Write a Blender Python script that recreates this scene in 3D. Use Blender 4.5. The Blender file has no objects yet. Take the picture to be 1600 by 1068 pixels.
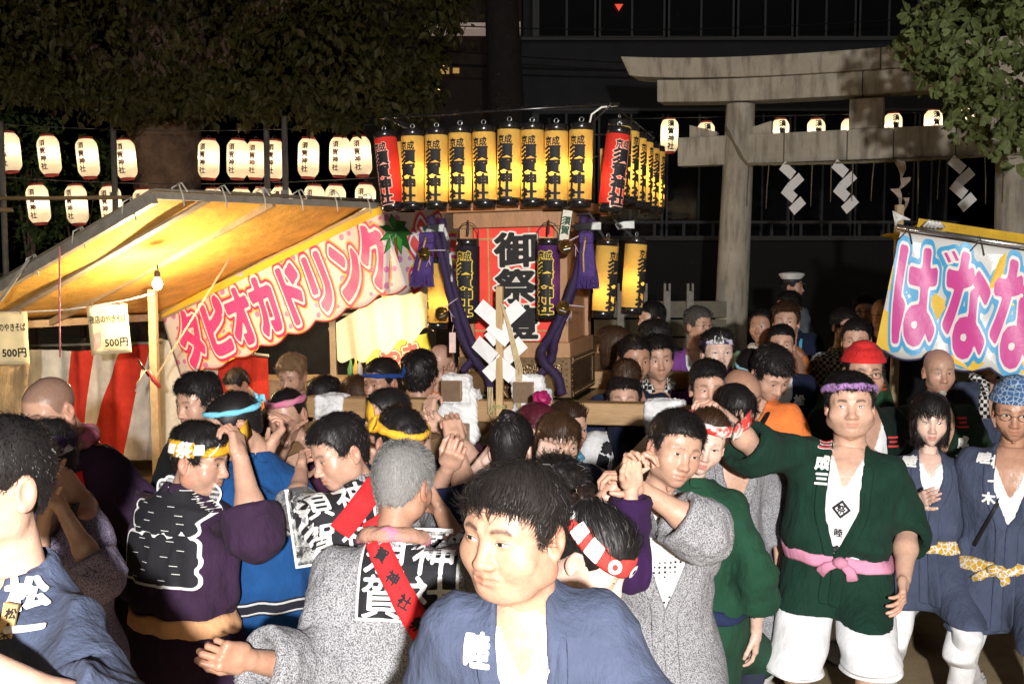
import bpy, bmesh, math, random, time
import numpy as np
from mathutils import Vector, Matrix, Euler
from mathutils.bvhtree import BVHTree

T0 = time.time()
RNG = random.Random(7)
NR = np.random.RandomState(11)
sc = bpy.context.scene
COL = sc.collection
R = math.radians

# ------------------------------------------------------------------ camera, sky, flash, exposure
CAM_H = 2.0
F_PX = 1600.0
PITCH = math.atan(124.0 / F_PX)
cam_data = bpy.data.cameras.new('camera')
cam_data.sensor_width = 36.0
cam_data.lens = 36.0
cam_data.clip_start = 0.05
cam_data.clip_end = 400.0
cam = bpy.data.objects.new('camera', cam_data)
COL.objects.link(cam)
cam.location = (0, 0, CAM_H)
cam.rotation_euler = (math.pi / 2 - PITCH, 0, 0)
sc.camera = cam

world = bpy.data.worlds.new('World')
sc.world = world
world.use_nodes = True
wn = world.node_tree
bg = wn.nodes['Background']
sky = wn.nodes.new('ShaderNodeTexSky')
sky.sky_type = 'NISHITA'
sky.sun_disc = False
sky.sun_elevation = R(-6)
sky.sun_rotation = R(180)
wn.links.new(sky.outputs[0], bg.inputs[0])
bg.inputs[1].default_value = 0.05

FLASH_POS = (0.25, -1.75, 2.42)
FLASH_W = 2550.0
fl = bpy.data.lights.new('flash_lamp', 'POINT')
fl.energy = FLASH_W
fl.color = (1.0, 0.96, 0.92)
fl.shadow_soft_size = 0.06
flo = bpy.data.objects.new('flash_lamp', fl)
flo.location = FLASH_POS
COL.objects.link(flo)

sun = bpy.data.lights.new('sun', 'SUN')  # weak fill added from behind the camera to lift distant parts at night
sun.energy = 0.22
sun.angle = R(12)
sun.color = (1.0, 0.93, 0.84)
fill_obj = bpy.data.objects.new('sun', sun)
fill_obj.rotation_euler = (R(62), 0, R(8))
COL.objects.link(fill_obj)

sc.view_settings.view_transform = 'Standard'
sc.view_settings.look = 'None'
sc.view_settings.exposure = 0.0
sc.view_settings.gamma = 1.0
sc.view_settings.use_curve_mapping = False
try:
    sc.cycles.use_denoising = True
    sc.cycles.max_bounces = 6
    sc.cycles.diffuse_bounces = 3
    sc.cycles.glossy_bounces = 2
    sc.cycles.transmission_bounces = 4
    sc.cycles.transparent_max_bounces = 8
    sc.cycles.caustics_reflective = False
    sc.cycles.caustics_refractive = False
    sc.cycles.use_light_tree = True
    sc.cycles.sample_clamp_indirect = 4.0
except Exception:
    pass

def P(px, py, d):
    """world point seen at photograph pixel (px,py) at horizontal distance d"""
    cx, cy = (px - 800.0) / F_PX, -(py - 534.0) / F_PX
    cp, sp = math.cos(PITCH), math.sin(PITCH)
    dy, dz = cp + cy * sp, -sp + cy * cp
    t = d / dy
    return Vector((cx * t, d, CAM_H + dz * t))

# ------------------------------------------------------------------ materials
MATS = {}
def node_mat(name):
    m = bpy.data.materials.new(name)
    m.use_nodes = True
    nt = m.node_tree
    b = nt.nodes['Principled BSDF']
    return m, nt, b

def N(nt, t, **kw):
    n = nt.nodes.new(t)
    for k, v in kw.items():
        if k in n.inputs:
            n.inputs[k].default_value = v
        else:
            setattr(n, k, v)
    return n

def ramp(nt, fac, stops):
    r = nt.nodes.new('ShaderNodeValToRGB')
    el = r.color_ramp.elements
    while len(el) < len(stops):
        el.new(0.5)
    for e, (p, c) in zip(el, stops):
        e.position = p
        e.color = (c[0], c[1], c[2], 1) if not isinstance(c, (int, float)) else (c, c, c, 1)
    nt.links.new(fac, r.inputs[0])
    return r.outputs[0]

def mixc(nt, fac, a, b):
    m = nt.nodes.new('ShaderNodeMix')
    m.data_type = 'RGBA'
    for s, v in ((m.inputs[0], fac), (m.inputs[6], a), (m.inputs[7], b)):
        if isinstance(v, bpy.types.NodeSocket):
            nt.links.new(v, s)
        elif isinstance(v, (int, float)):
            s.default_value = v
        else:
            s.default_value = (v[0], v[1], v[2], 1)
    return m.outputs[2]

def texco(nt, kind='Object'):
    return nt.nodes.new('ShaderNodeTexCoord').outputs[kind]

def noise(nt, scale, detail=3, rough=0.55, co=None, vec_scale=None):
    n = nt.nodes.new('ShaderNodeTexNoise')
    n.inputs['Scale'].default_value = scale
    n.inputs['Detail'].default_value = detail
    n.inputs['Roughness'].default_value = rough
    c = co or texco(nt)
    if vec_scale:
        mp = nt.nodes.new('ShaderNodeMapping')
        mp.inputs['Scale'].default_value = vec_scale
        nt.links.new(c, mp.inputs[0])
        c = mp.outputs[0]
    nt.links.new(c, n.inputs['Vector'])
    return n.outputs['Fac']

def bump(nt, b, h, strength=0.3, dist=0.01):
    n = nt.nodes.new('ShaderNodeBump')
    n.inputs['Strength'].default_value = strength
    n.inputs['Distance'].default_value = dist
    nt.links.new(h, n.inputs['Height'])
    nt.links.new(n.outputs[0], b.inputs['Normal'])

def vary(c, k):
    return tuple(min(1, max(0, v * k)) for v in c)

def cloth(name, col, pat=None, rough=0.85, wr=0.7, col2=None):
    if name in MATS:
        return MATS[name]
    m, nt, b = node_mat(name)
    co = texco(nt)
    v = noise(nt, 6.0, 4, 0.6, co)
    base = ramp(nt, v, [(0.3, vary(col, 0.78)), (0.7, vary(col, 1.2))])
    if pat == 'same':      # fine white flecks on dark cloth
        vo = N(nt, 'ShaderNodeTexVoronoi', Scale=260.0)
        nt.links.new(co, vo.inputs['Vector'])
        f = ramp(nt, vo.outputs['Distance'], [(0.25, 0.85), (0.75, 0.15)])
        base = mixc(nt, f, base, col2 or (0.52, 0.52, 0.55))
    elif pat == 'dots':
        vo = N(nt, 'ShaderNodeTexVoronoi', Scale=55.0)
        vo.inputs['Randomness'].default_value = 0.15
        nt.links.new(co, vo.inputs['Vector'])
        f = ramp(nt, vo.outputs['Distance'], [(0.22, 1.0), (0.28, 0.0)])
        base = mixc(nt, f, base, col2 or (0.02, 0.02, 0.02))
    elif pat == 'check':
        ch = N(nt, 'ShaderNodeTexChecker', Scale=42.0)
        nt.links.new(co, ch.inputs['Vector'])
        base = mixc(nt, ch.outputs['Fac'], base, col2 or (0.75, 0.75, 0.72))
    elif pat == 'marble':
        f = ramp(nt, noise(nt, 9.0, 5, 0.65, co), [(0.47, 0.0), (0.53, 1.0)])
        base = mixc(nt, f, base, col2 or (0.75, 0.75, 0.72))
    elif pat == 'cells':   # fine net pattern
        vo = N(nt, 'ShaderNodeTexVoronoi', Scale=45.0)
        vo.feature = 'DISTANCE_TO_EDGE'
        nt.links.new(co, vo.inputs['Vector'])
        f = ramp(nt, vo.outputs['Distance'], [(0.05, 1.0), (0.09, 0.0)])
        base = mixc(nt, f, base, col2 or (0.7, 0.7, 0.7))
    elif pat == 'stripe':
        wv = N(nt, 'ShaderNodeTexWave', Scale=9.0)
        nt.links.new(co, wv.inputs['Vector'])
        f = ramp(nt, wv.outputs['Fac'], [(0.45, 0.0), (0.55, 1.0)])
        base = mixc(nt, f, base, col2 or (0.7, 0.7, 0.7))
    nt.links.new(base, b.inputs['Base Color'])
    b.inputs['Roughness'].default_value = rough
    b.inputs['Specular IOR Level'].default_value = 0.12
    b.inputs['Sheen Weight'].default_value = 0.02
    b.inputs['Sheen Roughness'].default_value = 0.5
    w = noise(nt, 13.0, 4, 0.6, co, (1.0, 1.0, 0.45))
    fine = noise(nt, 420.0, 2, 0.6, co)
    ad = N(nt, 'ShaderNodeMath', operation='MULTIPLY_ADD')
    nt.links.new(fine, ad.inputs[0]); ad.inputs[1].default_value = 0.08
    nt.links.new(w, ad.inputs[2])
    bump(nt, b, ad.outputs[0], wr, 0.035)
    MATS[name] = m
    return m

def plain(name, col, rough=0.6, metal=0.0, spec=0.4, nscale=20.0, amt=0.2, bstr=0.15, bdist=0.004, coat=0.0, emit=None, es=1.0):
    if name in MATS:
        return MATS[name]
    m, nt, b = node_mat(name)
    v = noise(nt, nscale, 4, 0.6)
    nt.links.new(ramp(nt, v, [(0.3, vary(col, 1 - amt)), (0.7, vary(col, 1 + amt))]), b.inputs['Base Color'])
    b.inputs['Roughness'].default_value = rough
    b.inputs['Metallic'].default_value = metal
    b.inputs['Specular IOR Level'].default_value = spec
    b.inputs['Coat Weight'].default_value = coat
    if bstr:
        bump(nt, b, noise(nt, nscale * 4, 4, 0.6), bstr, bdist)
    if emit:
        b.inputs['Emission Color'].default_value = (*emit, 1)
        b.inputs['Emission Strength'].default_value = es
    MATS[name] = m
    return m

def wood(name, col, scale=3.0, rough=0.55, axis=(1, 1, 1)):
    if name in MATS:
        return MATS[name]
    m, nt, b = node_mat(name)
    co = texco(nt)
    g = noise(nt, scale * 6, 5, 0.65, co, axis)
    g2 = noise(nt, scale * 40, 3, 0.6, co, axis)
    c = mixc(nt, 0.4, ramp(nt, g, [(0.3, vary(col, 0.62)), (0.55, col), (0.75, vary(col, 1.25))]), ramp(nt, g2, [(0.35, vary(col, 0.7)), (0.65, vary(col, 1.15))]))
    nt.links.new(c, b.inputs['Base Color'])
    b.inputs['Roughness'].default_value = rough
    bump(nt, b, g2, 0.15, 0.003)
    MATS[name] = m
    return m

def skin_mat(name, col, shine=0.43):
    if name in MATS:
        return MATS[name]
    m, nt, b = node_mat(name)
    co = texco(nt)
    n1 = noise(nt, 22.0, 4, 0.6, co)
    n0 = noise(nt, 60.0, 4, 0.7, co)
    base = mixc(nt, .45, ramp(nt, n1, [(0.3, (col[0] * .86, col[1] * .80, col[2] * .78)), (0.7, (min(1, col[0] * 1.06), col[1] * 1.07, col[2] * 1.05))]), ramp(nt, n0, [(0.3, (col[0] * .84, col[1] * .72, col[2] * .70)), (0.65, (min(1, col[0] * 1.08), col[1] * 1.08, col[2] * 1.06))]))
    at = nt.nodes.new('ShaderNodeAttribute')
    at.attribute_name = 'paint'
    sp = nt.nodes.new('ShaderNodeSeparateColor')
    nt.links.new(at.outputs['Color'], sp.inputs[0])
    red = (col[0] * 0.92, col[1] * 0.66, col[2] * 0.62)
    base = mixc(nt, sp.outputs[2], base, red)
    base = mixc(nt, sp.outputs[0], base, (col[0] * 0.72, col[1] * 0.42, col[2] * 0.40))
    hn = noise(nt, 260.0, 2, 0.7, co)
    hm = N(nt, 'ShaderNodeMath', operation='MULTIPLY')
    nt.links.new(sp.outputs[1], hm.inputs[0])
    nt.links.new(ramp(nt, hn, [(0.25, 1.0), (0.75, 0.6)]), hm.inputs[1])
    base = mixc(nt, hm.outputs[0], base, (0.022, 0.017, 0.014))
    nt.links.new(base, b.inputs['Base Color'])
    nt.links.new(ramp(nt, noise(nt, 34.0, 4, .65, co), [(.35, shine - .14), (.65, shine + .12)]), b.inputs['Roughness'])
    b.inputs['Specular IOR Level'].default_value = 0.45
    b.inputs['Subsurface Weight'].default_value = 0.12
    b.inputs['Subsurface Radius'].default_value = (0.010, 0.004, 0.002)
    b.inputs['Subsurface Scale'].default_value = 0.6
    fine = noise(nt, 300.0, 3, 0.6, co)
    mid = noise(nt, 45.0, 3, 0.6, co)
    ad = N(nt, 'ShaderNodeMath', operation='MULTIPLY_ADD')
    nt.links.new(fine, ad.inputs[0]); ad.inputs[1].default_value = 0.25
    nt.links.new(mid, ad.inputs[2])
    bump(nt, b, ad.outputs[0], 0.35, 0.005)
    MATS[name] = m
    return m

def hair_mat(name, col):
    if name in MATS:
        return MATS[name]
    m, nt, b = node_mat(name)
    co = texco(nt)
    n = noise(nt, 320.0, 2, 0.6, co)
    nt.links.new(ramp(nt, n, [(0.3, vary(col, 0.75)), (0.7, vary(col, 1.25))]), b.inputs['Base Color'])
    b.inputs['Roughness'].default_value = 0.48
    b.inputs['Specular IOR Level'].default_value = 0.3
    MATS[name] = m
    return m

# ------------------------------------------------------------------ objects
def setp(o, label=None, cat=None, group=None, kind=None):
    if label: o['label'] = label
    if cat: o['category'] = cat
    if group: o['group'] = group
    if kind: o['kind'] = kind
    return o

def empty(name, loc=(0, 0, 0), rz=0.0):
    o = bpy.data.objects.new(name, None)
    o.empty_display_size = 0.1
    o.location = loc
    o.rotation_euler = (0, 0, rz)
    COL.objects.link(o)
    return o

def mesh_obj(name, verts, faces, mats, parent=None, midx=None, smooth=True, loc=None):
    me = bpy.data.meshes.new(name)
    verts = np.asarray(verts, dtype=np.float32)
    if isinstance(faces, np.ndarray) and faces.ndim == 2:
        nf, k = faces.shape
        me.vertices.add(len(verts)); me.vertices.foreach_set('co', verts.ravel())
        me.loops.add(nf * k); me.loops.foreach_set('vertex_index', faces.astype(np.int32).ravel())
        me.polygons.add(nf)
        me.polygons.foreach_set('loop_start', np.arange(0, nf * k, k, dtype=np.int32))
        me.update(calc_edges=True)
    else:
        me.from_pydata([tuple(map(float, v)) for v in verts], [], [tuple(map(int, f)) for f in faces])
        me.update()
    if not isinstance(mats, (list, tuple)):
        mats = [mats]
    for m in mats:
        me.materials.append(m)
    if midx is not None:
        me.polygons.foreach_set('material_index', np.asarray(midx, dtype=np.int32))
    me.polygons.foreach_set('use_smooth', np.full(len(me.polygons), bool(smooth)))
    o = bpy.data.objects.new(name, me)
    COL.objects.link(o)
    if parent is not None: o.parent = parent
    if loc is not None: o.location = loc
    return o

class MB:
    """collects simple solids into one mesh"""
    def __init__(s): s.v, s.f, s.m, s.n = [], [], [], 0
    def add(s, v, f, mi=0):
        s.v.extend([tuple(map(float, q)) for q in v])
        s.f.extend([tuple(int(i) + s.n for i in q) for q in f])
        s.m.extend([mi] * len(f))
        s.n += len(v)
        return s
    def box(s, c, size, rot=None, mi=0, bev=0.0):
        hx, hy, hz = size[0] / 2, size[1] / 2, size[2] / 2
        M = Matrix(rot).to_3x3() if rot is not None else Matrix.Identity(3)
        if bev <= 0:
            pts = [(-hx, -hy, -hz), (hx, -hy, -hz), (hx, hy, -hz), (-hx, hy, -hz), (-hx, -hy, hz), (hx, -hy, hz), (hx, hy, hz), (-hx, hy, hz)]
            fs = [(0, 3, 2, 1), (4, 5, 6, 7), (0, 1, 5, 4), (1, 2, 6, 5), (2, 3, 7, 6), (3, 0, 4, 7)]
        else:
            b = min(bev, hx * .9, hy * .9, hz * .9)
            bm = bmesh.new()
            bmesh.ops.create_cube(bm, size=1.0)
            for v in bm.verts: v.co = Vector((v.co.x * 2 * hx, v.co.y * 2 * hy, v.co.z * 2 * hz))
            bmesh.ops.bevel(bm, geom=bm.edges[:], offset=b, segments=1, affect='EDGES')
            bm.verts.ensure_lookup_table()
            pts = [v.co.copy() for v in bm.verts]
            fs = [[v.index for v in f.verts] for f in bm.faces]
            bm.free()
        c = Vector(c)
        return s.add([c + M @ Vector(q) for q in pts], fs, mi)
    def tube(s, pts, rad, seg=8, mi=0, cap=True, up=None):
        pts = [Vector(q) for q in pts]
        n = len(pts)
        if not isinstance(rad, (list, tuple, np.ndarray)): rad = [rad] * n
        vs, fs = [], []
        prev = None
        for i, q in enumerate(pts):
            t = (pts[min(i + 1, n - 1)] - pts[max(i - 1, 0)])
            if t.length < 1e-9: t = Vector((0, 0, 1))
            t.normalize()
            if prev is None:
                a = Vector((0, 0, 1)) if abs(t.z) < .9 else Vector((1, 0, 0))
                x = t.cross(a).normalized()
            else:
                x = prev - t * prev.dot(t)
                x = x.normalized() if x.length > 1e-6 else t.orthogonal().normalized()
            prev = x
            y = t.cross(x)
            rr = rad[i]
            ra, rb = rr if isinstance(rr, (tuple, list)) else (rr, rr)
            for k in range(seg):
                an = 2 * math.pi * k / seg
                vs.append(q + x * (ra * math.cos(an)) + y * (rb * math.sin(an)))
        for i in range(n - 1):
            for k in range(seg):
                k2 = (k + 1) % seg
                fs.append((i * seg + k, i * seg + k2, (i + 1) * seg + k2, (i + 1) * seg + k))
        if cap:
            fs.append(tuple(range(seg))[::-1])
            fs.append(tuple((n - 1) * seg + k for k in range(seg)))
        return s.add(vs, fs, mi)
    def lathe(s, prof, c=(0, 0, 0), seg=20, mi=0, cap=True):
        vs, fs = [], []
        c = Vector(c)
        for (r, z) in prof:
            for k in range(seg):
                an = 2 * math.pi * k / seg
                vs.append(c + Vector((r * math.cos(an), r * math.sin(an), z)))
        n = len(prof)
        for i in range(n - 1):
            for k in range(seg):
                k2 = (k + 1) % seg
                fs.append((i * seg + k, i * seg + k2, (i + 1) * seg + k2, (i + 1) * seg + k))
        if cap:
            fs.append(tuple(range(seg))[::-1]); fs.append(tuple((n - 1) * seg + k for k in range(seg)))
        return s.add(vs, fs, mi)
    def build(s, name, mats, parent=None, smooth=False, loc=None):
        return mesh_obj(name, s.v, s.f, mats, parent, s.m, smooth, loc)

def smooth_by_angle(o, ang=40):
    """flat across sharp edges, smooth elsewhere"""
    me = o.data
    me.polygons.foreach_set('use_smooth', np.ones(len(me.polygons), dtype=bool))
    try:
        me.set_sharp_from_angle(angle=R(ang))
    except Exception:
        pass
    return o

# ------------------------------------------------------------------ signed distance modelling
def ln(v): return np.sqrt((v * v).sum(1))
def sd_ell(p, c, r):
    q = p - np.float32(c)
    r = np.float32(r)
    k0 = ln(q / r); k1 = ln(q / (r * r))
    return k0 * (k0 - 1.0) / np.maximum(k1, 1e-6)
def sd_cone(p, a, b, ra, rb):
    a = np.float32(a); b = np.float32(b)
    ba = b - a
    h = np.clip(((p - a) @ ba) / max(float(ba @ ba), 1e-9), 0, 1)
    return ln(p - a - h[:, None] * ba) - (ra + (rb - ra) * h)
def sd_box(p, c, hs, r, Rm=None):
    q = p - np.float32(c)
    if Rm is not None: q = q @ np.float32(Rm)
    q = np.abs(q) - (np.float32(hs) - r)
    return ln(np.maximum(q, 0)) + np.minimum(q.max(1), 0) - r
def smin(a, b, k):
    h = np.maximum(k - np.abs(a - b), 0) / k
    return np.minimum(a, b) - h * h * k * 0.25
def smax(a, b, k): return -smin(-a, -b, k)

_LAT = NR.rand(32, 32, 32).astype(np.float32) * 2 - 1
def vnoise(p):
    i = np.floor(p).astype(np.int32)
    f = (p - i).astype(np.float32)
    f = f * f * (3 - 2 * f)
    i &= 31
    j = (i + 1) & 31
    x0, y0, z0 = i[:, 0], i[:, 1], i[:, 2]
    x1, y1, z1 = j[:, 0], j[:, 1], j[:, 2]
    fx, fy, fz = f[:, 0], f[:, 1], f[:, 2]
    L = _LAT
    c0 = (L[x0, y0, z0] * (1 - fx) + L[x1, y0, z0] * fx) * (1 - fy) + (L[x0, y1, z0] * (1 - fx) + L[x1, y1, z0] * fx) * fy
    c1 = (L[x0, y0, z1] * (1 - fx) + L[x1, y0, z1] * fx) * (1 - fy) + (L[x0, y1, z1] * (1 - fx) + L[x1, y1, z1] * fx) * fy
    return c0 * (1 - fz) + c1 * fz

def surf(f, lo, hi, h, refine=4):
    """surface net of f<0 inside box lo..hi, evaluated finely only near the surface"""
    lo = np.float32(lo); hi = np.float32(hi)
    nc = np.maximum(np.ceil((hi - lo) / (h * refine)).astype(int), 1) + 1
    H = h * refine
    g = np.stack(np.meshgrid(*[np.arange(n) for n in nc], indexing='ij'), -1).reshape(-1, 3)
    Fc = f(lo + (g + 0.5).astype(np.float32) * H - h * 0.5).reshape(nc)
    n = nc * refine
    F = np.repeat(np.repeat(np.repeat(Fc, refine, 0), refine, 1), refine, 2).astype(np.float32)
    mask = np.abs(F) < H * 1.5
    F[~mask] = np.where(F[~mask] > 0, 1, -1)
    idx = np.argwhere(mask)
    F[mask] = f(lo + idx.astype(np.float32) * h)
    # close the box
    for ax in range(3):
        sl = [slice(None)] * 3
        sl[ax] = 0; F[tuple(sl)] = np.maximum(F[tuple(sl)], 1e-3)
        sl[ax] = -1; F[tuple(sl)] = np.maximum(F[tuple(sl)], 1e-3)
    S = F < 0
    A, B, C = F.shape
    cs = np.zeros((A - 1, B - 1, C - 1), np.int8)
    for dx in (0, 1):
        for dy in (0, 1):
            for dz in (0, 1):
                cs += S[dx:A - 1 + dx, dy:B - 1 + dy, dz:C - 1 + dz]
    act = (cs > 0) & (cs < 8)
    cid = np.full(act.shape, -1, np.int32)
    ci = np.argwhere(act)
    cid[act] = np.arange(len(ci))
    acc = np.zeros((len(ci), 3), np.float32); cnt = np.zeros(len(ci), np.float32)
    cor = [(0, 0, 0), (1, 0, 0), (0, 1, 0), (1, 1, 0), (0, 0, 1), (1, 0, 1), (0, 1, 1), (1, 1, 1)]
    val = [F[ci[:, 0] + c[0], ci[:, 1] + c[1], ci[:, 2] + c[2]] for c in cor]
    for a in range(8):
        for ax in range(3):
            b = a | (1 << ax)
            if b == a: continue
            fa, fb = val[a], val[b]
            cr = (fa < 0) != (fb < 0)
            t = np.clip(fa[cr] / (fa[cr] - fb[cr]), 0.02, 0.98)
            pa = np.float32(cor[a]); pb = np.float32(cor[b])
            acc[cr] += pa + t[:, None] * (pb - pa)
            cnt[cr] += 1
    V = lo + (ci + acc / np.maximum(cnt, 1)[:, None]) * h
    Q = []
    for ax in range(3):
        s0 = [slice(None)] * 3; s1 = [slice(None)] * 3
        s0[ax] = slice(0, -1); s1[ax] = slice(1, None)
        a, b = S[tuple(s0)], S[tuple(s1)]
        e = np.argwhere(a != b)
        o1, o2 = (ax + 1) % 3, (ax + 2) % 3
        ok = (e[:, o1] > 0) & (e[:, o2] > 0) & (e[:, o1] < F.shape[o1] - 1) & (e[:, o2] < F.shape[o2] - 1)
        e = e[ok]
        ins = a[e[:, 0], e[:, 1], e[:, 2]]
        q = []
        for (d1, d2) in ((-1, -1), (0, -1), (0, 0), (-1, 0)):
            k = e.copy(); k[:, o1] += d1; k[:, o2] += d2
            q.append(cid[k[:, 0], k[:, 1], k[:, 2]])
        q = np.stack(q, 1)
        q[~ins] = q[~ins][:, ::-1]
        Q.append(q)
    Q = np.concatenate(Q)
    Q = Q[(Q >= 0).all(1)]
    # drop loose scraps: keep vertices used
    return V.astype(np.float32), Q

def relax(V, Q, it=1, k=0.5):
    for _ in range(it):
        s = np.zeros_like(V); c = np.zeros(len(V), np.float32)
        for a, b in ((0, 1), (1, 2), (2, 3), (3, 0)):
            np.add.at(s, Q[:, a], V[Q[:, b]]); np.add.at(c, Q[:, a], 1)
            np.add.at(s, Q[:, b], V[Q[:, a]]); np.add.at(c, Q[:, b], 1)
        V = V * (1 - k) + k * s / np.maximum(c, 1)[:, None]
    return V

def trace_y(f, xz, y0=-0.2, n=40):
    """first hit of rays along +y"""
    p = np.stack([xz[:, 0], np.full(len(xz), y0), xz[:, 1]], 1).astype(np.float32)
    for _ in range(n):
        p[:, 1] += np.clip(f(p), -0.02, 0.05) * 0.8
    return p

# ------------------------------------------------------------------ lettering
_SEG = {}
def glyph_segments(ch):
    if ch in _SEG: return _SEG[ch]
    cu = bpy.data.curves.new('t', 'FONT')
    cu.body = ch
    cu.resolution_u = 3
    o = bpy.data.objects.new('t', cu)
    COL.objects.link(o)
    dg = bpy.context.evaluated_depsgraph_get()
    me = bpy.data.meshes.new_from_object(o.evaluated_get(dg))
    cnt = {}
    for p in me.polygons:
        for e in p.edge_keys: cnt[e] = cnt.get(e, 0) + 1
    co = [v.co for v in me.vertices]
    sg = np.array([(co[a].x, co[a].y, co[b].x, co[b].y) for (a, b), c in cnt.items() if c == 1], np.float32).reshape(-1, 4)
    bpy.data.objects.remove(o); bpy.data.curves.remove(cu); bpy.data.meshes.remove(me)
    _SEG[ch] = sg
    return sg

_MS = {1: [[0, 4, 7]], 2: [[1, 5, 4]], 3: [[0, 1, 5, 7]], 4: [[2, 6, 5]], 5: [[0, 4, 5, 2, 6, 7]], 6: [[1, 2, 6, 4]], 7: [[0, 1, 2, 6, 7]],
       8: [[3, 7, 6]], 9: [[0, 4, 6, 3]], 10: [[1, 5, 6, 3, 7, 4]], 11: [[0, 1, 5, 6, 3]], 12: [[2, 3, 7, 5]], 13: [[0, 4, 5, 2, 3]], 14: [[1, 2, 3, 7, 4]], 15: [[0, 1, 2, 3]]}
def fill_field(F, x0, y0, h):
    """filled region F<0 of a 2D grid: list of polygons as verts, faces"""
    A, B = F.shape
    i, j = np.meshgrid(np.arange(A - 1), np.arange(B - 1), indexing='ij')
    i = i.ravel(); j = j.ravel()
    f = [F[i, j], F[i + 1, j], F[i + 1, j + 1], F[i, j + 1]]
    case = sum(((f[k] < 0).astype(int) << k) for k in range(4))
    cx = [0, 1, 1, 0]; cy = [0, 0, 1, 1]
    VV, FF, n = [], [], 0
    for c, polys in _MS.items():
        s = np.where(case == c)[0]
        if not len(s): continue
        for poly in polys:
            pts = []
            for k in poly:
                if k < 4:
                    pts.append((x0 + (i[s] + cx[k]) * h, y0 + (j[s] + cy[k]) * h))
                else:
                    a, b = k - 4, (k - 3) % 4
                    fa, fb = f[a][s], f[b][s]
                    t = fa / (fa - fb)
                    pts.append((x0 + (i[s] + cx[a] + t * (cx[b] - cx[a])) * h, y0 + (j[s] + cy[a] + t * (cy[b] - cy[a])) * h))
            arr = np.stack([np.stack(q, 1) for q in pts], 1)
            m, k = arr.shape[:2]
            VV.append(arr.reshape(-1, 2))
            FF += [tuple(range(n + q * k, n + q * k + k)) for q in range(m)]
            n += m * k
    return (np.concatenate(VV) if VV else np.zeros((0, 2))), FF

def seg_field(sg, lo, hi, h):
    nx, ny = [int(math.ceil((hi[k] - lo[k]) / h)) + 1 for k in (0, 1)]
    gx, gy = np.meshgrid(lo[0] + np.arange(nx) * h, lo[1] + np.arange(ny) * h, indexing='ij')
    p = np.stack([gx.ravel(), gy.ravel()], 1).astype(np.float32)
    d2 = np.full(len(p), 1e9, np.float32)
    par = np.zeros(len(p), bool)
    for (ax, ay, bx, by) in sg:
        ex, ey = bx - ax, by - ay
        wx, wy = p[:, 0] - ax, p[:, 1] - ay
        t = np.clip((wx * ex + wy * ey) / max(ex * ex + ey * ey, 1e-12), 0, 1)
        d2 = np.minimum(d2, (wx - t * ex) ** 2 + (wy - t * ey) ** 2)
        c = (ay > p[:, 1]) != (by > p[:, 1])
        if ey != 0:
            par ^= c & (p[:, 0] < (ex * (p[:, 1] - ay) / ey + ax))
    d = np.sqrt(d2)
    d[par] *= -1
    return d.reshape(nx, ny)

_TX = {}
def text2d(body, off=0.0, vertical=False, leading=1.0, sx=1.0, res=30, adv=None):
    """lettering as a flat mesh: verts (n,2) centred, in em, strokes thickened by off; faces"""
    key = (body, off, vertical, leading, sx, res, adv)
    if key in _TX: return _TX[key]
    segs = []
    x = y = 0.0
    for ch in body:
        if ch == ' ':
            if vertical: y -= 0.45
            else: x += 0.4
            continue
        sg = glyph_segments(ch).copy()
        if not len(sg): continue
        w = max(sg[:, [0, 2]].max() - 0, 0.2)
        if vertical:
            c = 0.5 * (sg[:, [0, 2]].min() + sg[:, [0, 2]].max())
            sg[:, [0, 2]] -= c
            sg[:, [1, 3]] += y
            y -= leading
        else:
            sg[:, [0, 2]] += x
            x += adv if adv else (w + 0.07)
        segs.append(sg)
    sg = np.concatenate(segs)
    m = 1.0 / res
    lo = (sg[:, [0, 2]].min() - off - 2 * m, sg[:, [1, 3]].min() - off - 2 * m)
    hi = (sg[:, [0, 2]].max() + off + 2 * m, sg[:, [1, 3]].max() + off + 2 * m)
    F = seg_field(sg, lo, hi, m) - off
    V, FF = fill_field(F, lo[0], lo[1], m)
    V = V - np.array([(lo[0] + hi[0]) / 2, (lo[1] + hi[1]) / 2])
    V[:, 0] *= sx
    _TX[key] = (V, FF)
    return _TX[key]
# ------------------------------------------------------------------ people
LENS = 1024.0   # pixels per radian in the render, for levels of detail

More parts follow.
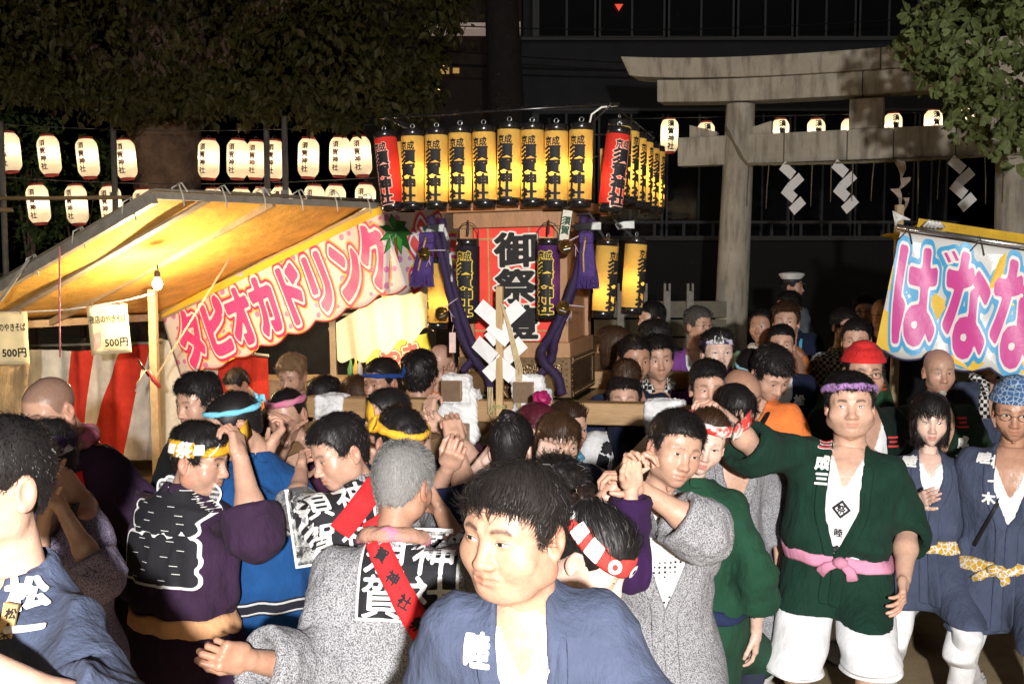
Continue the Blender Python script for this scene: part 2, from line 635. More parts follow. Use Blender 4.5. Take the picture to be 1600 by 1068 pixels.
def head_sdf(t):
    """t: dict of proportions. Local head frame: face towards -y, eyes at z=0, crown z=.115"""
    w, jw, fat, fem, nose, age = t.get('w', 1), t.get('jaw', 1), t.get('fat', 0), t.get('fem', 0), t.get('nose', 1), t.get('age', 0)
    ear = t.get('ear', 1)
    op = t.get('mouth', 0.0)
    def f(p):
        q = p.copy()
        q[:, 0] = np.abs(q[:, 0]) / w
        d = sd_ell(q, (0, .014, .030), (.0765, .094, .088))
        d = smin(d, sd_ell(q, (0, -.026, .034), (.064, .060, .062)), .03)
        d = smin(d, sd_ell(q, (0, -.030, -.022), (.063, .058, .070)), .03)
        d = smin(d, sd_ell(q, (0, -.030, -.066), (.055 * jw + fat * .008, .051, .045)), .03)
        d = smin(d, sd_ell(q, (0, -.066, -.096), (.022 * jw, .018, .017)), .025)
        d = smin(d, sd_ell(q, (.040, -.058, -.030 - .006 * fat), (.025 + .006 * fat, .022, .026)), .03)
        if not fem:
            d = smin(d, sd_ell(q, (.050 * jw + fat * .008, .0, -.066), (.016, .024, .024)), .035)
        if fat > 0:
            d = smin(d, sd_ell(q, (0, -.032, -.105), (.05, .04, .022)), .03)
        # brow ridge, sockets, lids
        d = smin(d, sd_cone(q, (.014, -.0835, .018), (.045, -.071, .018), .0105, .0095), .016)
        d = smax(d, -sd_ell(q, (.0315, -.103, .0005), (.021, .0165, .0125)), .018)
        d = smin(d, sd_ell(q, (.0315, -.0735, -.001), (.0165, .0145, .0135)), .007)
        # cheek fold and lower-lid bag
        if age:
            d = smax(d, -sd_cone(q, (.019, -.099, -.045), (.034, -.085, -.074), .0035 + .002 * age, .003), .012)
        # nose
        d = smin(d, sd_cone(q, (0, -.084, .004), (0, -.1035 - .004 * (nose - 1), -.036), .0085, .0115 * nose), .014)
        d = smin(d, sd_ell(q, (0, -.107, -.039), (.0105 * nose, .0095, .0085)), .008)
        d = smin(d, sd_ell(q, (.0125 * nose, -.0955, -.042), (.0085, .0105, .0075)), .008)
        d = smax(d, -sd_ell(q, (.0062, -.1035, -.0495), (.0038, .0045, .0035)), .004)
        # mouth
        mz = -.0700
        d = smin(d, sd_ell(q, (0, -.0805, mz), (.026, .014, .018)), .018)
        d = smin(d, sd_cone(q, (0, -.0935, mz + .0050), (.019, -.0845, mz + .0010), .0048, .0026), .006)
        d = smin(d, sd_cone(q, (0, -.0920, mz - .0065 - op * .5), (.017, -.0840, mz - .0020), .0060, .0028), .006)
        d = smax(d, -sd_cone(q, (0, -.0995, mz - op * .2), (.024, -.0885, mz - .0008), .0022 + op * .5, .0018), .004)
        d = smax(d, -sd_ell(q, (0, -.0955, mz - .019), (.016, .006, .005)), .010)
        # ears
        e = sd_ell(q, (.0800, .016, -.010), (.0095, .0195 * ear, .0315 * ear))
        e = smax(e, -sd_ell(q, (.0895, .011, -.006), (.0085, .0105, .0185)), .006)
        e = smin(e, sd_cone(q, (.076, .012, -.030), (.081, .008, -.038), .007, .0065), .008)
        d = smin(d, e, .008)
        # neck
        nk = .048 - .007 * fem + .006 * fat
        n = sd_cone(q, (0, .018, -.06), (0, .046, -.185), nk, nk + .004)
        n = smin(n, sd_ell(q, (.050, .052, -.222), (.065, .042, .036)), .05)
        n = smin(n, sd_cone(q, (.035, .020, -.065), (.010, -.004, -.190), .012, .011), .02)
        if not fem:
            n = smin(n, sd_ell(q, (0, -.036, -.128), (.007, .008, .011)), .02)
        d = smin(d, n, .022)
        return d
    return f

HEADS = {}
def smooth01(x, a, b):
    t = np.clip((x - a) / (b - a), 0, 1)
    return t * t * (3 - 2 * t)

def head_mesh(kind, t, vox):
    """template head: verts, quads, paint colours; plus eye patches"""
    vox = round(vox * 2000) / 2000
    key = (kind, vox)
    if key in HEADS: return HEADS[key]
    f = head_sdf(t)
    V, Q = surf(f, (-.17, -.13, -.25), (.17, .13, .135), vox)
    fem, w = t.get('fem', 0), t.get('w', 1)
    ax = np.abs(V[:, 0]) / w
    y, z = V[:, 1], V[:, 2]
    front = y < -.05
    C = np.zeros((len(V), 4), np.float32); C[:, 3] = 1
    # lips
    lip = np.exp(-((z + .0705) / (.0085 if not fem else .0105)) ** 2) * (1 - smooth01(ax, .016, .026)) * smooth01(-y, .078, .086)
    C[:, 0] = np.clip(lip * (0.65 if not fem else 1.25), 0, 1)
    # brows
    bz = .0215 + .004 * np.sin(np.clip((ax - .012) / .036, 0, 1) * math.pi * .8) - .003 * smooth01(ax, .036, .050)
    th = .0048 if not fem else .0028
    brow = np.exp(-((z - bz) / th) ** 2) * smooth01(ax, .010, .016) * (1 - smooth01(ax, .044, .053)) * smooth01(-y, .04, .06)
    C[:, 1] = np.clip(brow * t.get('brow', 0.8), 0, 1)
    # beard shadow
    if not fem:
        sh = smooth01(-z, .042, .060) * (1 - smooth01(-z, .105, .125)) * smooth01(-y, -.005, .03) * (1 - lip)
        C[:, 1] = np.maximum(C[:, 1], sh * t.get('stubble', 0.10))
    st = t.get('scalp', 0)
    if st:
        C[:, 1] = np.maximum(C[:, 1], st * smooth01(z - hairline(y, t.get('hl', 0)), -.004, .014))
    # redness: cheeks, nose, ears, knuckles
    red = .28 * np.exp(-(((ax - .042) / .02) ** 2 + ((z + .025) / .02) ** 2)) * front
    red += .5 * np.exp(-((ax / .014) ** 2 + ((z + .04) / .014) ** 2)) * front
    red += .6 * smooth01(ax, .074, .080)
    red += .12 * np.exp(-((z + .0005) / .012) ** 2) * np.exp(-((ax - .031) / .02) ** 2) * front
    C[:, 2] = np.clip(red, 0, 1)
    # eyes
    EV, EF, EM = [], [], []
    def patch(fn, nu, nv, mi, off):
        n0 = sum(len(a) for a in EV)
        uv = np.array([fn(i / nu, j / nv) for i in range(nu + 1) for j in range(nv + 1)], np.float32)
        pt = trace_y(f, uv, -.16)
        pt[:, 1] -= off
        EV.append(pt)
        for i in range(nu):
            for j in range(nv):
                a = n0 + i * (nv + 1) + j
                EF.append((a, a + nv + 1, a + nv + 2, a + 1)); EM.append(mi)
    ew, eh = t.get('ew', .0140), t.get('eh', .0046)
    closed = t.get('closed', False)
    for s in (-1, 1):
        cx, cz = s * .0315 * w, -.0005
        def edge(u, top):
            k = max(0.0, 1 - abs(u) ** 2.2)
            tilt = .0012 * u * s
            return cz + tilt + (eh * k ** .75 if top else -eh * .62 * k ** .9)
        if not closed:
            patch(lambda a, b: (cx + (2 * a - 1) * ew, edge(2 * a - 1, False) + b * (edge(2 * a - 1, True) - edge(2 * a - 1, False))), 12, 3, 1, .0004)
            gx = t.get('gaze', 0.0) * .006
            ir = .0056
            def iris(rad):
                def g(a, b):
                    an = a * 2 * math.pi
                    x = gx + rad * b * math.cos(an); zz = .0004 + rad * b * math.sin(an)
                    u = max(-1, min(1, x / ew))
                    return (cx + x, min(max(cz + zz, edge(u, False)), edge(u, True)))
                return g
            patch(iris(ir), 14, 2, 2, .0008)
        lt = .0017 if not fem else .0027
        if closed:
            patch(lambda a, b: (cx + (2 * a - 1) * ew, cz - .003 + .0030 * (2 * a - 1) ** 2 + (b - .5) * .0022), 12, 1, 3, .0007)
        else:
            patch(lambda a, b: (cx + (2 * a - 1) * ew * 1.06, edge((2 * a - 1) * .98, True) - .0006 + b * lt), 12, 1, 3, .0012)
            patch(lambda a, b: (cx + (2 * a - 1) * ew * 1.02, edge((2 * a - 1) * .98, True) + .0042 + b * .0007), 10, 1, 4, .0003)
    EVa = np.concatenate(EV) if EV else np.zeros((0, 3))
    HEADS[key] = (V, Q, C, EVa, EF, EM, f)
    return HEADS[key]

def hairline(y, hl=0):
    """lowest z of the hair at depth y (head frame)"""
    ys = np.float32([-.12, -.085, -.062, -.047, -.036, -.022, -.008, .012, .030, .045, .07, .12])
    zs = np.float32([.072, .069, .063, .046, .004, -.012, .004, .022, .012, -.028, -.062, -.066])
    return np.interp(y, ys, zs + np.float32(hl) * np.float32([1, 1, .9, .6, .2, 0, 0, 0, 0, 0, 0, 0])).astype(np.float32)

HSTYLE = {
    'short': dict(th=.009, top=.010, n=4200, L=.024, lift=.14, front=0.0),
    'crop': dict(th=.0055, top=.007, n=4200, L=.012, lift=.40, front=0.0),
    'buzz': dict(th=.0035, top=.001, n=2200, L=.007, lift=1.2, front=.004),
    'full': dict(th=.011, top=.011, n=5000, L=.030, lift=.10, front=-.002),
    'bob': dict(th=.014, top=.008, n=3600, L=.05, lift=.05, front=-.018, long=.075),
    'fringe': dict(th=.012, top=.009, n=3600, L=.05, lift=.05, front=-.014, long=.045),
    'up': dict(th=.010, top=.006, n=2400, L=.045, lift=.06, front=.0, up=1),
    'curly': dict(th=.022, top=.016, n=2600, L=.035, lift=.9, front=.0, curl=1),
    'thin': dict(th=.008, top=.003, n=2000, L=.022, lift=.3, front=.020),
    'greycrop': dict(th=.006, top=.007, n=6500, L=.020, lift=.45, front=0.0),
    'flatfull': dict(th=.009, top=.003, n=5000, L=.034, lift=.08, front=-.006),
}
HAIRS = {}
def hair_mesh(style, t, vox, kn=1.0, seed=0):
    key = (style, t.get('w', 1), round(vox * 1000), kn, seed, t.get('hl', 0))
    if key in HAIRS: return HAIRS[key]
    st = HSTYLE[style]
    vox = max(.003, round(vox * 1000) / 1000)
    w = t.get('w', 1)
    hl = t.get('hl', 0) + st['front']
    lg = st.get('long', 0)
    sd = np.float32((seed * 3.7, seed * 1.3, seed * 2.1))
    def f(p):
        q = p.copy(); q[:, 0] = np.abs(q[:, 0]) / w
        z = q[:, 2]
        d = sd_ell(q, (0, .014, .030), (.0765, .094, .088))
        d = smin(d, sd_ell(q, (0, -.026, .034), (.064, .060, .062)), .03)
        d = smin(d, sd_ell(q, (0, .03, -.03), (.060, .06, .06)), .03)
        th = st['th'] * (.55 + .45 * smooth01(z, -.03, .05)) + st['top'] * smooth01(z, .04, .11)
        if lg:
            th = np.maximum(th, .014)
            d = smin(d, sd_ell(q, (.052, .018, -.035 - lg * .35), (.026, .055, .045 + lg * .5)), .03)
        pn = (p + sd) * np.float32((34, 34, 12))
        if st.get('curl'): pn = (p + sd) * 60
        nz = vnoise(pn) * .18 + vnoise((p + sd) * np.float32((95, 95, 30))) * .07
        d = d - th * (1 + nz)
        # hairline
        y = q[:, 1]
        hz = hairline(y + .010 * nz, hl)
        if lg:
            hz = np.where(y > -.052, np.minimum(hz, -.03 - lg), hz)
            # open the face below the fringe
            fc = sd_ell(q, (0, -.115, -.052), (.058, .080, .082))
            d = smax(d, -fc, .008)
        c = (hz - z) * .62 + .004 * vnoise((p + sd) * np.float32((120, 120, 20)))
        return smax(d, c, .006)
    V, Q = surf(f, (-.13, -.13, -.21), (.13, .145, .165), max(vox, .003))
    r = np.random.RandomState(100 + seed)
    # strands
    n = int(st['n'] * kn)
    ids = r.randint(0, len(V), n)
    base = V[ids] + r.normal(0, .002, (n, 3)).astype(np.float32)
    e = np.float32(.002)
    g = np.stack([f(base + np.eye(3, dtype=np.float32)[k] * e) - f(base - np.eye(3, dtype=np.float32)[k] * e) for k in range(3)], 1)
    g /= np.maximum(ln(g), 1e-6)[:, None]
    # combing: away from the crown whorl, down the sides; forward at the front
    crown = np.float32((.008, .045, .118))
    if st.get('up'):
        comb = np.float32((0, .075, .10)) - base
    else:
        comb = base - crown
    comb = comb - g * (comb * g).sum(1)[:, None]
    comb /= np.maximum(ln(comb), 1e-6)[:, None]
    if not st.get('up'):
        sw = vnoise((base + sd) * 16)
        side = np.cross(g, comb)
        comb = comb + side * (sw * .55)[:, None]
    dirn = comb + g * (st['lift'] * (.5 + r.rand(n, 1)))
    if lg or style == 'fringe': dirn[:, 2] -= .25
    else:
        fr_ = smooth01(-base[:, 1], .035, .075)[:, None]
        dirn = dirn + fr_ * np.float32((.45, -.05, .35)) + fr_ * g * .12
    dirn += r.normal(0, .07 if not st.get('curl') else .5, (n, 3))
    dirn /= np.maximum(ln(dirn), 1e-6)[:, None]
    L = st['L'] * (.55 + .8 * r.rand(n, 1))
    L = np.where((base[:, 2:3] < .0) & (lg == 0), L * .45, L)
    wdt = np.float32(max(.0007, vox * .21)) * (.7 + .6 * r.rand(n, 1))
    sd2 = np.cross(dirn, g + r.normal(0, .4, (n, 3))); sd2 /= np.maximum(ln(sd2), 1e-6)[:, None]
    p0 = base - g * .004
    p1 = base + dirn * L * .55 + g * (.001)
    p2 = base + dirn * L - g * L * .28
    if st.get('curl'): p2 = p2 + sd2 * L * .4
    sv = np.stack([p0 - sd2 * wdt, p0 + sd2 * wdt, p1 - sd2 * wdt * .8, p1 + sd2 * wdt * .8, p2 - sd2 * wdt * .15, p2 + sd2 * wdt * .15], 1).reshape(-1, 3)
    b = len(V) + np.arange(n)[:, None] * 6
    sq = np.concatenate([b + [[0, 1, 3, 2]], b + [[2, 3, 5, 4]]])
    HAIRS[key] = (np.concatenate([V, sv]).astype(np.float32), np.concatenate([Q, sq]))
    return HAIRS[key]

# ---- hands: forearm frame, x from elbow (0) along the forearm, wrist at L, palm -z, thumb +y
HPOSE = {  # finger curl per joint (deg), spread, thumb dir, wrist bend
    'relax': dict(c=(18, 28, 20), sp=.10, th=((.62, .58, -.35), 20)),
    'flat': dict(c=(8, 10, 8), sp=.16, th=((.62, .74, -.10), 8)),
    'grip': dict(c=(48, 62, 40), sp=.06, th=((.55, .45, -.65), 35)),
    'hook': dict(c=(30, 58, 40), sp=.08, th=((.60, .60, -.45), 25)),
    'pray': dict(c=(2, 6, 6), sp=.03, th=((.80, .48, -.22), 8)),
}
FORE = .250
ARMS = {}
def arm_mesh(pose, vox, fat=1.0, fem=0):
    key = (pose, round(vox * 2000), round(fat, 2), fem)
    if key in ARMS: return ARMS[key]
    hp = HPOSE[pose]
    hs = .92 if fem else 1.0
    prims = []
    L = FORE
    fr = (.80 if fem else 1.0) * (.5 + .5 * fat)
    prims.append(('c', (0, 0, 0), (L * .35, .002, 0), .040 * fr, .041 * fr, .03))
    prims.append(('c', (L * .35, .002, 0), (L * .97, 0, 0), .041 * fr, .0265 * fr, .03))
    def sc(q): return (L + (q[0] - L) * hs, q[1] * hs, q[2] * hs)
    fin = [(.0285, .0425, .085, .0088), (.0095, .0470, .089, .0090), (-.0100, .0430, .086, .0086), (-.0285, .0340, .079, .0077)]
    fp = []
    for k, (y, l0, xb, r) in enumerate(fin):
        base = Vector((L + xb, y, .0))
        ang = 0.0
        yaw = (1.5 - k) * hp['sp'] * .9
        pts = [Vector((L + .045, y * .75, .002)), base]
        seg = (l0, l0 * .60, l0 * .48)
        q = base
        for j in range(3):
            ang += math.radians(hp['c'][j] * (1 + .12 * (k - 1)))
            dv = Vector((math.cos(ang) * math.cos(yaw), math.sin(yaw) * math.cos(ang), -math.sin(ang)))
            q = q + dv * seg[j]
            pts.append(q)
        fp.append((pts, r))
    td, tc = hp['th']
    tb = Vector((L + .022, .026, -.006))
    tdv = Vector(td).normalized()
    tp = [tb, tb + tdv * .042]
    d2 = (tdv + Vector((.35, -.25 * tc / 20, -.05))).normalized()
    tp.append(tp[1] + d2 * .032)
    d3 = (d2 + Vector((.2, -.3 * tc / 20, -.05))).normalized()
    tp.append(tp[2] + d3 * .024)
    def f(p):
        q = p.copy()
        d = None
        for (_, a, b, ra, rb, k) in prims:
            e = sd_cone(q, a, b, ra, rb)
            d = e if d is None else smin(d, e, k)
        q = np.stack([L + (p[:, 0] - L) / hs, p[:, 1] / hs, p[:, 2] / hs], 1)
        h = sd_box(q, (L + .052, 0, 0), (.043, .040, .0135), .013)
        h = smin(h, sd_cone(q, (L + .0, 0, 0), (L + .03, 0, 0), .022, .020), .02)
        h = smin(h, sd_ell(q, (L + .034, .024, -.010), (.028, .017, .014)), .012)
        h = smin(h, sd_ell(q, (L + .034, -.026, -.008), (.028, .013, .012)), .012)
        for pts, r in fp:
            c = None
            for a, b, ra, rb in ((pts[1], pts[2], r * 1.06, r), (pts[2], pts[3], r, r * .9), (pts[3], pts[4], r * .92, r * .72)):
                e = sd_cone(q, a, b, ra, rb)
                c = e if c is None else smin(c, e, .003)
            e = sd_ell(q, pts[1] + Vector((0, 0, .003)), (.011, .0095, .010))
            c = smin(c, e, .006)
            h = smin(h, c, .004)
        c = sd_cone(q, tp[0], tp[1], .0155, .0110)
        c = smin(c, sd_cone(q, tp[1], tp[2], .0110, .0098), .004)
        c = smin(c, sd_cone(q, tp[2], tp[3], .0098, .0078), .004)
        h = smin(h, c, .008) * hs
        return smin(d, h, .012)
    allp = [q for pts, _ in fp for q in pts] + tp
    lo = [min(min(q[k] for q in allp) - .02, -.055) for k in range(3)]
    hi = [max(max(q[k] for q in allp) + .02, .055) for k in range(3)]
    V, Q = surf(f, lo, hi, vox)
    C = np.zeros((len(V), 4), np.float32); C[:, 3] = 1
    kn = np.zeros(len(V), np.float32)
    for pts, r in fp:
        for q in (pts[1], pts[2], pts[3]):
            qq = np.float32(sc(q))
            kn = np.maximum(kn, np.exp(-(ln(V - qq) / .012) ** 2) * (V[:, 2] > qq[2] - .002))
        kn = np.maximum(kn, .7 * np.exp(-(ln(V - np.float32(sc(pts[4]))) / .010) ** 2))
    C[:, 2] = kn * .7
    ARMS[key] = (V, Q, C)
    return ARMS[key]

def frame(x, zhint):
    """3x3 with columns x, y, z: x along x, z near zhint"""
    x = Vector(x).normalized()
    z = Vector(zhint) - x * x.dot(Vector(zhint))
    if z.length < 1e-4: z = x.orthogonal()
    z.normalize()
    y = z.cross(x)
    return np.array([[x[i], y[i], z[i]] for i in range(3)], np.float32)

def ik(a, b, l1, l2, pole):
    a, b = Vector(a), Vector(b)
    d = b - a
    L = d.length
    mx = (l1 + l2) * .995
    if L > mx:
        b = a + d * (mx / L); d = b - a; L = mx
    if L < abs(l1 - l2) + .02:
        L2 = abs(l1 - l2) + .02
        b = a + d.normalized() * L2; d = b - a; L = L2
    x = d.normalized()
    c = (l1 * l1 + L * L - l2 * l2) / (2 * L)
    h = math.sqrt(max(l1 * l1 - c * c, 0))
    pv = Vector(pole) - x * x.dot(Vector(pole))
    if pv.length < 1e-4: pv = x.orthogonal()
    return a + x * c + pv.normalized() * h, b

PROF_Z = np.float32([.03, .0, -.03, -.06, -.09, -.15, -.26, -.36, -.42, -.50, -.60, -.80, -1.1])
PROF_A = np.float32([.054, .062, .098, .146, .168, .174, .164, .154, .152, .160, .168, .178, .186])
PROF_B = np.float32([.054, .064, .078, .092, .102, .112, .108, .102, .102, .110, .118, .126, .130])
PROF_C = np.float32([.006, .004, .000, -.004, -.006, -.008, -.006, -.003, -.002, .0, .0, .0, .0])
WAIST = -.40

SKINS = dict(a=(.60, .385, .290), b=(.54, .330, .242), c=(.44, .250, .172), pale=(.68, .49, .41), tan=(.45, .270, .190))

def person(label, head, d, skin='a', hk='m', yaw=0, pitch=0, roll=0, byaw=None, lean=0, tilt=0, s=1.0, fat=0.0, fem=0,
           hair='short', hcol=(.012, .010, .010), happi=None, hem=-.78, sleeve=.55, sw=1.0, shirt=None, vneck=.30, arms=None, band=None,
           belt=None, beltz=-.40, legs='none', legcol=None, eri=None, crest=None, extra=None, glasses=None, feet=None, kn=1.0, face=None, group='people in the festival crowd',
           stance=0.0, openv=.055, hs=1.0, nk=0.0):
    """build one person; head=(px,py) of the head's centre in the photograph at distance d. happi=(name,colour,pattern)."""
    byaw = yaw * .5 if byaw is None else byaw
    fat *= .75
    rj = random.Random(label)
    hc = P(head[0], head[1], d)
    Rh = (Matrix.Rotation(R(yaw), 3, 'Z') @ Matrix.Rotation(R(pitch), 3, 'X') @ Matrix.Rotation(R(roll), 3, 'Y'))
    nb = hc + Rh @ Vector((0, .030, -.120)) * (s * hs) + Vector((0, 0, -.050 * s * hs + nk))
    Rb = (Matrix.Rotation(R(byaw), 3, 'Z') @ Matrix.Rotation(R(lean), 3, 'X') @ Matrix.Rotation(R(tilt), 3, 'Y'))
    Rp = Matrix.Rotation(R(byaw), 3, 'Z')
    def T(q): return nb + Rb @ (Vector(q) * s)
    pel = T((0, 0, -.50))
    root = empty('person', (pel.x, pel.y, 0.0))
    setp(root, label, 'person', group)
    O = np.float32((pel.x, pel.y, 0.0))
    mskin = skin_mat('skin_' + skin, SKINS[skin])
    sclera = plain('sclera', (.52, .48, .45), .3, nscale=200, amt=.05, bstr=0)
    iris = plain('iris', (.018, .011, .008), .12, spec=.6, nscale=200, amt=.1, bstr=0)
    lash = plain('lash', (.015, .012, .011), .6, nscale=200, bstr=0)
    crease = plain('crease', vary(SKINS[skin], .5), .6, nscale=200, bstr=0) if False else lash
    kind = dict(HK[hk]); 
    j = lambda a: rj.uniform(-a, a)
    kind['w'] = kind.get('w', 1) + j(.03); kind['jaw'] = kind.get('jaw', 1) + j(.07); kind['nose'] = kind.get('nose', 1) + j(.12); kind['eh'] = kind.get('eh', .0046) + j(.0009); kind['gaze'] = j(.6)
    if rj.random() < .3: kind['mouth'] = rj.uniform(.001, .004)
    if face: kind.update(face)
    kkey = label
    dist = max(d, 1.2)
    vox = min(max(dist / LENS * 1.05, .0022), .0075)
    V, Q, C, EV, EF, EM, fh = head_mesh(kkey, kind, vox)
    RhN = np.array(Rh, np.float32); hcN = np.array(hc, np.float32)
    def toworld(v): return (v * (s * hs)) @ RhN.T + hcN
    parts = [(toworld(V), Q, C, np.zeros(len(Q), int))]
    if len(EV):
        pt = (toworld(EV), np.array(EF), np.tile(np.float32((0, 0, 0, 1)), (len(EV), 1)), np.array([1 if m == 1 else 2 if m == 2 else 3 for m in EM]))
        parts.append(pt)
    # ---- arms
    arms = arms or {}
    skel = {}
    for side, sg in (('L', 1), ('R', -1)):
        a = arms.get(side)
        sh = Vector((sg * (.155 + .012 * fat - .018 * fem), .0, -.085))
        if a and a.get('up', 0): sh = sh + Vector((-sg * .02, -.02, .055)) * a['up']
        S = T(sh)
        if a is None:
            tgt = S + Rb @ Vector((sg * .10, -.05, -.50)) * s
            a = dict(pose='relax')
        else:
            tgt = Vector(a['to'])
        pole = Vector(a['pole']) if 'pole' in a else Rb @ Vector((sg * .55, .12, -.85))
        E, W = ik(S, tgt, .285 * s, FORE * s, pole)
        palm = Vector(a['palm']) if 'palm' in a else Rb @ Vector((-sg, 0.2, 0))
        fwd = (W - E).normalized()
        M = frame(fwd, -palm)
        skel[side] = (S, E, W, M)
        vx = min(max(dist / LENS * .85, .0026), .006)
        AV, AQ, AC = arm_mesh(a.get('pose', 'relax'), vx, 1 + .3 * fat, fem)
        AV = AV.copy()
        # thumb is +y in the template; with z up from the palm, the thumb side of a left arm
        flip = a.get('flip', 1 if sg > 0 else -1)
        if flip < 0:
            AV[:, 1] *= -1; AQ = AQ[:, ::-1]
        # wrist bend
        wb = R(a.get('wrist', 0))
        if wb:
            k = smooth01(AV[:, 0], FORE - .02, FORE + .02)
            an = -wb * k
            x, z = AV[:, 0] - FORE, AV[:, 2]
            AV[:, 0] = FORE + x * np.cos(an) - z * np.sin(an)
            AV[:, 2] = x * np.sin(an) + z * np.cos(an)
        AW = (AV * s) @ M.T + np.array(E, np.float32)
        parts.append((AW, AQ, AC, np.zeros(len(AQ), int)))
        if not happi or sleeve < .3 or a.get('bare'):
            mb = MB(); mb.tube([S, S.lerp(E, .35), S.lerp(E, .7), E + fwd * .02 * s], [.058 * s, .052 * s, .045 * s, .041 * s], 14)
            fq = [q if len(q) == 4 else None for q in mb.f]
            fq = np.array([q for q in fq if q])
            parts.append((np.array(mb.v, np.float32), fq, np.tile(np.float32((0, 0, 0, 1)), (len(mb.v), 1)), np.zeros(len(fq), int)))
    # ---- torso (body, then cloth over it)
    RbN = np.array(Rb, np.float32); nbN = np.array(nb, np.float32)
    RpN = np.array(Rp, np.float32)
    wpt = np.array(T((0, 0, WAIST)), np.float32)
    def prof(z, tab): return np.interp(-z, -PROF_Z, tab).astype(np.float32)
    def trunk(p, grow=0.0, nfold=0.0, pinch=0.0, flare=0.0):
        q = ((p - nbN) @ RbN) / s
        z = q[:, 2]
        # below the waist hang straight
        q2 = ((p - wpt) @ RpN) / s; q2[:, 2] += WAIST
        k = smooth01(-z, -WAIST - .08, -WAIST + .08)[:, None]
        q = q * (1 - k) + q2 * k
        x, y, z = q[:, 0], q[:, 1], q[:, 2]
        fz = np.exp(-((z + .36) / .20) ** 2) * fat
        A = prof(z, PROF_A) * (1 - .10 * fem) + .045 * fz + .015 * fat * (z < -.05) + grow + flare * np.clip(-(z - WAIST), 0, 1)
        B = prof(z, PROF_B) * (1 - .06 * fem) + .050 * fz + .012 * fat * (z < -.05) + grow + flare * np.clip(-(z - WAIST), 0, 1)
        if pinch:
            pz = np.exp(-((z - beltz) / .035) ** 2) * pinch
            A = A - pz; B = B - pz
        yc = prof(z, PROF_C) - .030 * fz
        n = 2.4
        rr = (np.abs(x / A) ** n + np.abs((y - yc) / B) ** n) ** (1 / n)
        dd = (rr - 1) * np.minimum(A, B) * .8
        return dd * s, q
    zlo = hem if happi else -.62
    corners = [T((sx * .36, sy * .30, zz)) for sx in (-1, 1) for sy in (-1, 1) for zz in (.05, WAIST - .05)] + [Vector(wpt) + Rp @ (Vector((sx * .36, sy * .3, zlo - WAIST)) * s) for sx in (-1, 1) for sy in (-1, 1)]
    blo = [min(c[k] for c in corners) for k in range(3)]
    bhi = [max(c[k] for c in corners) for k in range(3)]
    tv = min(max(dist * .0028, .0070), .016)
    # bare chest / neck base, a little under the shirt
    def chest(p):
        dd, q = trunk(p, -.004)
        return np.maximum(np.maximum(dd, q[:, 2] * s - .005), (-.62 - q[:, 2]) * s)
    CV, CQ = surf(chest, [b - .02 for b in blo], [b + .02 for b in bhi], max(tv, .012))
    parts.append((CV, CQ, np.tile(np.float32((0, 0, 0, 1)), (len(CV), 1)), np.zeros(len(CQ), int)))
    # ---- legs
    hipz = T((0, 0, -.52))
    legpts = {}
    for side, sg in (('L', 1), ('R', -1)):
        hp = Vector(wpt) + Rp @ (Vector((sg * .085, 0, -.14)) * s)
        ft = feet[side] if feet and side in feet else Vector((hp.x, hp.y, 0)) + Rp @ Vector((sg * .05, -stance * sg * .5, 0))
        ft = Vector((ft[0], ft[1], .075 * s))
        need = max((hp - ft).length / 1.99, .40 * s)
        K, F = ik(hp, ft, need if need > .42 * s else .42 * s, need if need > .42 * s else .42 * s, Rp @ Vector((sg * .15, -1, 0)))
        legpts[side] = (hp, K, F)
        if legs == 'none': continue
        if legs != 'trousers':
            mb = MB()
            kz = .95
            mb.tube([hp, hp.lerp(K, .5), K, K.lerp(F, .25), K.lerp(F, .55), K.lerp(F, .85), F], [.085 * s, .075 * s, .056 * s, .058 * s, .052 * s, .038 * s, .036 * s], 14)
            fq = np.array([q for q in mb.f if len(q) == 4])
            parts.append((np.array(mb.v, np.float32), fq, np.tile(np.float32((0, 0, 0, 1)), (len(mb.v), 1)), np.zeros(len(fq), int)))
    # ---- join the body
    VV, QQ, CC, MM, n = [], [], [], [], 0
    for (v, q, c, m) in parts:
        VV.append(v - O); QQ.append(q + n); CC.append(c); MM.append(m); n += len(v)
    body = mesh_obj('body', np.concatenate(VV), np.concatenate(QQ), [mskin, sclera, iris, lash], root, np.concatenate(MM))
    ca = body.data.color_attributes.new('paint', 'FLOAT_COLOR', 'POINT')
    ca.data.foreach_set('color', np.concatenate(CC).astype(np.float32).ravel())
    # ---- hair
    if hair:
        HV, HQ = hair_mesh(hair, kind, max(vox * 1.15, .0032), kn, seed=(len(label) * 7 + int(head[0])) % 5)
        mesh_obj('hair', toworld(HV) - O, HQ, hair_mat('hair_' + '_'.join('%d' % (c * 1000) for c in hcol), hcol), root)
    # ---- shirt
    def shirt_f(p, vn):
        dd, q = trunk(p, .004)
        x, y, z = q[:, 0], q[:, 1], q[:, 2]
        dd = np.maximum(dd, (z + .035 + .25 * np.abs(x) * 0) * s)
        dd = np.maximum(dd, (-.60 - z) * s)
        wv = np.clip((z + vn) * .42, -.05, .075)
        v = np.maximum(np.abs(x) - wv, y + .0) * s
        return smax(dd, -v, .006)
    if shirt:
        SV, SQ = surf(lambda p: shirt_f(p, shirt[2] if len(shirt) > 2 else .19), [b - .03 for b in blo], [b + .03 for b in bhi], max(tv, .010))
        mesh_obj('shirt', SV - O, SQ, cloth(shirt[0], shirt[1], shirt[3] if len(shirt) > 3 else None), root)
    # ---- happi coat
    hobj = None
    bvh = None
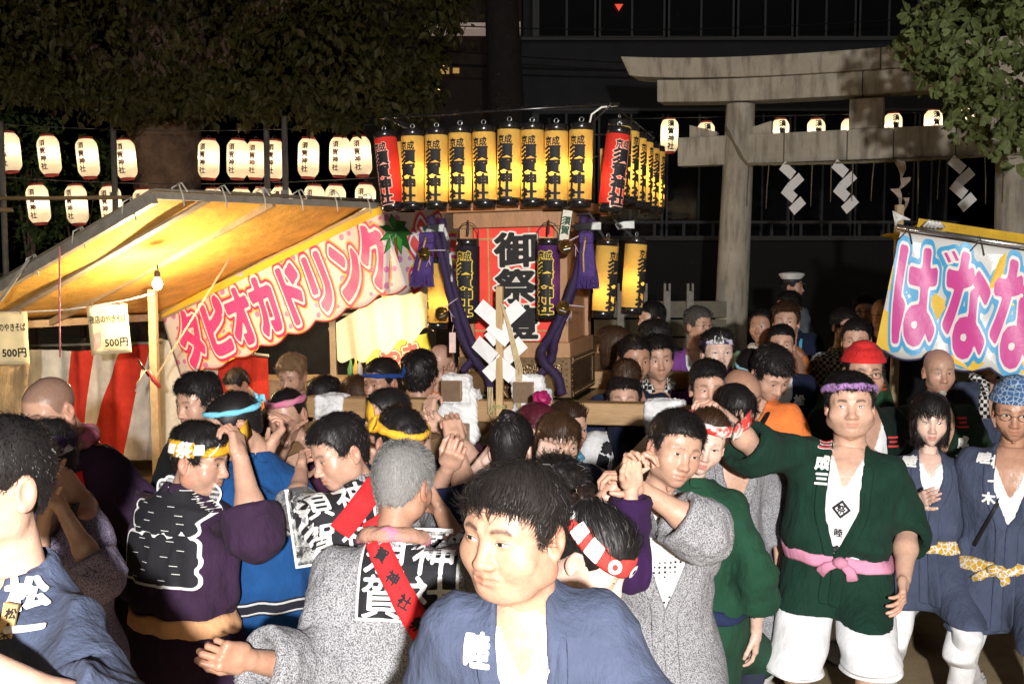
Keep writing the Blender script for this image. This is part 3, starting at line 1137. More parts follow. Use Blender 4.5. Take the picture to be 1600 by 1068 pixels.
    if happi:
        sd0 = np.float32((head[0] * .013, head[1] * .017, 0))
        SL = []
        for side in ('L', 'R'):
            S, E, W, M = skel[side]
            ext = arms.get(side, {}).get('slv', sleeve) if arms else sleeve
            dirf = (W - E).normalized()
            end = E + dirf * (ext * FORE * s) if ext > 0 else S.lerp(E, 1 + ext)
            dn = Vector((0, 0, -1))
            SL.append((np.float32(S), np.float32(E), np.float32(end), np.float32(dirf if ext > 0 else (E - S).normalized()), ext,
                       np.float32(dn)))
        R0 = .070 + .012 * fat - .010 * fem
        def happi_f(p):
            dd, q = trunk(p, .016, pinch=.016 if belt else 0, flare=.05)
            x, y, z = q[:, 0], q[:, 1], q[:, 2]
            # shoulders closed by the collar
            dd = np.maximum(dd, (z - .012) * s)
            pn = (p + sd0)
            fold = vnoise(pn * np.float32((11, 11, 3.0))) * .014 + vnoise(pn * np.float32((26, 26, 8))) * .005
            fold += .010 * (1 - np.abs(vnoise(pn * np.float32((9, 9, 4)) + 7))) ** 4 - .004
            if belt:
                fold = fold * (1 + .8 * np.exp(-((z - beltz - .06) / .07) ** 2)) - .012 * np.exp(-((z - beltz - .075) / .05) ** 2)
            fold = fold * smooth01(-z, .06, .16)
            dd = dd + np.minimum(fold, .007) * s
            for hp_, kn_, _f in legpts.values():
                dd = smin(dd, sd_cone(p, hp_, kn_, .098 * s * (1 + .2 * fat), .094 * s * (1 + .2 * fat)), .09)
            dd = np.maximum(dd, (hem - z) * s)
            deep, _ = trunk(p, -.035)
            # V opening in front
            wv = np.clip((z + vneck) * .36, -.05, openv + .004)
            v = np.maximum(np.abs(x) - wv, y + .0) * s
            v = np.maximum(v, -deep)
            dd = smax(dd, -v, .005)
            for (S, E, W, df, ext, dn) in SL:
                r1 = R0 * s
                rs = r1 * 1.02 * sw
                e = sd_cone(p, S, E, r1 * .98, rs)
                if ext > 0:
                    e = smin(e, sd_cone(p, E, W + df * .05, rs, rs * 1.05), .05)
                    # hanging fullness
                    e = smin(e, sd_cone(p, E + dn * .03 * s, W + df * .05 + dn * .042 * s * sw, rs * .8, rs * .9), .05)
                else:
                    e = np.minimum(e, sd_cone(p, S, W + df * .05, r1 * .98, rs))
                    e = smin(e, sd_cone(p, S + dn * .02, W + df * .05 + dn * .04 * s * sw, r1 * .8, rs * .9), .05)
                mid = (p - E) @ df
                fo = vnoise(pn * 13 + 5) * .008 + vnoise(pn * 28) * .004 - .009 * (1 - np.abs(vnoise(pn * np.float32((10, 10, 14)) + 3))) ** 4
                # rings of cloth at the elbow
                ax2 = (E - S) / max(float(np.linalg.norm(E - S)), 1e-6)
                fo += .004 * np.sin(((p - E) @ ax2) * 150 + vnoise(pn * 9) * 3) * np.exp(-(ln(p - E) / .11) ** 2)
                e = e + fo * s
                cut = (p - W) @ df
                cav = sd_cone(p, W - df * .10, W + df * .08, rs * .5, rs * .86)
                cav = smin(cav, sd_cone(p, W - df * .06 + dn * .03 * s * sw, W + df * .08 + dn * .042 * s * sw, rs * .4, rs * .74), .04)
                e = np.maximum(np.maximum(e, cut), -cav)
                dd = smin(dd, e, .045)
            return dd
        pts = corners + [Vector(map(float, e[2])) for e in SL] + [Vector(map(float, e[1])) for e in SL]
        lo = [min(c[k] for c in pts) - .14 for k in range(3)]
        hi = [max(c[k] for c in pts) + .14 for k in range(3)]
        HV, HQ = surf(happi_f, lo, hi, tv)
        HV = relax(HV, HQ, 1, .35)
        hobj = mesh_obj('happi_coat', HV - O, HQ, cloth(happi[0], happi[1], happi[2] if len(happi) > 2 else None, col2=happi[3] if len(happi) > 3 else None), root)
        bvh = BVHTree.FromPolygons([Vector(map(float, v)) for v in HV], [tuple(map(int, q)) for q in HQ])
    ctx = dict(root=root, O=O, T=T, Rb=Rb, Rp=Rp, s=s, bvh=bvh, hobj=hobj, nb=nb, hc=hc, Rh=Rh, toworld=toworld, wpt=Vector(wpt), trunk=trunk, kind=kind, skel=skel, fat=fat, fem=fem, dist=dist, body=body, hair=hair, legpts=legpts)
    # ---- collar band
    if happi and eri is not False:
        ecol = eri or happi
        add_eri(ctx, ecol, vneck, hem, openv)
    if belt:
        add_belt(ctx, belt, beltz)
    if band:
        add_band(ctx, **band)
    if legs in ('trousers', 'shorts') and legcol:
        add_legs(ctx, legs, legcol)
    elif legs == 'none' and legcol:
        add_legs(ctx, 'trousers', legcol)
    if glasses:
        add_glasses(ctx)
    if crest:
        for c in (crest if isinstance(crest, list) else [crest]):
            c(ctx)
    return ctx

def ray_on(ctx, local, dirl, fallback=True, off=.004):
    """project a point of the torso frame along dirl (torso frame) onto the coat"""
    o = ctx['T'](local)
    dv = (ctx['Rb'] @ Vector(dirl)).normalized()
    hit = ctx['bvh'].ray_cast(o - dv * .6, dv, 1.2)
    if hit[0] is None:
        return o, -dv
    return hit[0] - dv * off, hit[1]

def ribbon(ctx, centers, halfs, name, mat, parent=None, thick=.004, side=None):
    """cloth strip through world points; halfs: sideways half-width vectors; normals: offset direction"""
    pass

def add_eri(ctx, ecol, vneck, hem, openv):
    s, O = ctx['s'], ctx['O']
    mat = cloth(ecol[0], ecol[1], ecol[2] if len(ecol) > 2 else None, col2=ecol[3] if len(ecol) > 3 else None)
    for sg in (1, -1):
        rows = []
        # from the back of the neck over the shoulder down the front
        zs = [(.010, 90), (.012, 60), (.008, 25)]
        for z, an in zs:
            a = math.radians(an)
            r_in, r_out = .066 + .010 * ctx['fat'], .092 + .014 * ctx['fat']
            x, y = math.cos(a), math.sin(a)
            rows.append([ctx['T']((sg * x * r_in, .004 + y * r_in * 1.05, .022)), ctx['T']((sg * x * (r_in + .010), .004 + y * (r_in + .012), .024)), ctx['T']((sg * x * r_out, .004 + y * r_out, -.016))])
        zz = -.035
        while zz > hem + .02:
            wv = max(min((zz + vneck) * .36, openv), 0.0)
            w2 = .050
            r = []
            lap = -.012 if (sg > 0 and wv < .004) else .0
            for u in (0.0, .5, 1.0):
                x = wv + lap + w2 * u
                hp = None
                if ctx['bvh']:
                    o, nn = ray_on(ctx, (sg * x, 0, zz), (0, 1, 0), off=.0035 + (.003 if sg > 0 else 0))
                    r.append(o)
            # innermost edge tucked back
            rows.append(r)
            zz -= .035
        V, F = [], []
        for r in rows: V += [v for v in r]
        n = len(rows)
        # lift over the neck: interpolate a shoulder row
        for i in range(n - 1):
            for j in range(2):
                a = i * 3 + j
                q = (a, a + 1, a + 4, a + 3)
                F.append(q if sg > 0 else q[::-1])
        o = mesh_obj('collar_band', [np.float32(v) - O for v in V], F, mat, ctx['hobj'])
        md = o.modifiers.new('thick', 'SOLIDIFY'); md.thickness = .006 * s; md.offset = 0
        sb = o.modifiers.new('sub', 'SUBSURF'); sb.levels = 1; sb.render_levels = 1

def ring_profile(ctx, z, grow, n=40):
    """outline of the coat at height z of the torso, found by rays from outside"""
    pts = []
    for k in range(n):
        an = 2 * math.pi * k / n
        dx, dy = math.sin(an), -math.cos(an)
        c = ctx['T']((0, -.02 * ctx['fat'], z))
        dv = (ctx['Rb'] @ Vector((dx, dy, 0))).normalized()
        A = .19 + .06 * ctx['fat']
        B = .13 + .06 * ctx['fat']
        rr = 1 / math.sqrt((dx / A) ** 2 + (dy / B) ** 2)
        hit = ctx['bvh'].ray_cast(c + dv * (rr + .09), -dv, .5) if ctx['bvh'] else (None,)
        if hit[0] is not None and (hit[0] - c).length < rr + .05:
            pts.append(hit[0] + dv * grow)
        else:
            pts.append(c + dv * (rr + grow) * ctx['s'])
    # smooth
    for _ in range(2):
        pts = [(pts[i - 1] + pts[i] * 2 + pts[(i + 1) % n]) / 4 for i in range(n)]
    return pts

def add_belt(ctx, belt, z):
    """belt=(name, colour, height, pattern, knot)"""
    name, col, h = belt[0], belt[1], belt[2]
    pat = belt[3] if len(belt) > 3 else None
    mat = cloth(name, col, pat, wr=.5)
    n = 48
    rows = []
    for j, (dz, g) in enumerate(((h / 2, .002), (h * .3, .009), (0, .011), (-h * .3, .009), (-h / 2, .002))):
        rr = ring_profile(ctx, z + dz, g, n)
        rows.append([p + Vector((0, 0, .004 * math.sin(i * 1.1) + .010 * math.sin(2 * math.pi * i / n + 1))) for i, p in enumerate(rr)])
    V = [p for r in rows for p in r]
    F = []
    for j in range(4):
        for i in range(n):
            i2 = (i + 1) % n
            F.append((j * n + i, (j + 1) * n + i, (j + 1) * n + i2, j * n + i2))
    o = mesh_obj('belt', [np.float32(v) - ctx['O'] for v in V], F, mat, ctx['root'])
    md = o.modifiers.new('thick', 'SOLIDIFY'); md.thickness = .006; md.offset = 0
    if len(belt) > 4 and belt[4]:
        k = belt[4]   # knot position angle
        i = int(k / 360 * n) % n
        c = rows[2][i] + (rows[2][i] - ctx['T']((0, 0, z))).normalized() * .012
        mb = MB()
        t = (rows[2][(i + 1) % n] - rows[2][i - 1]).normalized()
        mb.tube([c - t * .03, c - t * .012, c, c + t * .012, c + t * .03], [.012, .022, .026, .022, .012], 10)
        mb.tube([c, c + t * .04 + Vector((0, 0, -.035)), c + t * .05 + Vector((0, 0, -.075))], [(.012, .014), (.010, .022), (.005, .028)], 8)
        mb.tube([c, c - t * .05 + Vector((0, 0, -.02)), c - t * .08 + Vector((0, 0, -.05))], [(.012, .014), (.010, .02), (.005, .026)], 8)
        mesh_obj('belt_knot', [np.float32(v) - ctx['O'] for v in mb.v], mb.f, mat, o)

def head_ring(ctx, z0, tiltdeg, n=44, grow=.004, hairpad=None):
    """points round the head (head frame) on a plane at height z0, tilted up to the back"""
    w = ctx['kind'].get('w', 1)
    pad = hairpad or .001
    if ctx['hair'] and hairpad is None:
        h_ = HSTYLE[ctx['hair']]
        pad = h_['th'] * .9 + h_['top'] * float(smooth01(np.float32(z0), .03, .11))
    pts = []
    for k in range(n):
        an = 2 * math.pi * k / n
        x, y = math.sin(an), -math.cos(an)
        zz = z0 + math.sin(R(tiltdeg)) * y * .09
        dz = (zz - .030) / .088
        sc_ = math.sqrt(max(.12, 1 - dz * dz))
        A, B = .0765 * w * sc_ + pad + grow, .094 * sc_ + pad + grow
        rr = 1 / math.sqrt((x / A) ** 2 + (y / B) ** 2)
        pts.append(Vector((x * rr, .008 + y * rr, zz)))
    return pts

def add_band(ctx, col=(.7, .4, .05), name='headband_yellow', kind='twist', z=.055, tilt=0, r=.011, h=.045, knot=None, pat=None, col2=None, pad=None, label=None):
    """cloth round the head: kind 'twist' (rolled), 'flat' (folded strip), 'cap' (tied over the crown)"""
    mat = cloth(name, col, pat, col2=col2, wr=.5)
    n = 48
    mb = MB()
    if kind == 'twist':
        pts = head_ring(ctx, z, tilt, n, r * .6, pad)
        pts2 = pts + [pts[0], pts[1]]
        rad = [(r * (1 + .18 * math.sin(i * 1.35)), r * (1 + .18 * math.cos(i * 1.35)) * 1.25) for i in range(len(pts2))]
        # twisted surface: rotating lobed section
        seg = 10
        V, F = [], []
        for i, p in enumerate(pts):
            nx = (Vector((p.x, p.y - .01, 0))).normalized(); up = Vector((0, 0, 1))
            for k in range(seg):
                an = 2 * math.pi * k / seg
                rr = r * (1 + .16 * math.cos(2 * (an - i * .42)) + .05 * math.sin(i * 2.1))
                V.append(p + nx * rr * math.cos(an) + up * rr * 1.25 * math.sin(an))
        for i in range(n):
            for k in range(seg):
                k2 = (k + 1) % seg; i2 = (i + 1) % n
                F.append((i * seg + k, i2 * seg + k, i2 * seg + k2, i * seg + k2))
        mb.add(V, F)
    elif kind == 'flat':
        V, F = [], []
        rows = 6
        rings = [head_ring(ctx, z - h / 2 + h * j / rows, tilt, n, .003 + .003 * math.sin(math.pi * j / rows), pad) for j in range(rows + 1)]
        for j, rg in enumerate(rings):
            for i, p in enumerate(rg):
                V.append(p * (1 + .012 * math.sin(j * 2.6 + i * .25)))
        for j in range(rows):
            for i in range(n):
                i2 = (i + 1) % n
                F.append((j * n + i, j * n + i2, (j + 1) * n + i2, (j + 1) * n + i))
        mb.add(V, F)
    elif kind == 'cap':
        V, F = [], []
        rows = 9
        for j in range(rows + 1):
            zz = z + (.128 - z) * (j / rows) ** .8
            for p in head_ring(ctx, min(zz, .1165), tilt * (1 - j / rows), n, .006 + .003 * math.sin(j * 1.9), pad):
                zt_ = z + (.124 + (pad or 0) * 1.15 - z) * (j / rows) ** .8
                V.append(Vector((p.x * (1 if j < rows else .3), p.y * (1 if j < rows else .3), p.z if j == 0 else zt_ + (p.z - min(zz, .1165)) + (.006 if j == rows else 0))))
        for j in range(rows):
            for i in range(n):
                i2 = (i + 1) % n
                F.append((j * n + i, j * n + i2, (j + 1) * n + i2, (j + 1) * n + i))
        F.append(tuple(rows * n + i for i in range(n)))
        mb.add(V, F)
    if knot is not None:
        an, size = R(knot[0]), knot[1]
        ring = head_ring(ctx, z, tilt, n, r, pad)
        c = ring[int(knot[0] / 360 * n) % n]
        out = Vector((c.x, c.y, 0)).normalized()
        t = Vector((-out.y, out.x, 0))
        c = c + out * .010
        a = size
        mb.tube([c - t * .018 * a, c, c + t * .018 * a], [.010 * a, .019 * a, .010 * a], 10)
        for sgn in (1, -1):
            e1 = c + t * sgn * .028 * a + Vector((0, 0, .022 * a)) + out * .012 * a
            e2 = c + t * sgn * .058 * a + Vector((0, 0, (.040 if sgn > 0 else .012) * a)) + out * .016 * a
            mb.tube([c, e1, e2], [(.009 * a, .010 * a), (.009 * a, .019 * a), (.003 * a, .024 * a)], 8)
    W = ctx['toworld'](np.array([tuple(v) for v in mb.v], np.float32)) - ctx['O']
    o = mesh_obj('headband' if kind != 'cap' else 'head_scarf', W, mb.f, mat, ctx['root'])
    if kind == 'flat':
        md = o.modifiers.new('thick', 'SOLIDIFY'); md.thickness = .003
    if label: o['label'] = label
    return o

def add_legs(ctx, kind, legcol):
    s = ctx['s']
    mat = cloth(legcol[0], legcol[1], wr=.3)
    for sg, side in ((1, 'L'), (-1, 'R')):
        H, K, F = ctx['legpts'][side]
        top = H + Vector((0, 0, .10 * s))
        wd = 1 + .25 * ctx['fat']
        end = F.lerp(K, .02) if kind == 'trousers' else K.lerp(F, .10)
        ra = [.080, .086, .074, .064, .058, .053] if kind == 'trousers' else [.080, .098, .098, .096, .096, .098]
        pts = [top, H.lerp(K, .25), H.lerp(K, .75), K, K.lerp(end, .5), end]
        # dense rings with folds
        rings = []
        m = 26
        for i in range(m):
            t = i / (m - 1) * 5
            a = min(int(t), 4); u = t - a
            p = pts[a].lerp(pts[a + 1], u)
            rings.append((p, (ra[a] * (1 - u) + ra[a + 1] * u) * s * wd))
        V, Fc = [], []
        seg = 22
        for i, (p, r) in enumerate(rings):
            ph = i * .9
            for k in range(seg):
                an = 2 * math.pi * k / seg
                rr = r * (1 + .045 * math.sin(ph + 2 * math.sin(an + sg)) + .05 * abs(math.sin(1.5 * an + i * .22 + sg)) + .02 * math.sin(5 * an + sg) + .015 * RNG.uniform(-1, 1))
                q = p + Vector((rr * math.cos(an), rr * math.sin(an) * 1.05, 0))
                V.append(q)
        for i in range(m - 1):
            for k in range(seg):
                k2 = (k + 1) % seg
                Fc.append((i * seg + k2, i * seg + k, (i + 1) * seg + k, (i + 1) * seg + k2))
        # hem turned in
        n0 = (m - 1) * seg
        for k in range(seg):
            q = V[n0 + k]; c = rings[-1][0]
            V.append(c + (q - c) * .9 + Vector((0, 0, .03)))
        for k in range(seg):
            k2 = (k + 1) % seg
            Fc.append((n0 + k2, n0 + k, m * seg + k, m * seg + k2))
        o = mesh_obj('trouser_leg' if kind == 'trousers' else 'shorts_leg', [np.float32(v) - ctx['O'] for v in V], Fc, mat, ctx['root'])
        sb = o.modifiers.new('sub', 'SUBSURF'); sb.levels = 1; sb.render_levels = 1
        # tabi shoe
        fw = ctx['Rp'] @ Vector((sg * .12, -1, 0)); fw.normalize()
        c = Vector((F.x, F.y, 0))
        mb = MB()
        mb.tube([c - fw * .075 + Vector((0, 0, .035)), c - fw * .05 + Vector((0, 0, .045)), c + Vector((0, 0, .06)), c + fw * .07 + Vector((0, 0, .042)), c + fw * .13 + Vector((0, 0, .028)), c + fw * .175 + Vector((0, 0, .02))],
                [(.022, .022), (.036, .040), (.040, .050), (.042, .036), (.045, .026), (.022, .014)], 12)
        mb.tube([c + Vector((0, 0, .05)), c + Vector((0, 0, .13))], [.044, .042], 12)
        mesh_obj('shoe', [np.float32(v) - ctx['O'] for v in mb.v], mb.f, cloth('tabi_white', (.55, .53, .48)), ctx['root'])

def add_glasses(ctx):
    w = ctx['kind'].get('w', 1)
    mb = MB()
    for sg in (-1, 1):
        ring = []
        for k in range(17):
            an = 2 * math.pi * k / 16
            ring.append(Vector((sg * .033 * w + .0215 * math.cos(an), -.1005 + abs(.033 + sg * .0215 * math.cos(an) * sg) * .12 - .004, -.003 + .0145 * math.sin(an))))
        mb.tube(ring, .0013, 6, cap=False)
        mb.tube([(sg * .0545 * w, -.096, .002), (sg * .076 * w, -.070, .004), (sg * .0795 * w, .005, .006)], .0013, 6)
    mb.tube([(-.0115, -.103, .0), (0, -.1065, .003), (.0115, -.103, .0)], .0013, 6)
    W = ctx['toworld'](np.array([tuple(v) for v in mb.v], np.float32)) - ctx['O']
    mesh_obj('glasses', W, mb.f, plain('glasses_frame', (.05, .045, .04), .25, metal=.6, nscale=50, bstr=0), ctx['root'])

def tidy(V, F, lim):
    """leave out print that would span a gap in the cloth"""
    V = np.array(V)
    return [f for f in F if max(float(np.abs(V[f[i]] - V[f[i - 1]]).max()) for i in range(len(f))) < lim]

def drape(ctx, txt, c, size, mat, back=False, off=0.0, vertical=True, leading=1.0, rot=0, name='lettering', lift=.005, ystep=0, sx=1.0, res=16, adv=None, slant=0.0):
    """lettering printed on the coat: c=(x,z) in the torso frame"""
    V, F = text2d(txt, off, vertical, leading, sx, res, adv)
    cr, sr = math.cos(R(rot)), math.sin(R(rot))
    out = []
    for (u, v) in V:
        u, v = u * size, v * size
        x, z = c[0] + (u * cr - v * sr) * (-1 if back else 1), c[1] + u * sr + v * cr
        o, nn = ray_on(ctx, (x, 0, z), (0, -1 if back else 1, 0), off=lift)
        out.append(np.float32(o) - ctx['O'])
    return mesh_obj(name, out, tidy(out, F, size / res * 4.5), mat, ctx['hobj'], smooth=False)

def decal(ctx, txt, px, py, size, mat, off=0.05, lift=.014, res=22, sx=1.0, rot=0, name='lettering'):
    """lettering printed on the coat round the point seen at a photograph pixel, laid along the cloth there"""
    o = Vector((0, 0, CAM_H))
    h = ctx['bvh'].ray_cast(o, (P(px, py, 5.0) - o).normalized(), 20)
    if not h[0]: return None
    n = (h[1] + (o - h[0]).normalized() * .6).normalized()
    up = Vector((0, 0, 1)) - n * n.z; up.normalize(); rt = up.cross(n)
    cr, sr = math.cos(R(rot)), math.sin(R(rot))
    V, F = text2d(txt, off, False, 1.0, sx, res)
    out = []
    for u, v in V:
        u, v = u * size, v * size
        p = h[0] + rt * (u * cr - v * sr) + up * (u * sr + v * cr)
        q = ctx['bvh'].ray_cast(p + n * .06, -n, .12)
        out.append(np.float32((q[0] if q[0] else p) + n * lift) - ctx['O'])
    return mesh_obj(name, out, tidy(out, F, size / res * 4.5), mat, ctx['hobj'], smooth=False)

def drape_poly(ctx, F2, mat, back=False, lift=.004, name='crest'):
    """printed shape given as (verts, faces) in metres in the torso frame"""
    V, F = F2
    out = []
    for (u, v) in V:
        o, nn = ray_on(ctx, (-u if False else (u * (-1 if back else 1)), 0, v), (0, -1 if back else 1, 0), off=lift)
        out.append(np.float32(o) - ctx['O'])
    e0 = max(abs(V[F[0][0]][0] - V[F[0][1]][0]), abs(V[F[0][0]][1] - V[F[0][2]][1]))
    return mesh_obj(name, out, tidy(out, F, e0 * 4), mat, ctx['hobj'], smooth=False)

def grid2(x0, x1, z0, z1, nx=12, nz=12, wob=0.0):
    V = [(x0 + (x1 - x0) * i / nx + wob * math.sin(j * 1.7), z0 + (z1 - z0) * j / nz + wob * math.sin(i * 1.9)) for i in range(nx + 1) for j in range(nz + 1)]
    F = [(i * (nz + 1) + j, (i + 1) * (nz + 1) + j, (i + 1) * (nz + 1) + j + 1, i * (nz + 1) + j + 1) for i in range(nx) for j in range(nz)]
    return V, F

HK = {
    'm': dict(w=1.0, jaw=1.0),
    'wide': dict(w=1.07, jaw=1.18, fat=1.0, nose=1.12, brow=1.25),
    'old': dict(w=.98, jaw=.95, age=1, nose=1.1, stubble=.12),
    'young': dict(w=.98, jaw=.95, brow=1.0, stubble=.04),
    'f': dict(w=.97, jaw=.82, fem=1, nose=.9, eh=.0052, brow=.55, stubble=0),
}
# ------------------------------------------------------------------ setting
def ground_mat():
    m, nt, b = node_mat('ground_earth')
    co = texco(nt)
    n1 = noise(nt, .55, 5, .6, co); n2 = noise(nt, 7, 5, .65, co); n3 = noise(nt, 90, 3, .6, co)
    c = ramp(nt, n1, [(.35, (.24, .17, .085)), (.65, (.42, .31, .15))])
    c = mixc(nt, .45, c, ramp(nt, n2, [(.35, (.17, .12, .06)), (.65, (.44, .34, .18))]))
    c = mixc(nt, .3, c, ramp(nt, n3, [(.3, (.08, .06, .04)), (.7, (.34, .28, .18))]))
    nt.links.new(c, b.inputs['Base Color']); b.inputs['Roughness'].default_value = .95
    bump(nt, b, n3, .5, .01)
    return m
gv, gf = [], []
GX = [-160, -40, -12, -6, -3, 0, 3, 6, 12, 40, 160]; GY = [-20, -3, 0, 2, 4, 6, 8, 12, 18, 40, 200]
for y in GY:
    for x in GX: gv.append((x, y, 0.0))
for j in range(len(GY) - 1):
    for i in range(len(GX) - 1):
        a = j * len(GX) + i
        gf.append((a, a + 1, a + 1 + len(GX), a + len(GX)))
setp(mesh_obj('ground', gv, gf, ground_mat()), kind='structure')
lw = mesh_obj('lawn', [(-.6, 13.2, .02), (9, 12.6, .02), (12, 17, .03), (-.6, 17, .03)], [(0, 1, 2, 3)], plain('lawn_green', (.05, .09, .02), .95, nscale=30, amt=.5, bstr=.6, bdist=.03))
setp(lw, kind='structure')

# ---- torii
stone = plain('torii_stone', (.40, .355, .285), .92, nscale=9, amt=.22, bstr=.4, bdist=.006)
def stone_mat():
    m, nt, b = node_mat('torii_granite')
    co = texco(nt)
    f = noise(nt, 140, 3, .7, co); l = noise(nt, 2.2, 5, .65, co); st = noise(nt, 5, 4, .6, co, (2.2, 2.2, .35))
    c = ramp(nt, f, [(.25, (.24, .21, .165)), (.5, (.50, .45, .37)), (.8, (.66, .61, .52))])
    c = mixc(nt, .6, c, ramp(nt, l, [(.3, (.29, .255, .195)), (.7, (.56, .51, .42))]))
    sm = N(nt, 'ShaderNodeMath', operation='MULTIPLY')
    nt.links.new(ramp(nt, st, [(.47, 0.0), (.66, 1.0)]), sm.inputs[0]); sm.inputs[1].default_value = .55
    c = mixc(nt, sm.outputs[0], c, (.085, .070, .050))
    nt.links.new(c, b.inputs['Base Color']); b.inputs['Roughness'].default_value = .93
    bump(nt, b, f, .4, .004)
    return m
stone = stone_mat()
TL0 = Vector((2.53, 12.0, 0)); TR0 = Vector((5.33, 10.8, 0))
tax = (TR0 - TL0); SPAN = tax.length; tax.normalize()
TZ = -.09
torii = empty('torii_gate', TL0 + Vector((0, 0, TZ)), math.atan2(tax.y, tax.x))
setp(torii, 'grey stone torii gate with upswept lintel standing behind the crowd', 'torii gate')
for x0, lean in ((0, 1), (SPAN, -1)):
    mb = MB()
    prof = [(0, .22), (.12, .22), (.18, .20), (2.0, .186), (3.9, .164)]
    mb.tube([(x0 + lean * .028 * z, 0, z) for z, r in prof], [r for z, r in prof], 28)
    smooth_by_angle(mb.build('pillar', stone, torii), 50)
def beam(name, u0, u1, zb, zt, hy, curve=0.0, slope=0.0, n=14, parent=torii, gap=.004, endcut=0.0):
    """stone beam along the gate; curve lifts the ends"""
    V, F = [], []
    c = SPAN / 2
    for i in range(n + 1):
        u = u0 + gap + (u1 - u0 - 2 * gap) * i / n
        lift = curve * abs((u - c) / (SPAN / 2 + 1.27)) ** 2.6
        ec = endcut * (1 if u < c else -1) * (1 if (i in (0, n) and abs(u - c) > SPAN / 2 + .6) else 0)
        for (y, z, e) in ((-hy, zb, 1), (hy, zb, 1), (hy * 1.12, zt, 0), (0, zt + slope, 0), (-hy * 1.12, zt, 0)):
            V.append((u + (ec if e else 0), y, z + lift))
    for i in range(n):
        for k in range(5):
            k2 = (k + 1) % 5
            F.append((i * 5 + k, (i + 1) * 5 + k, (i + 1) * 5 + k2, i * 5 + k2))
    F.append((0, 1, 2, 3, 4)); F.append(tuple(n * 5 + k for k in (4, 3, 2, 1, 0)))
    o = mesh_obj(name, V, F, stone, parent, smooth=False)
    md = o.modifiers.new('bev', 'BEVEL'); md.width = .010; md.segments = 2; md.limit_method = 'ANGLE'
    return o
KJ = SPAN * .535
beam('lintel_stone', -1.27, KJ, 4.16, 4.38, .20, .13, .04, endcut=.10)
beam('lintel_stone', KJ, SPAN + 1.27, 4.16, 4.38, .20, .13, .04, endcut=.10)
beam('under_lintel_stone', -.84, KJ - .18, 3.905, 4.156, .155, .095, 0)
beam('under_lintel_stone', KJ - .18, SPAN + .84, 3.905, 4.156, .155, .095, 0)
cuts = [-.60, .0, .62, SPAN * .40, SPAN * .60, SPAN * .78, SPAN, SPAN + .60]
cuts = [-.60, .16, .62, 1.30, 1.78, 2.40, SPAN - .16, SPAN + .60]
for a, b in zip(cuts[:-1], cuts[1:]):
    beam('tie_beam_stone', a, b, 3.215, 3.545, .10, n=2)
mb = MB(); mb.box((SPAN * .49, 0, 3.715), (.36, .17, .335), bev=.01); mb.build('tablet_strut', stone, torii)
for x0, s_ in ((-.15, -1), (.15, 1), (SPAN - .15, -1), (SPAN + .15, 1)):
    x1 = x0 + s_ * .32
    V = [(x0, y, 3.549) for y in (-.05, .05)] + [(x1, y, 3.549) for y in (-.05, .05)] + [(x0, y, 3.60) for y in (-.05, .05)] + [(x1, y, 3.69) for y in (-.05, .05)]
    F = [(0, 2, 3, 1), (4, 5, 7, 6), (0, 4, 6, 2), (1, 3, 7, 5), (2, 6, 7, 3), (0, 1, 5, 4)]
    mesh_obj('wedge', V, F, stone, torii, smooth=False)
# sacred rope with paper streamers under the tie beam
straw = plain('straw_rope', (.19, .155, .10), .95, nscale=60, amt=.4, bstr=.6, bdist=.004)
paper = plain('white_paper', (.78, .77, .76), .8, nscale=30, amt=.05, bstr=.1)
oldpaper = plain('faded_paper', (.52, .42, .34), .85, nscale=30, amt=.1, bstr=.1)
def tw(u, y, z):
    return TL0 + tax * u + Vector((-tax.y, tax.x, 0)) * y + Vector((0, 0, z + TZ))
rope = empty('straw_rope', tw(SPAN * .5, -.14, 3.0))
setp(rope, 'thin straw rope strung beneath the stone tie beam of the torii', 'rope')
mb = MB()
pts = []
for i in range(61):
    u = -.02 + (SPAN + .04) * i / 60
    sag = .03 * math.sin(math.pi * i / 60)
    z = 3.205 - sag
    y = -.205
    if u < .22: z += (.22 - u) / .24 * .42; y = -.205 - .02 * math.sin(u * 8)
    pts.append(tw(u, y, z) - rope.location)
mb.tube(pts, [.016 * (1 + .25 * math.sin(i * 2.4)) for i in range(61)], 8)
mb.build('rope', straw, rope, True)
pxs = [1172, 1202, 1268, 1297, 1330, 1362, 1428, 1462, 1530, 1560]
def u_at(px):
    # gate parameter seen at image column px
    t = (px - 800) / F_PX
    return (t * TL0.y - TL0.x) / (tax.x - t * tax.y)
for px in pxs:
    u = u_at(px); q = tw(u, -.205, 3.18) - rope.location
    m2 = MB(); L = RNG.uniform(.42, .52); dx = RNG.uniform(-.02, .02)
    m2.tube([q, q + Vector((dx, 0, -L * .5)), q + Vector((dx * 1.4, 0, -L))], [.007, .006, .004], 6)
    m2.build('straw_strand', straw, rope, True)
def zigzag(mb, top, w, seg, sgn, n=4, ax=Vector((1, 0, 0)), tilt=.35, mi=0, fold=.03):
    """folded paper streamer: n slanted leaves stepping down"""
    nrm = Vector((0, 0, 1)).cross(ax).normalized()
    p = Vector(top)
    for k in range(n):
        s_ = sgn * (1 if k % 2 == 0 else -1)
        a = p + ax * (-w * .5) + nrm * fold * (k % 2); b = p + ax * (w * .5) + nrm * fold * (k % 2)
        dv = ax * (s_ * w * tilt) + Vector((0, 0, -seg)) + nrm * (fold * (1 if k % 2 == 0 else -1) * .5)
        th = nrm * .003
        V = [a, b, b + dv, a + dv]
        mb.add([v for v in V] + [v + th for v in V], [(0, 1, 2, 3), (7, 6, 5, 4), (0, 4, 5, 1), (1, 5, 6, 2), (2, 6, 7, 3), (3, 7, 4, 0)], mi)
        p = p + dv * .86
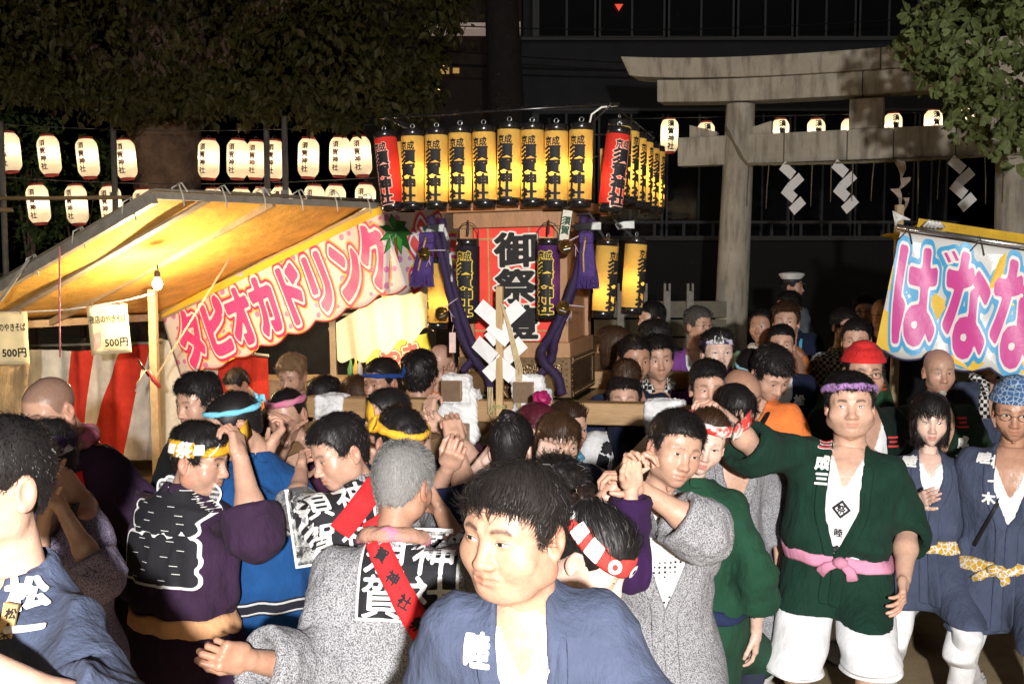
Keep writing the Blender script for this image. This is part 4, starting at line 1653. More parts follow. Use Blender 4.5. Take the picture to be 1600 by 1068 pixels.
def diamond_shide(name, top, w, seg, sgn, n, parent, mat, ax=Vector((1, 0, 0)), lean=0.0):
    """streamer of offset diamonds"""
    nrm = Vector((0, 0, 1)).cross(ax).normalized()
    mb = MB(); p = Vector(top)
    for k in range(n):
        s_ = sgn * (1 if k % 2 == 0 else -1)
        c = p + ax * (s_ * w * .24) + Vector((0, 0, -seg * .5)) + nrm * (.010 * s_) + ax * lean * k
        q = [c + ax * (.20 * w * s_) + Vector((0, 0, seg * .66)), c + ax * (.60 * w) * 1 + Vector((0, 0, seg * .02 + .12 * w * s_)), c - ax * (.20 * w * s_) - Vector((0, 0, seg * .66)), c - ax * (.60 * w) + Vector((0, 0, -seg * .02 - .12 * w * s_))]
        th = nrm * .003
        q = [v + nrm * (.012 * math.sin(k * 2.1 + i)) for i, v in enumerate(q)]
        mb.add(q + [v + th for v in q], [(0, 1, 2, 3), (7, 6, 5, 4), (0, 4, 5, 1), (1, 5, 6, 2), (2, 6, 7, 3), (3, 7, 4, 0)])
        p = p + Vector((0, 0, -seg * .84))
    return mb.build(name, mat, parent)
shl = ['leftmost white paper streamer hanging from the torii rope', 'second white paper streamer hanging from the torii rope', 'torn curled brownish paper streamer hanging from the torii rope', 'rightmost white paper streamer hanging from the torii rope']
for px, lb in zip((1236, 1316, 1402, 1494), shl):
    u = u_at(px); q = tw(u, -.21, 3.19)
    r_ = empty('paper_streamer', q)
    setp(r_, lb, 'paper streamer', 'paper streamers under the torii')
    if 'torn' in lb:
        mb = MB()
        for k, (x, z, w, h, a) in enumerate(((0, -.10, .05, .20, .25), (.02, -.27, .045, .15, -.5), (-.01, -.42, .04, .22, .35), (.05, -.50, .03, .18, -.2))):
            V = []
            for i in range(5):
                t = i / 4
                cx = x + a * (t - .5) * h + .02 * math.sin(t * 4); zz = z + h / 2 - t * h
                V += [tax * (cx - w * (1 - t * .7)) + Vector((0, .03 * math.sin(t * 5 + k), zz)), tax * (cx + w * (1 - t * .7)) + Vector((0, -.03 * math.sin(t * 4 + k), zz))]
            mb.add(V, [(2 * i, 2 * i + 1, 2 * i + 3, 2 * i + 2) for i in range(4)])
        o = mb.build('paper', oldpaper, r_); md = o.modifiers.new('t', 'SOLIDIFY'); md.thickness = .003
    else:
        diamond_shide('paper', (0, 0, 0), .155, .155, -1, 4, r_, paper, tax, .012)

# ---- far building with window bands, white garden wall
concrete = plain('building_concrete', (.042, .042, .047), .9, nscale=2, amt=.15)
alu = plain('window_aluminium', (.06, .063, .067), .5, nscale=10, amt=.1)
darkglass = plain('dark_glass', (.012, .013, .015), .12, spec=.5, nscale=1, amt=.2, bstr=0)
BD = 24.0
bl = empty('office_building', (P(1020, 410, BD).x, BD, 0))
setp(bl, 'dark grey building with two bands of windows behind the torii', 'building')
def bx(px): return (px - 800) / F_PX * BD - bl.location.x
def bz(py): return CAM_H + (410 - py) / F_PX * BD
x0, x1 = bx(815), bx(1500)
bands = [(bz(165), 0.6), (bz(-115), bz(58))]
wall = MB()
wall.box(((x0 + x1) / 2, 1.2, bz(165) / 2 + bz(58) / 2), (x1 - x0, .5, bz(58) - bz(165)))
wall.box(((x0 + x1) / 2, 1.2, .3), (x1 - x0, .5, .6))
wall.box(((x0 + x1) / 2, 1.2, bz(-160)), (x1 - x0, .5, 1.3))
wall.box(((x0 + x1) / 2, 4.2, 4.5), (x1 - x0 - .1, 5.5, 9.0))
wall.build('wall', concrete, bl)
edges = [838, 936, 1046, 1156, 1250, 1350, 1450, 1500]
for (zb, zt) in ((0.6, bz(165)), (bz(58), bz(-115))):
    sl = MB(); sl.box(((x0 + x1) / 2, .90, zb + .03 if zb > 2 else zt - .03), (x1 - x0, .12, .07)); sl.build('sill', alu, bl)
    for a, b in zip(edges[:-1], edges[1:]):
        xa, xb = bx(a), bx(b)
        m_ = MB()
        for xx, w_ in ((xa, .16), ((xa + xb) / 2, .05), (xb, .06)):
            m_.box((xx, 1.0, (zb + zt) / 2), (w_, .10, zt - zb - .02))
        m_.box(((xa + xb) / 2, 1.0, zb + .08), (xb - xa, .09, .06)); m_.box(((xa + xb) / 2, 1.0, zt - .08), (xb - xa, .09, .06))
        w_ = m_.build('window', alu, bl)
        g_ = MB(); g_.box(((xa + xb) / 2, 1.03, (zb + zt) / 2), (xb - xa - .02, .02, zt - zb - .1)); g_.build('pane', darkglass, w_)
tri = empty('red_triangle_mark', P(967, 12, BD + .90))
setp(tri, 'small red inverted triangle glowing on an upper window pane', 'window sign')
mesh_obj('triangle', [(-.10, 0, .08), (.10, 0, .08), (0, 0, -.08), (-.10, .01, .08), (.10, .01, .08), (0, .01, -.08)], [(0, 2, 1), (3, 4, 5), (0, 1, 4, 3), (1, 2, 5, 4), (2, 0, 3, 5)], plain('red_lit_sign', (.7, .06, .03), .5, emit=(1, .09, .04), es=.8), tri, smooth=False)
# apartment block at the left behind the trees
ap = empty('apartment_block', P(700, 410, 30)); ap.location.z = 0
setp(ap, 'dark apartment block with pale balcony slab and lit window behind trees', 'building')
def az(py): return CAM_H + (410 - py) / F_PX * 30
def axx(px): return (px - 700) / F_PX * 30
m_ = MB(); m_.box((axx(690), 3, 5), (axx(812) - axx(560), 4, 12)); m_.build('wall', plain('brown_tile_wall', (.05, .035, .028), .85, nscale=3), ap)
m_ = MB(); m_.box((axx(752) / 2 + axx(670) / 2, .55, az(48)), (axx(756) - axx(660), .9, .18)); m_.build('balcony_slab', plain('pale_slab_glow', (.52, .46, .43), .8, emit=(.9, .66, .55), es=.22), ap)  # slab is no lamp; light on it is put in as emission
m_ = MB(); m_.box((axx(809), .55, az(47)), (.14, .9, .2)); m_.build('balcony_slab', MATS['pale_slab_glow'], ap)
for (a, b, c, d_) in ((684, 700, 97, 112), (706, 716, 103, 111)):
    m_ = MB(); m_.box((axx((a + b) / 2), .98, az((c + d_) / 2)), (axx(b) - axx(a), .06, az(c) - az(d_))); m_.build('lit_window', plain('lit_window_glow', (.5, .3, .1), .5, emit=(1, .55, .15), es=.35), ap)
def lampdot(px, py, d, r, lb):
    o = empty('wall_lamp', P(px, py, d)); setp(o, lb, 'lamp', 'small lamps far behind the trees')
    mb = MB(); mb.lathe([(.001, -r), (r * .8, -r * .6), (r, 0), (r * .8, r * .6), (.001, r)], seg=12)
    mb.build('globe', plain('warm_globe', (.8, .6, .3), .4, emit=(1, .72, .32), es=2.2), o, True)
    mb = MB(); mb.tube([(0, .0, r), (0, .12, r * 2)], r * .3, 6); mb.build('bracket', alu, o)
lampdot(593, 102, 28.5, .05, 'faint warm lamp glimmering among the leaves left of the balcony')
lampdot(692, 101, 28.8, .045, 'warm lamp beside the lit window of the apartment block')
lampdot(685, 142, 28.8, .05, 'lowest warm lamp below the apartment window')
# low white balustrade wall
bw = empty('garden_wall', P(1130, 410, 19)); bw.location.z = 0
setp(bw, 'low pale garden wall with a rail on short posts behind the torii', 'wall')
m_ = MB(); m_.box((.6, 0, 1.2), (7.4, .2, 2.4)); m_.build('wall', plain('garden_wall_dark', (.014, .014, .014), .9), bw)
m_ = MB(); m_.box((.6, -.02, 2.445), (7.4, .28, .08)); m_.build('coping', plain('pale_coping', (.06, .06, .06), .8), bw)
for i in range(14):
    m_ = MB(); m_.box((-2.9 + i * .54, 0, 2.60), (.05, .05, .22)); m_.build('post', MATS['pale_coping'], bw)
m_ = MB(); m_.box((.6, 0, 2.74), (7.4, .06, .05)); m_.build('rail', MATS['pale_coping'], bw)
# low board fence behind the shrine
bf = empty('board_fence', P(1040, 410, 11.6)); bf.location.z = 0
setp(bf, 'low pale board fence with notched posts left of the torii pillar', 'fence')
fw_ = wood('fence_wood', (.15, .13, .09), 2)
for px in (1006, 1042, 1078, 970):
    m_ = MB(); xx = (px - 1040) / F_PX * 11.6
    m_.box((xx, -.03, .84), (.075, .06, 1.68)); m_.box((xx - .026, -.03, 1.72), (.022, .06, .09)); m_.box((xx + .026, -.03, 1.72), (.022, .06, .09)); m_.build('post', plain('pale_post', (.25, .245, .23), .8), bf)
for z in (1.47, 1.26, 1.05, .84):
    m_ = MB(); m_.box((-.05, .025, z), (1.5, .03, .185)); m_.build('board', fw_, bf)

# ---- trees
def leaf_mat(name, c, c2):
    if name in MATS: return MATS[name]
    m, nt, b = node_mat(name)
    co = texco(nt)
    n = noise(nt, 3.0, 4, .6, co); n2 = noise(nt, 40, 2, .6, co)
    base = mixc(nt, .5, ramp(nt, n, [(.35, c), (.65, c2)]), ramp(nt, n2, [(.3, vary(c, .6)), (.7, vary(c2, 1.3))]))
    nt.links.new(base, b.inputs['Base Color']); b.inputs['Roughness'].default_value = .6
    b.inputs['Specular IOR Level'].default_value = .25
    tr = N(nt, 'ShaderNodeBsdfTranslucent'); nt.links.new(base, tr.inputs[0])
    mx = N(nt, 'ShaderNodeMixShader'); mx.inputs[0].default_value = .3
    nt.links.new(b.outputs[0], mx.inputs[1]); nt.links.new(tr.outputs[0], mx.inputs[2])
    nt.links.new(mx.outputs[0], nt.nodes['Material Output'].inputs[0])
    MATS[name] = m
    return m
def leaves(name, centers, mat, parent, size, n_per, spread, droop=.5, seed=3, shape='oval', flat=1.0):
    r = np.random.RandomState(seed)
    c = np.repeat(np.array([tuple(q) for q in centers], np.float32), n_per, 0)
    rad = np.repeat(np.array(spread, np.float32) if np.ndim(spread) else np.full(len(centers), spread, np.float32), n_per)
    n = len(c)
    v = r.normal(0, 1, (n, 3)); v /= np.maximum(np.linalg.norm(v, axis=1), 1e-6)[:, None]
    p = c + v * (rad * (r.rand(n) ** .45))[:, None] * np.array([1, 1, flat])
    ax = r.normal(0, 1, (n, 3)); ax[:, 2] -= droop * 1.6
    ax /= np.linalg.norm(ax, axis=1)[:, None]
    sd = np.cross(ax, r.normal(0, 1, (n, 3))); sd /= np.maximum(np.linalg.norm(sd, axis=1), 1e-6)[:, None]
    nr = np.cross(ax, sd)
    s_ = size * (.6 + .8 * r.rand(n))[:, None]
    if shape == 'oval':
        pts = [p, p + ax * s_ * .45 + sd * s_ * .26, p + ax * s_ * 1.0 - nr * s_ * .12, p + ax * s_ * .45 - sd * s_ * .26]
        V = np.stack(pts, 1).reshape(-1, 3)
        F = np.arange(n * 4).reshape(n, 4)
    else:  # fan leaf
        pts = [p, p + ax * s_ * .40 + sd * s_ * .42, p + ax * s_ * .72 + sd * s_ * .46 + nr * s_ * .05, p + ax * s_ * .86 + sd * s_ * .14, p + ax * s_ * .70 - nr * s_ * .04, p + ax * s_ * .88 - sd * s_ * .16, p + ax * s_ * .70 - sd * s_ * .48 + nr * s_ * .05, p + ax * s_ * .38 - sd * s_ * .40]
        V = np.stack(pts, 1).reshape(-1, 3)
        b0 = np.arange(n)[:, None] * 8
        F = np.concatenate([b0 + [[0, 1, 2, 3]], b0 + [[0, 3, 4, 4]], b0 + [[0, 4, 5, 5]], b0 + [[0, 5, 6, 7]]])
        F = [tuple(q) if q[2] != q[3] else tuple(q[:3]) for q in F.tolist()]
    return mesh_obj(name, V, F, mat, parent, smooth=False)
bark = plain('bark', (.15, .095, .065), .95, nscale=5, amt=.4, bstr=.9, bdist=.05)
zel = empty('zelkova_tree', P(265, 410, 15.0)); zel.location.z = 0
setp(zel, 'huge spreading broadleaf tree over the rows of white lanterns', 'tree')
m_ = MB()
m_.tube([(0, 0, 0), (.05, 0, 1.0), (0, 0, 3.0), (-.05, 0, 4.2), (.1, .1, 5.6), (.2, .2, 8)], [.66, .52, .46, .55, .5, .3], 18)
def limb(p0, p1, p2, r0): m_.tube([p0, p1, p2], [r0, r0 * .7, r0 * .35], 10)
limb((0, 0, 4.0), (-1.3, -.3, 5.2), (-3.2, -.8, 6.6), .26); limb((.1, 0, 4.2), (1.4, -.4, 5.4), (3.4, -1.0, 6.4), .26)
limb((.1, 0, 5.0), (.6, -1.2, 6.2), (1.0, -2.6, 7.2), .2); limb((0, 0, 4.6), (-.9, .5, 6.2), (-1.5, 1.3, 7.8), .2)
m_.build('trunk', bark, zel, True)
cent, spr = [], []
fr = [(-40, 120), (20, 118), (60, 130), (100, 148), (140, 160), (185, 176), (230, 160), (285, 165), (330, 165), (370, 158), (410, 168), (450, 172), (490, 178), (530, 178), (570, 165), (610, 162), (650, 165), (640, 128), (600, 135), (680, 60), (700, 20), (660, 100), (690, -10)]
for (px, py) in fr:
    for k in range(3):
        dd = RNG.uniform(11.8, 15.2)
        q = P(px + RNG.uniform(-22, 22), py - 14 + RNG.uniform(-18, 4), dd) - zel.location
        cent.append(q); spr.append(RNG.uniform(.22, .38))
for k in range(46):
    px = RNG.uniform(-40, 690); lim = np.interp(px, [-40, 100, 185, 300, 560, 640, 700], [112, 150, 182, 165, 180, 150, 60])
    cent.append(P(px, lim + RNG.uniform(-16, 10), RNG.uniform(11.8, 14)) - zel.location); spr.append(RNG.uniform(.08, .17))
for k in range(235):
    px, py = RNG.uniform(-80, 690), RNG.uniform(-190, 150)
    lim = np.interp(px, [-80, 100, 185, 300, 560, 640, 700], [100, 125, 150, 140, 140, 60, 0])
    if py > lim - 10: continue
    q = P(px, py, RNG.uniform(11.5, 17.5)) - zel.location
    cent.append(q); spr.append(RNG.uniform(.4, .75))
leaves('crown', cent, leaf_mat('zelkova_leaf', (.026, .026, .007), (.062, .052, .012)), zel, .115, 80, spr, .9, 5)
# dark trunk and shrubs
dt = empty('dark_tree', P(790, 410, 18)); dt.location.z = 0
setp(dt, 'dark bare tree trunk rising behind the row of yellow lanterns', 'tree')
m_ = MB(); m_.tube([(.12, 0, 0), (.08, 0, 3), (-.05, 0, 6), (-.2, 0, 10)], [.46, .36, .30, .24], 14); m_.build('trunk', plain('black_bark', (.022, .018, .016), .95, nscale=6, bstr=.8, bdist=.04), dt, True)
leaves('crown', [(RNG.uniform(-1.6, 1.4), RNG.uniform(-1, 1), RNG.uniform(8.2, 10)) for _ in range(30)], leaf_mat('dark_leaf', (.018, .026, .012), (.03, .045, .018)), dt, .12, 60, .5, .5, 8)
def shrub(px, py, d, w, h, lb, seed, cnt=16, name='shrub'):
    b_ = P(px, 410, d); b_.z = 0
    o = empty(name, b_); setp(o, lb, 'shrub', 'dark shrubs behind the white lanterns')
    zc = P(px, py, d).z
    mb = MB(); mb.tube([(0, 0, 0), (.03, 0, zc * .6), (0, 0, zc)], [.05, .04, .02], 8)
    for k in range(4):
        a = k * 1.6; mb.tube([(0, 0, zc * .5), (w * .4 * math.cos(a), w * .3 * math.sin(a), zc)], [.025, .008], 6)
    mb.build('stem', bark, o, True)
    rr = random.Random(seed)
    leaves('crown', [(rr.uniform(-w, w), rr.uniform(-.4, .4), zc + rr.uniform(-h, h)) for _ in range(cnt)], leaf_mat('shrub_leaf', (.03, .055, .014), (.055, .09, .022)), o, .10, 70, .28, .4, seed)
shrub(48, 262, 14.6, .45, .9, 'shiny leaved shrub behind the two leftmost white lanterns', 31)
shrub(125, 300, 15.2, .6, .8, 'broad dark shrub behind the lower lanterns left of the tree trunk', 32)
# ginkgo at the upper right
gk = empty('ginkgo_tree', (5.0, 6.6, 0)); setp(gk, 'ginkgo branches with fan leaves hanging in at the upper right', 'tree')
m_ = MB(); m_.tube([(0, 0, 0), (.02, 0, 2), (-.05, 0, 4.4), (0, 0, 7)], [.24, .2, .17, .1], 14)
m_.tube([(-.05, 0, 3.4), (-.9, -.1, 3.75), (-1.55, -.2, 3.62)], [.06, .03, .008], 8); m_.tube([(-.05, 0, 3.0), (-.8, -.1, 3.2), (-1.3, -.2, 2.98)], [.05, .025, .008], 8)
m_.tube([(-.05, 0, 3.9), (-.9, -.1, 4.2), (-1.8, -.3, 4.0)], [.05, .03, .008], 8); m_.tube([(-.4, 0, 3.2), (-.8, -.3, 2.8), (-.9, -.4, 2.55)], [.03, .015, .005], 8)
m_.build('trunk', bark, gk, True)
cent, spr = [], []
gp = [(1445, 20), (1470, 40), (1440, 62), (1428, 72), (1465, 80), (1500, 30), (1530, 20), (1560, 40), (1590, 30), (1490, 100), (1520, 80), (1550, 90), (1585, 90), (1500, 140), (1530, 130), (1560, 140), (1590, 140), (1510, 165), (1540, 170), (1575, 175), (1600, 190), (1585, 215), (1600, 230), (1470, 10), (1460, 110), (1480, 60), (1540, 50), (1570, 10), (1610, 60), (1610, 120), (1620, 170), (1640, 100), (1660, 40), (1640, 200), (1480, -20), (1540, -30), (1600, -30), (1440, -15), (1500, 178), (1525, 195)]
for px, py in gp:
    for k in range(2):
        q = P(px + RNG.uniform(-14, 14), py + RNG.uniform(-12, 12), RNG.uniform(5.6, 7.2)) - gk.location
        cent.append(q); spr.append(RNG.uniform(.09, .16))
leaves('crown', cent, leaf_mat('ginkgo_leaf', (.065, .085, .035), (.12, .15, .045)), gk, .066, 20, spr, .5, 12, 'fan')

# ---- white paper lanterns
def paper_mat(name, col, trans=.55, rib=0):
    if name in MATS: return MATS[name]
    m, nt, b = node_mat(name)
    co = texco(nt)
    n = noise(nt, 30, 3, .6, co)
    base = ramp(nt, n, [(.3, vary(col, .92)), (.7, vary(col, 1.05))])
    nt.links.new(base, b.inputs['Base Color']); b.inputs['Roughness'].default_value = .75; b.inputs['Specular IOR Level'].default_value = .15
    tr = N(nt, 'ShaderNodeBsdfTranslucent'); nt.links.new(base, tr.inputs[0])
    mx = N(nt, 'ShaderNodeMixShader'); mx.inputs[0].default_value = trans
    nt.links.new(b.outputs[0], mx.inputs[1]); nt.links.new(tr.outputs[0], mx.inputs[2])
    nt.links.new(mx.outputs[0], nt.nodes['Material Output'].inputs[0])
    MATS[name] = m
    return m
black_lac = plain('black_lacquer', (.012, .011, .011), .22, spec=.6, nscale=20, bstr=0, coat=.3)
red_rim = plain('red_rim', (.30, .03, .02), .5, nscale=30)
wire = plain('steel_wire', (.55, .55, .55), .3, metal=.9, nscale=50, bstr=0)
dark_wire = plain('dark_wire', (.03, .03, .03), .6, nscale=50, bstr=0)
ink = plain('ink_black', (.010, .010, .011), .7, nscale=60, amt=.3, bstr=0)
ink_red = plain('ink_brown', (.10, .025, .015), .8, nscale=60, bstr=0)
def mesh_of(build, name):
    o = build(); me = o.data; bpy.data.objects.remove(o); me.name = name; return me
def wrap(txt_parts, rad_at, lift, mat, name):
    """lettering wrapped round a lantern axis (facing -y). parts: (V,F,size,cx,cz)"""
    VV, FF = [], []
    for V, F, size, cx, cz in txt_parts:
        n0 = len(VV)
        for (u, v) in V:
            x, z = cx + u * size, cz + v * size
            r = rad_at(z) + lift
            a = x / r
            VV.append((r * math.sin(a), -r * math.cos(a), z))
        FF += [tuple(i + n0 for i in q) for q in F]
    return mesh_of(lambda: mesh_obj(name, VV, FF, mat, smooth=True), name)
# prototype meshes, round-shouldered white lantern: radius .13, height .46
def wl_rad(z):
    t = abs(z) / .235
    return .130 * (1 - max(0, t - .60) ** 2.0 * 2.3)
prof = []
for i in range(41):
    z = -.235 + .47 * i / 40
    prof.append((wl_rad(z) + (.0018 if i % 2 else -.0018), z))
WL_BODY = mesh_of(lambda: MB().lathe(prof, seg=28, cap=False).build('paper_body', paper_mat('lantern_white_paper', (.80, .74, .62)), smooth=True), 'paper_body')
rr_ = wl_rad(.235) - .004
WL_RIM = mesh_of(lambda: MB().lathe([(rr_, 0), (rr_ + .006, .0), (rr_ + .006, .026), (rr_, .026), (rr_, 0)], seg=20, cap=False).build('rim', red_rim), 'rim')
v_, f_ = text2d('須賀神社', .022, True, 1.08, res=14)
WL_TXT = wrap([(v_, f_, .088, -.018, .0)], wl_rad, .004, ink_red, 'lettering')
v2_, f2_ = text2d('須賀神社', .030, True, 1.05, res=18)
WL_TXT2 = wrap([(v2_, f2_, .105, 0, .0)], wl_rad, .004, ink, 'lettering')
LAMP_WHITE = 4.4
def light_pt(parent, w, col, r, z=0.0):
    l = bpy.data.lights.new('lantern_light', 'POINT'); l.energy = w; l.color = col; l.shadow_soft_size = r
    o = bpy.data.objects.new('lantern_light', l); COL.objects.link(o); o.parent = parent; o.location = (0, 0, z)
    return o
def add_obj(me, name, parent, loc=(0, 0, 0), rot=None):
    o = bpy.data.objects.new(name, me); COL.objects.link(o); o.parent = parent; o.location = loc
    if rot: o.rotation_euler = rot
    return o
WL_HOOK = mesh_of(lambda: MB().tube([(-.03, 0, 0), (-.02, 0, .035), (0, 0, .045), (.02, 0, .035), (.03, 0, 0)], .003, 6).build('hook', dark_wire), 'hook')
def white_lantern(px, py, d, tilt, lb, grp, txt=WL_TXT, sc_=1.0, rz=0.0, lamp=True):
    o = empty('paper_lantern', P(px, py, d)); o.rotation_euler = (0, R(tilt), R(rz)); o.scale = (sc_, sc_, sc_)
    setp(o, lb, 'lantern', grp)
    add_obj(WL_BODY, 'paper_body', o)
    add_obj(WL_RIM, 'rim', o, (0, 0, .232)); add_obj(WL_RIM, 'rim', o, (0, 0, -.256))
    add_obj(txt, 'lettering', o); add_obj(WL_HOOK, 'hook', o, (0, 0, .255))
    if lamp: light_pt(o, LAMP_WHITE, (1.0, .80, .52), .03, .02)
WLP = [(15, 238, 'white lantern at the left edge of the upper row'), (77, 243, 'second white lantern from the left in the upper row'), (137, 247, 'third white lantern from the left in the upper row'), (196, 249, 'white lantern behind the dark post just left of the tree trunk'),
       (326, 249, 'white lantern just right of the tree trunk in the upper row'), (371, 249, 'white lantern left of the overlapping pair in the upper row'), (400, 250, 'rearmost white lantern in the overlapping pair of the upper row'), (428, 250, 'white lantern right of the overlapping pair behind the dark posts'),
       (482, 247, 'third white lantern from the right in the upper row'), (531, 245, 'second white lantern from the right in the upper row'), (564, 244, 'white lantern at the right end of the upper row beside the red lantern')]
for i, (px, py, lb) in enumerate(WLP):
    white_lantern(px, py, 13.0 if px != 400 else 13.6, -5 if px < 250 else (2 if px < 540 else -4), lb, 'white paper lanterns in the upper row', rz=-6 + RNG.uniform(-8, 8))
WLB = [(60, 319, 'leftmost white lantern of the lower row crossed by the bamboo rail'), (120, 320, 'second white lantern of the lower row crossed by the rail'), (174, 321, 'white lantern half hidden by the stall roof edge'),
       (226, 326, 'lower lantern peeping over the stall roof left of the tree trunk'), (333, 325, 'lower lantern showing its top just right of the trunk'), (377, 325, 'lower lantern top below the overlapping pair, left one'), (410, 324, 'lower lantern top below the overlapping pair, middle one'), (440, 322, 'lower lantern top below the dark posts'),
       (491, 320, 'third from right of the lower lantern tops above the stall roof'), (524, 320, 'second from right of the lower lantern tops above the stall roof'), (571, 318, 'rightmost lower lantern top above the stall roof')]
for i, (px, py, lb) in enumerate(WLB):
    white_lantern(px, py, 13.0, -5 if px < 250 else 1, lb, 'white paper lanterns in the lower row', rz=-4 + RNG.uniform(-8, 8))
WLT = [(1046, 212, 'lantern beside the yellow lantern row at the left end of the torii'), (1103, 217, 'lantern top left of the torii pillar'), (1167, 217, 'lantern top just right of the torii pillar'), (1219, 212, 'white lantern with bold ink character right of the torii pillar'), (1275, 212, 'white lantern with a bright bulb spot above the tie beam'), (1328, 211, 'lantern half hidden by the tablet strut'), (1395, 203, 'white lantern just right of the tablet strut'), (1458, 198, 'white lantern partly behind the ginkgo leaves'), (1512, 195, 'lantern almost hidden by the ginkgo leaves')]
for i, (px, py, lb) in enumerate(WLT):
    white_lantern(px, py, 14.2, 0, lb, 'white lanterns behind the torii beam', WL_TXT2, .92)
# posts and wires for the lanterns
postm = plain('grey_post', (.16, .14, .12), .7, nscale=20)
for px, py0, lb in ((9, 190, 'bamboo post at the left edge holding the lantern rail'), (183, 185, 'grey post in front of the lantern left of the trunk'), (420, 180, 'left post of the pair between the white lanterns'), (448, 182, 'right post of the pair between the white lanterns')):
    b_ = P(px, 410, 12.7); b_.z = 0
    o = empty('lantern_post', b_); setp(o, lb, 'post', 'posts that carry the white lanterns')
    zt = P(px, py0, 12.7).z
    m_ = MB(); m_.tube([(0, 0, 0), (0, 0, zt)], .036, 10); m_.build('pole', postm, o, True)
    m_ = MB(); m_.box((0, -.03, zt - .92), (.09, .05, .05)); m_.build('clamp', wire, o)
rl = empty('bamboo_rail', P(70, 309, 12.62)); setp(rl, 'horizontal bamboo rail crossing in front of the lower lanterns', 'rail')
m_ = MB(); m_.tube([(-1.6, 0, 0), (0, 0, -.005), (1.05, 0, .005)], .026, 10); m_.tube([(-1.6, -.05, -.14), (-.38, -.05, -.15)], .03, 10); m_.build('pole', wood('bamboo_pole', (.34, .22, .10), 3, axis=(.2, 1, 1)), rl, True)
for z0, lb in ((198, 'upper wire carrying the white lanterns'), (281, 'lower wire carrying the white lanterns')):
    o = empty('lantern_wire', P(300, z0, 13.0)); setp(o, lb, 'wire', 'wires that carry the white lanterns')
    m_ = MB(); m_.tube([(-2.6 + 5.2 * i / 20, 0, .10 * ((i - 10) / 10) ** 2 - .05) for i in range(21)], .006, 6); m_.build('wire', dark_wire, o, True)
o = empty('lantern_wire', P(1260, 181, 14.2)); setp(o, 'wire carrying the lanterns behind the torii', 'wire')
m_ = MB(); m_.tube([(-2.4 + 5 * i / 20, 0, .05 * (i - 8) / 10) for i in range(21)], .006, 6); m_.build('wire', dark_wire, o, True)
for k, (ya, yb, lb) in enumerate(((38, 30, 'uppermost overhead cable crossing the far building'), (75, 100, 'middle overhead cable crossing the far building'), (98, 98, 'thick lowest overhead cable across the far building'))):
    o = empty('overhead_cable', P(1000, 60, 20)); setp(o, lb, 'cable', 'overhead cables')
    a, b = P(640, ya, 20) - o.location, P(1420, yb, 20) - o.location
    m_ = MB(); m_.tube([a.lerp(b, i / 16) - Vector((0, 0, .15 * math.sin(math.pi * i / 16))) for i in range(17)], .012 + .012 * (k == 2), 6); m_.build('cable', plain('cable_black', (.006, .006, .006), .8, bstr=0), o, True)
# ------------------------------------------------------------------ portable shrine
PSI = R(16)
SH0 = Vector((P(810, 410, 5.75).x, 5.75, 0))
shrine = empty('portable_shrine', SH0)
shrine.rotation_euler = (0, R(-1.0), -PSI)
setp(shrine, 'wooden portable shrine on square beams carried by the crowd', 'portable shrine')
SHM = Matrix.Translation(SH0) @ Euler((0, R(-1.0), -PSI)).to_matrix().to_4x4()
def S2W(q): return SHM @ Vector(q)
def W2S(q): return SHM.inverted() @ Vector(q)
def SP(px, py, ly):
    """shrine-local point on the plane y=ly seen at photograph pixel"""
    a = W2S((0, 0, CAM_H)); b = W2S(P(px, py, 5.0))
    d = b - a
    t = (ly - a.y) / d.y
    return a + d * t
pale_wood = wood('beam_wood', (.40, .245, .115), 2.2, .5, (.15, 1.2, 1.2))
pale_wood_y = wood('beam_wood_deep', (.36, .22, .105), 2.2, .5, (1.2, .15, 1.2))
end_wood = wood('beam_end_grain', (.17, .105, .06), 5, .6, (1, .2, 1))
body_wood = wood('shrine_wood', (.40, .215, .105), 2.5, .45, (1, 1, .15))
hw = .325
# base box with metal cladding
def hammered():
    m, nt, b = node_mat('hammered_bronze')
    co = texco(nt)
    vo = N(nt, 'ShaderNodeTexVoronoi', Scale=75.0); nt.links.new(co, vo.inputs['Vector'])
    n = noise(nt, 8, 4, .6, co)
    nt.links.new(ramp(nt, n, [(.3, (.10, .065, .035)), (.7, (.22, .145, .08))]), b.inputs['Base Color'])
    b.inputs['Metallic'].default_value = .75; b.inputs['Roughness'].default_value = .42
    bump(nt, b, vo.outputs['Distance'], .7, .006)
    return m
bronze_h = hammered()
bronze = plain('bronze_trim', (.20, .13, .07), .42, metal=.75, nscale=12, bstr=.1)
brass = plain('bell_brass', (.42, .29, .08), .28, metal=.95, nscale=14, amt=.3, bstr=.05)
m_ = MB(); m_.box((0, .325, 1.355), (.65, .65, .215)); m_.build('base_box', bronze_h, shrine)
for (x, y) in ((-1, -1), (1, -1), (-1, 1), (1, 1)):
    m_ = MB(); m_.box((x * (hw - .022), .325 + y * (hw - .022), 1.355), (.056, .056, .225), bev=.004); m_.build('corner_trim', bronze, shrine)
for c_, s_ in (((0, -.003, 1.448), (.58, .014, .036)), ((0, -.003, 1.262), (.58, .014, .034)), ((hw + .003, .325, 1.448), (.014, .58, .036)), ((hw + .003, .325, 1.262), (.014, .58, .034))):
    m_ = MB(); m_.box(c_, s_); m_.build('edge_trim', bronze, shrine)
m_ = MB()
def rivet(c, n, r=.007):
    c = Vector(c); n = Vector(n)
    m_.tube([c - n * .002, c + n * .004, c + n * .007], [r, r * .85, r * .25], 7)
for i in range(14):
    x = -.285 + .57 * i / 13
    rivet((x, -.010, 1.448), (0, -1, 0)); rivet((x, -.010, 1.262), (0, -1, 0)); rivet((hw + .010, x + .325, 1.448), (1, 0, 0)); rivet((hw + .010, x + .325, 1.262), (1, 0, 0))
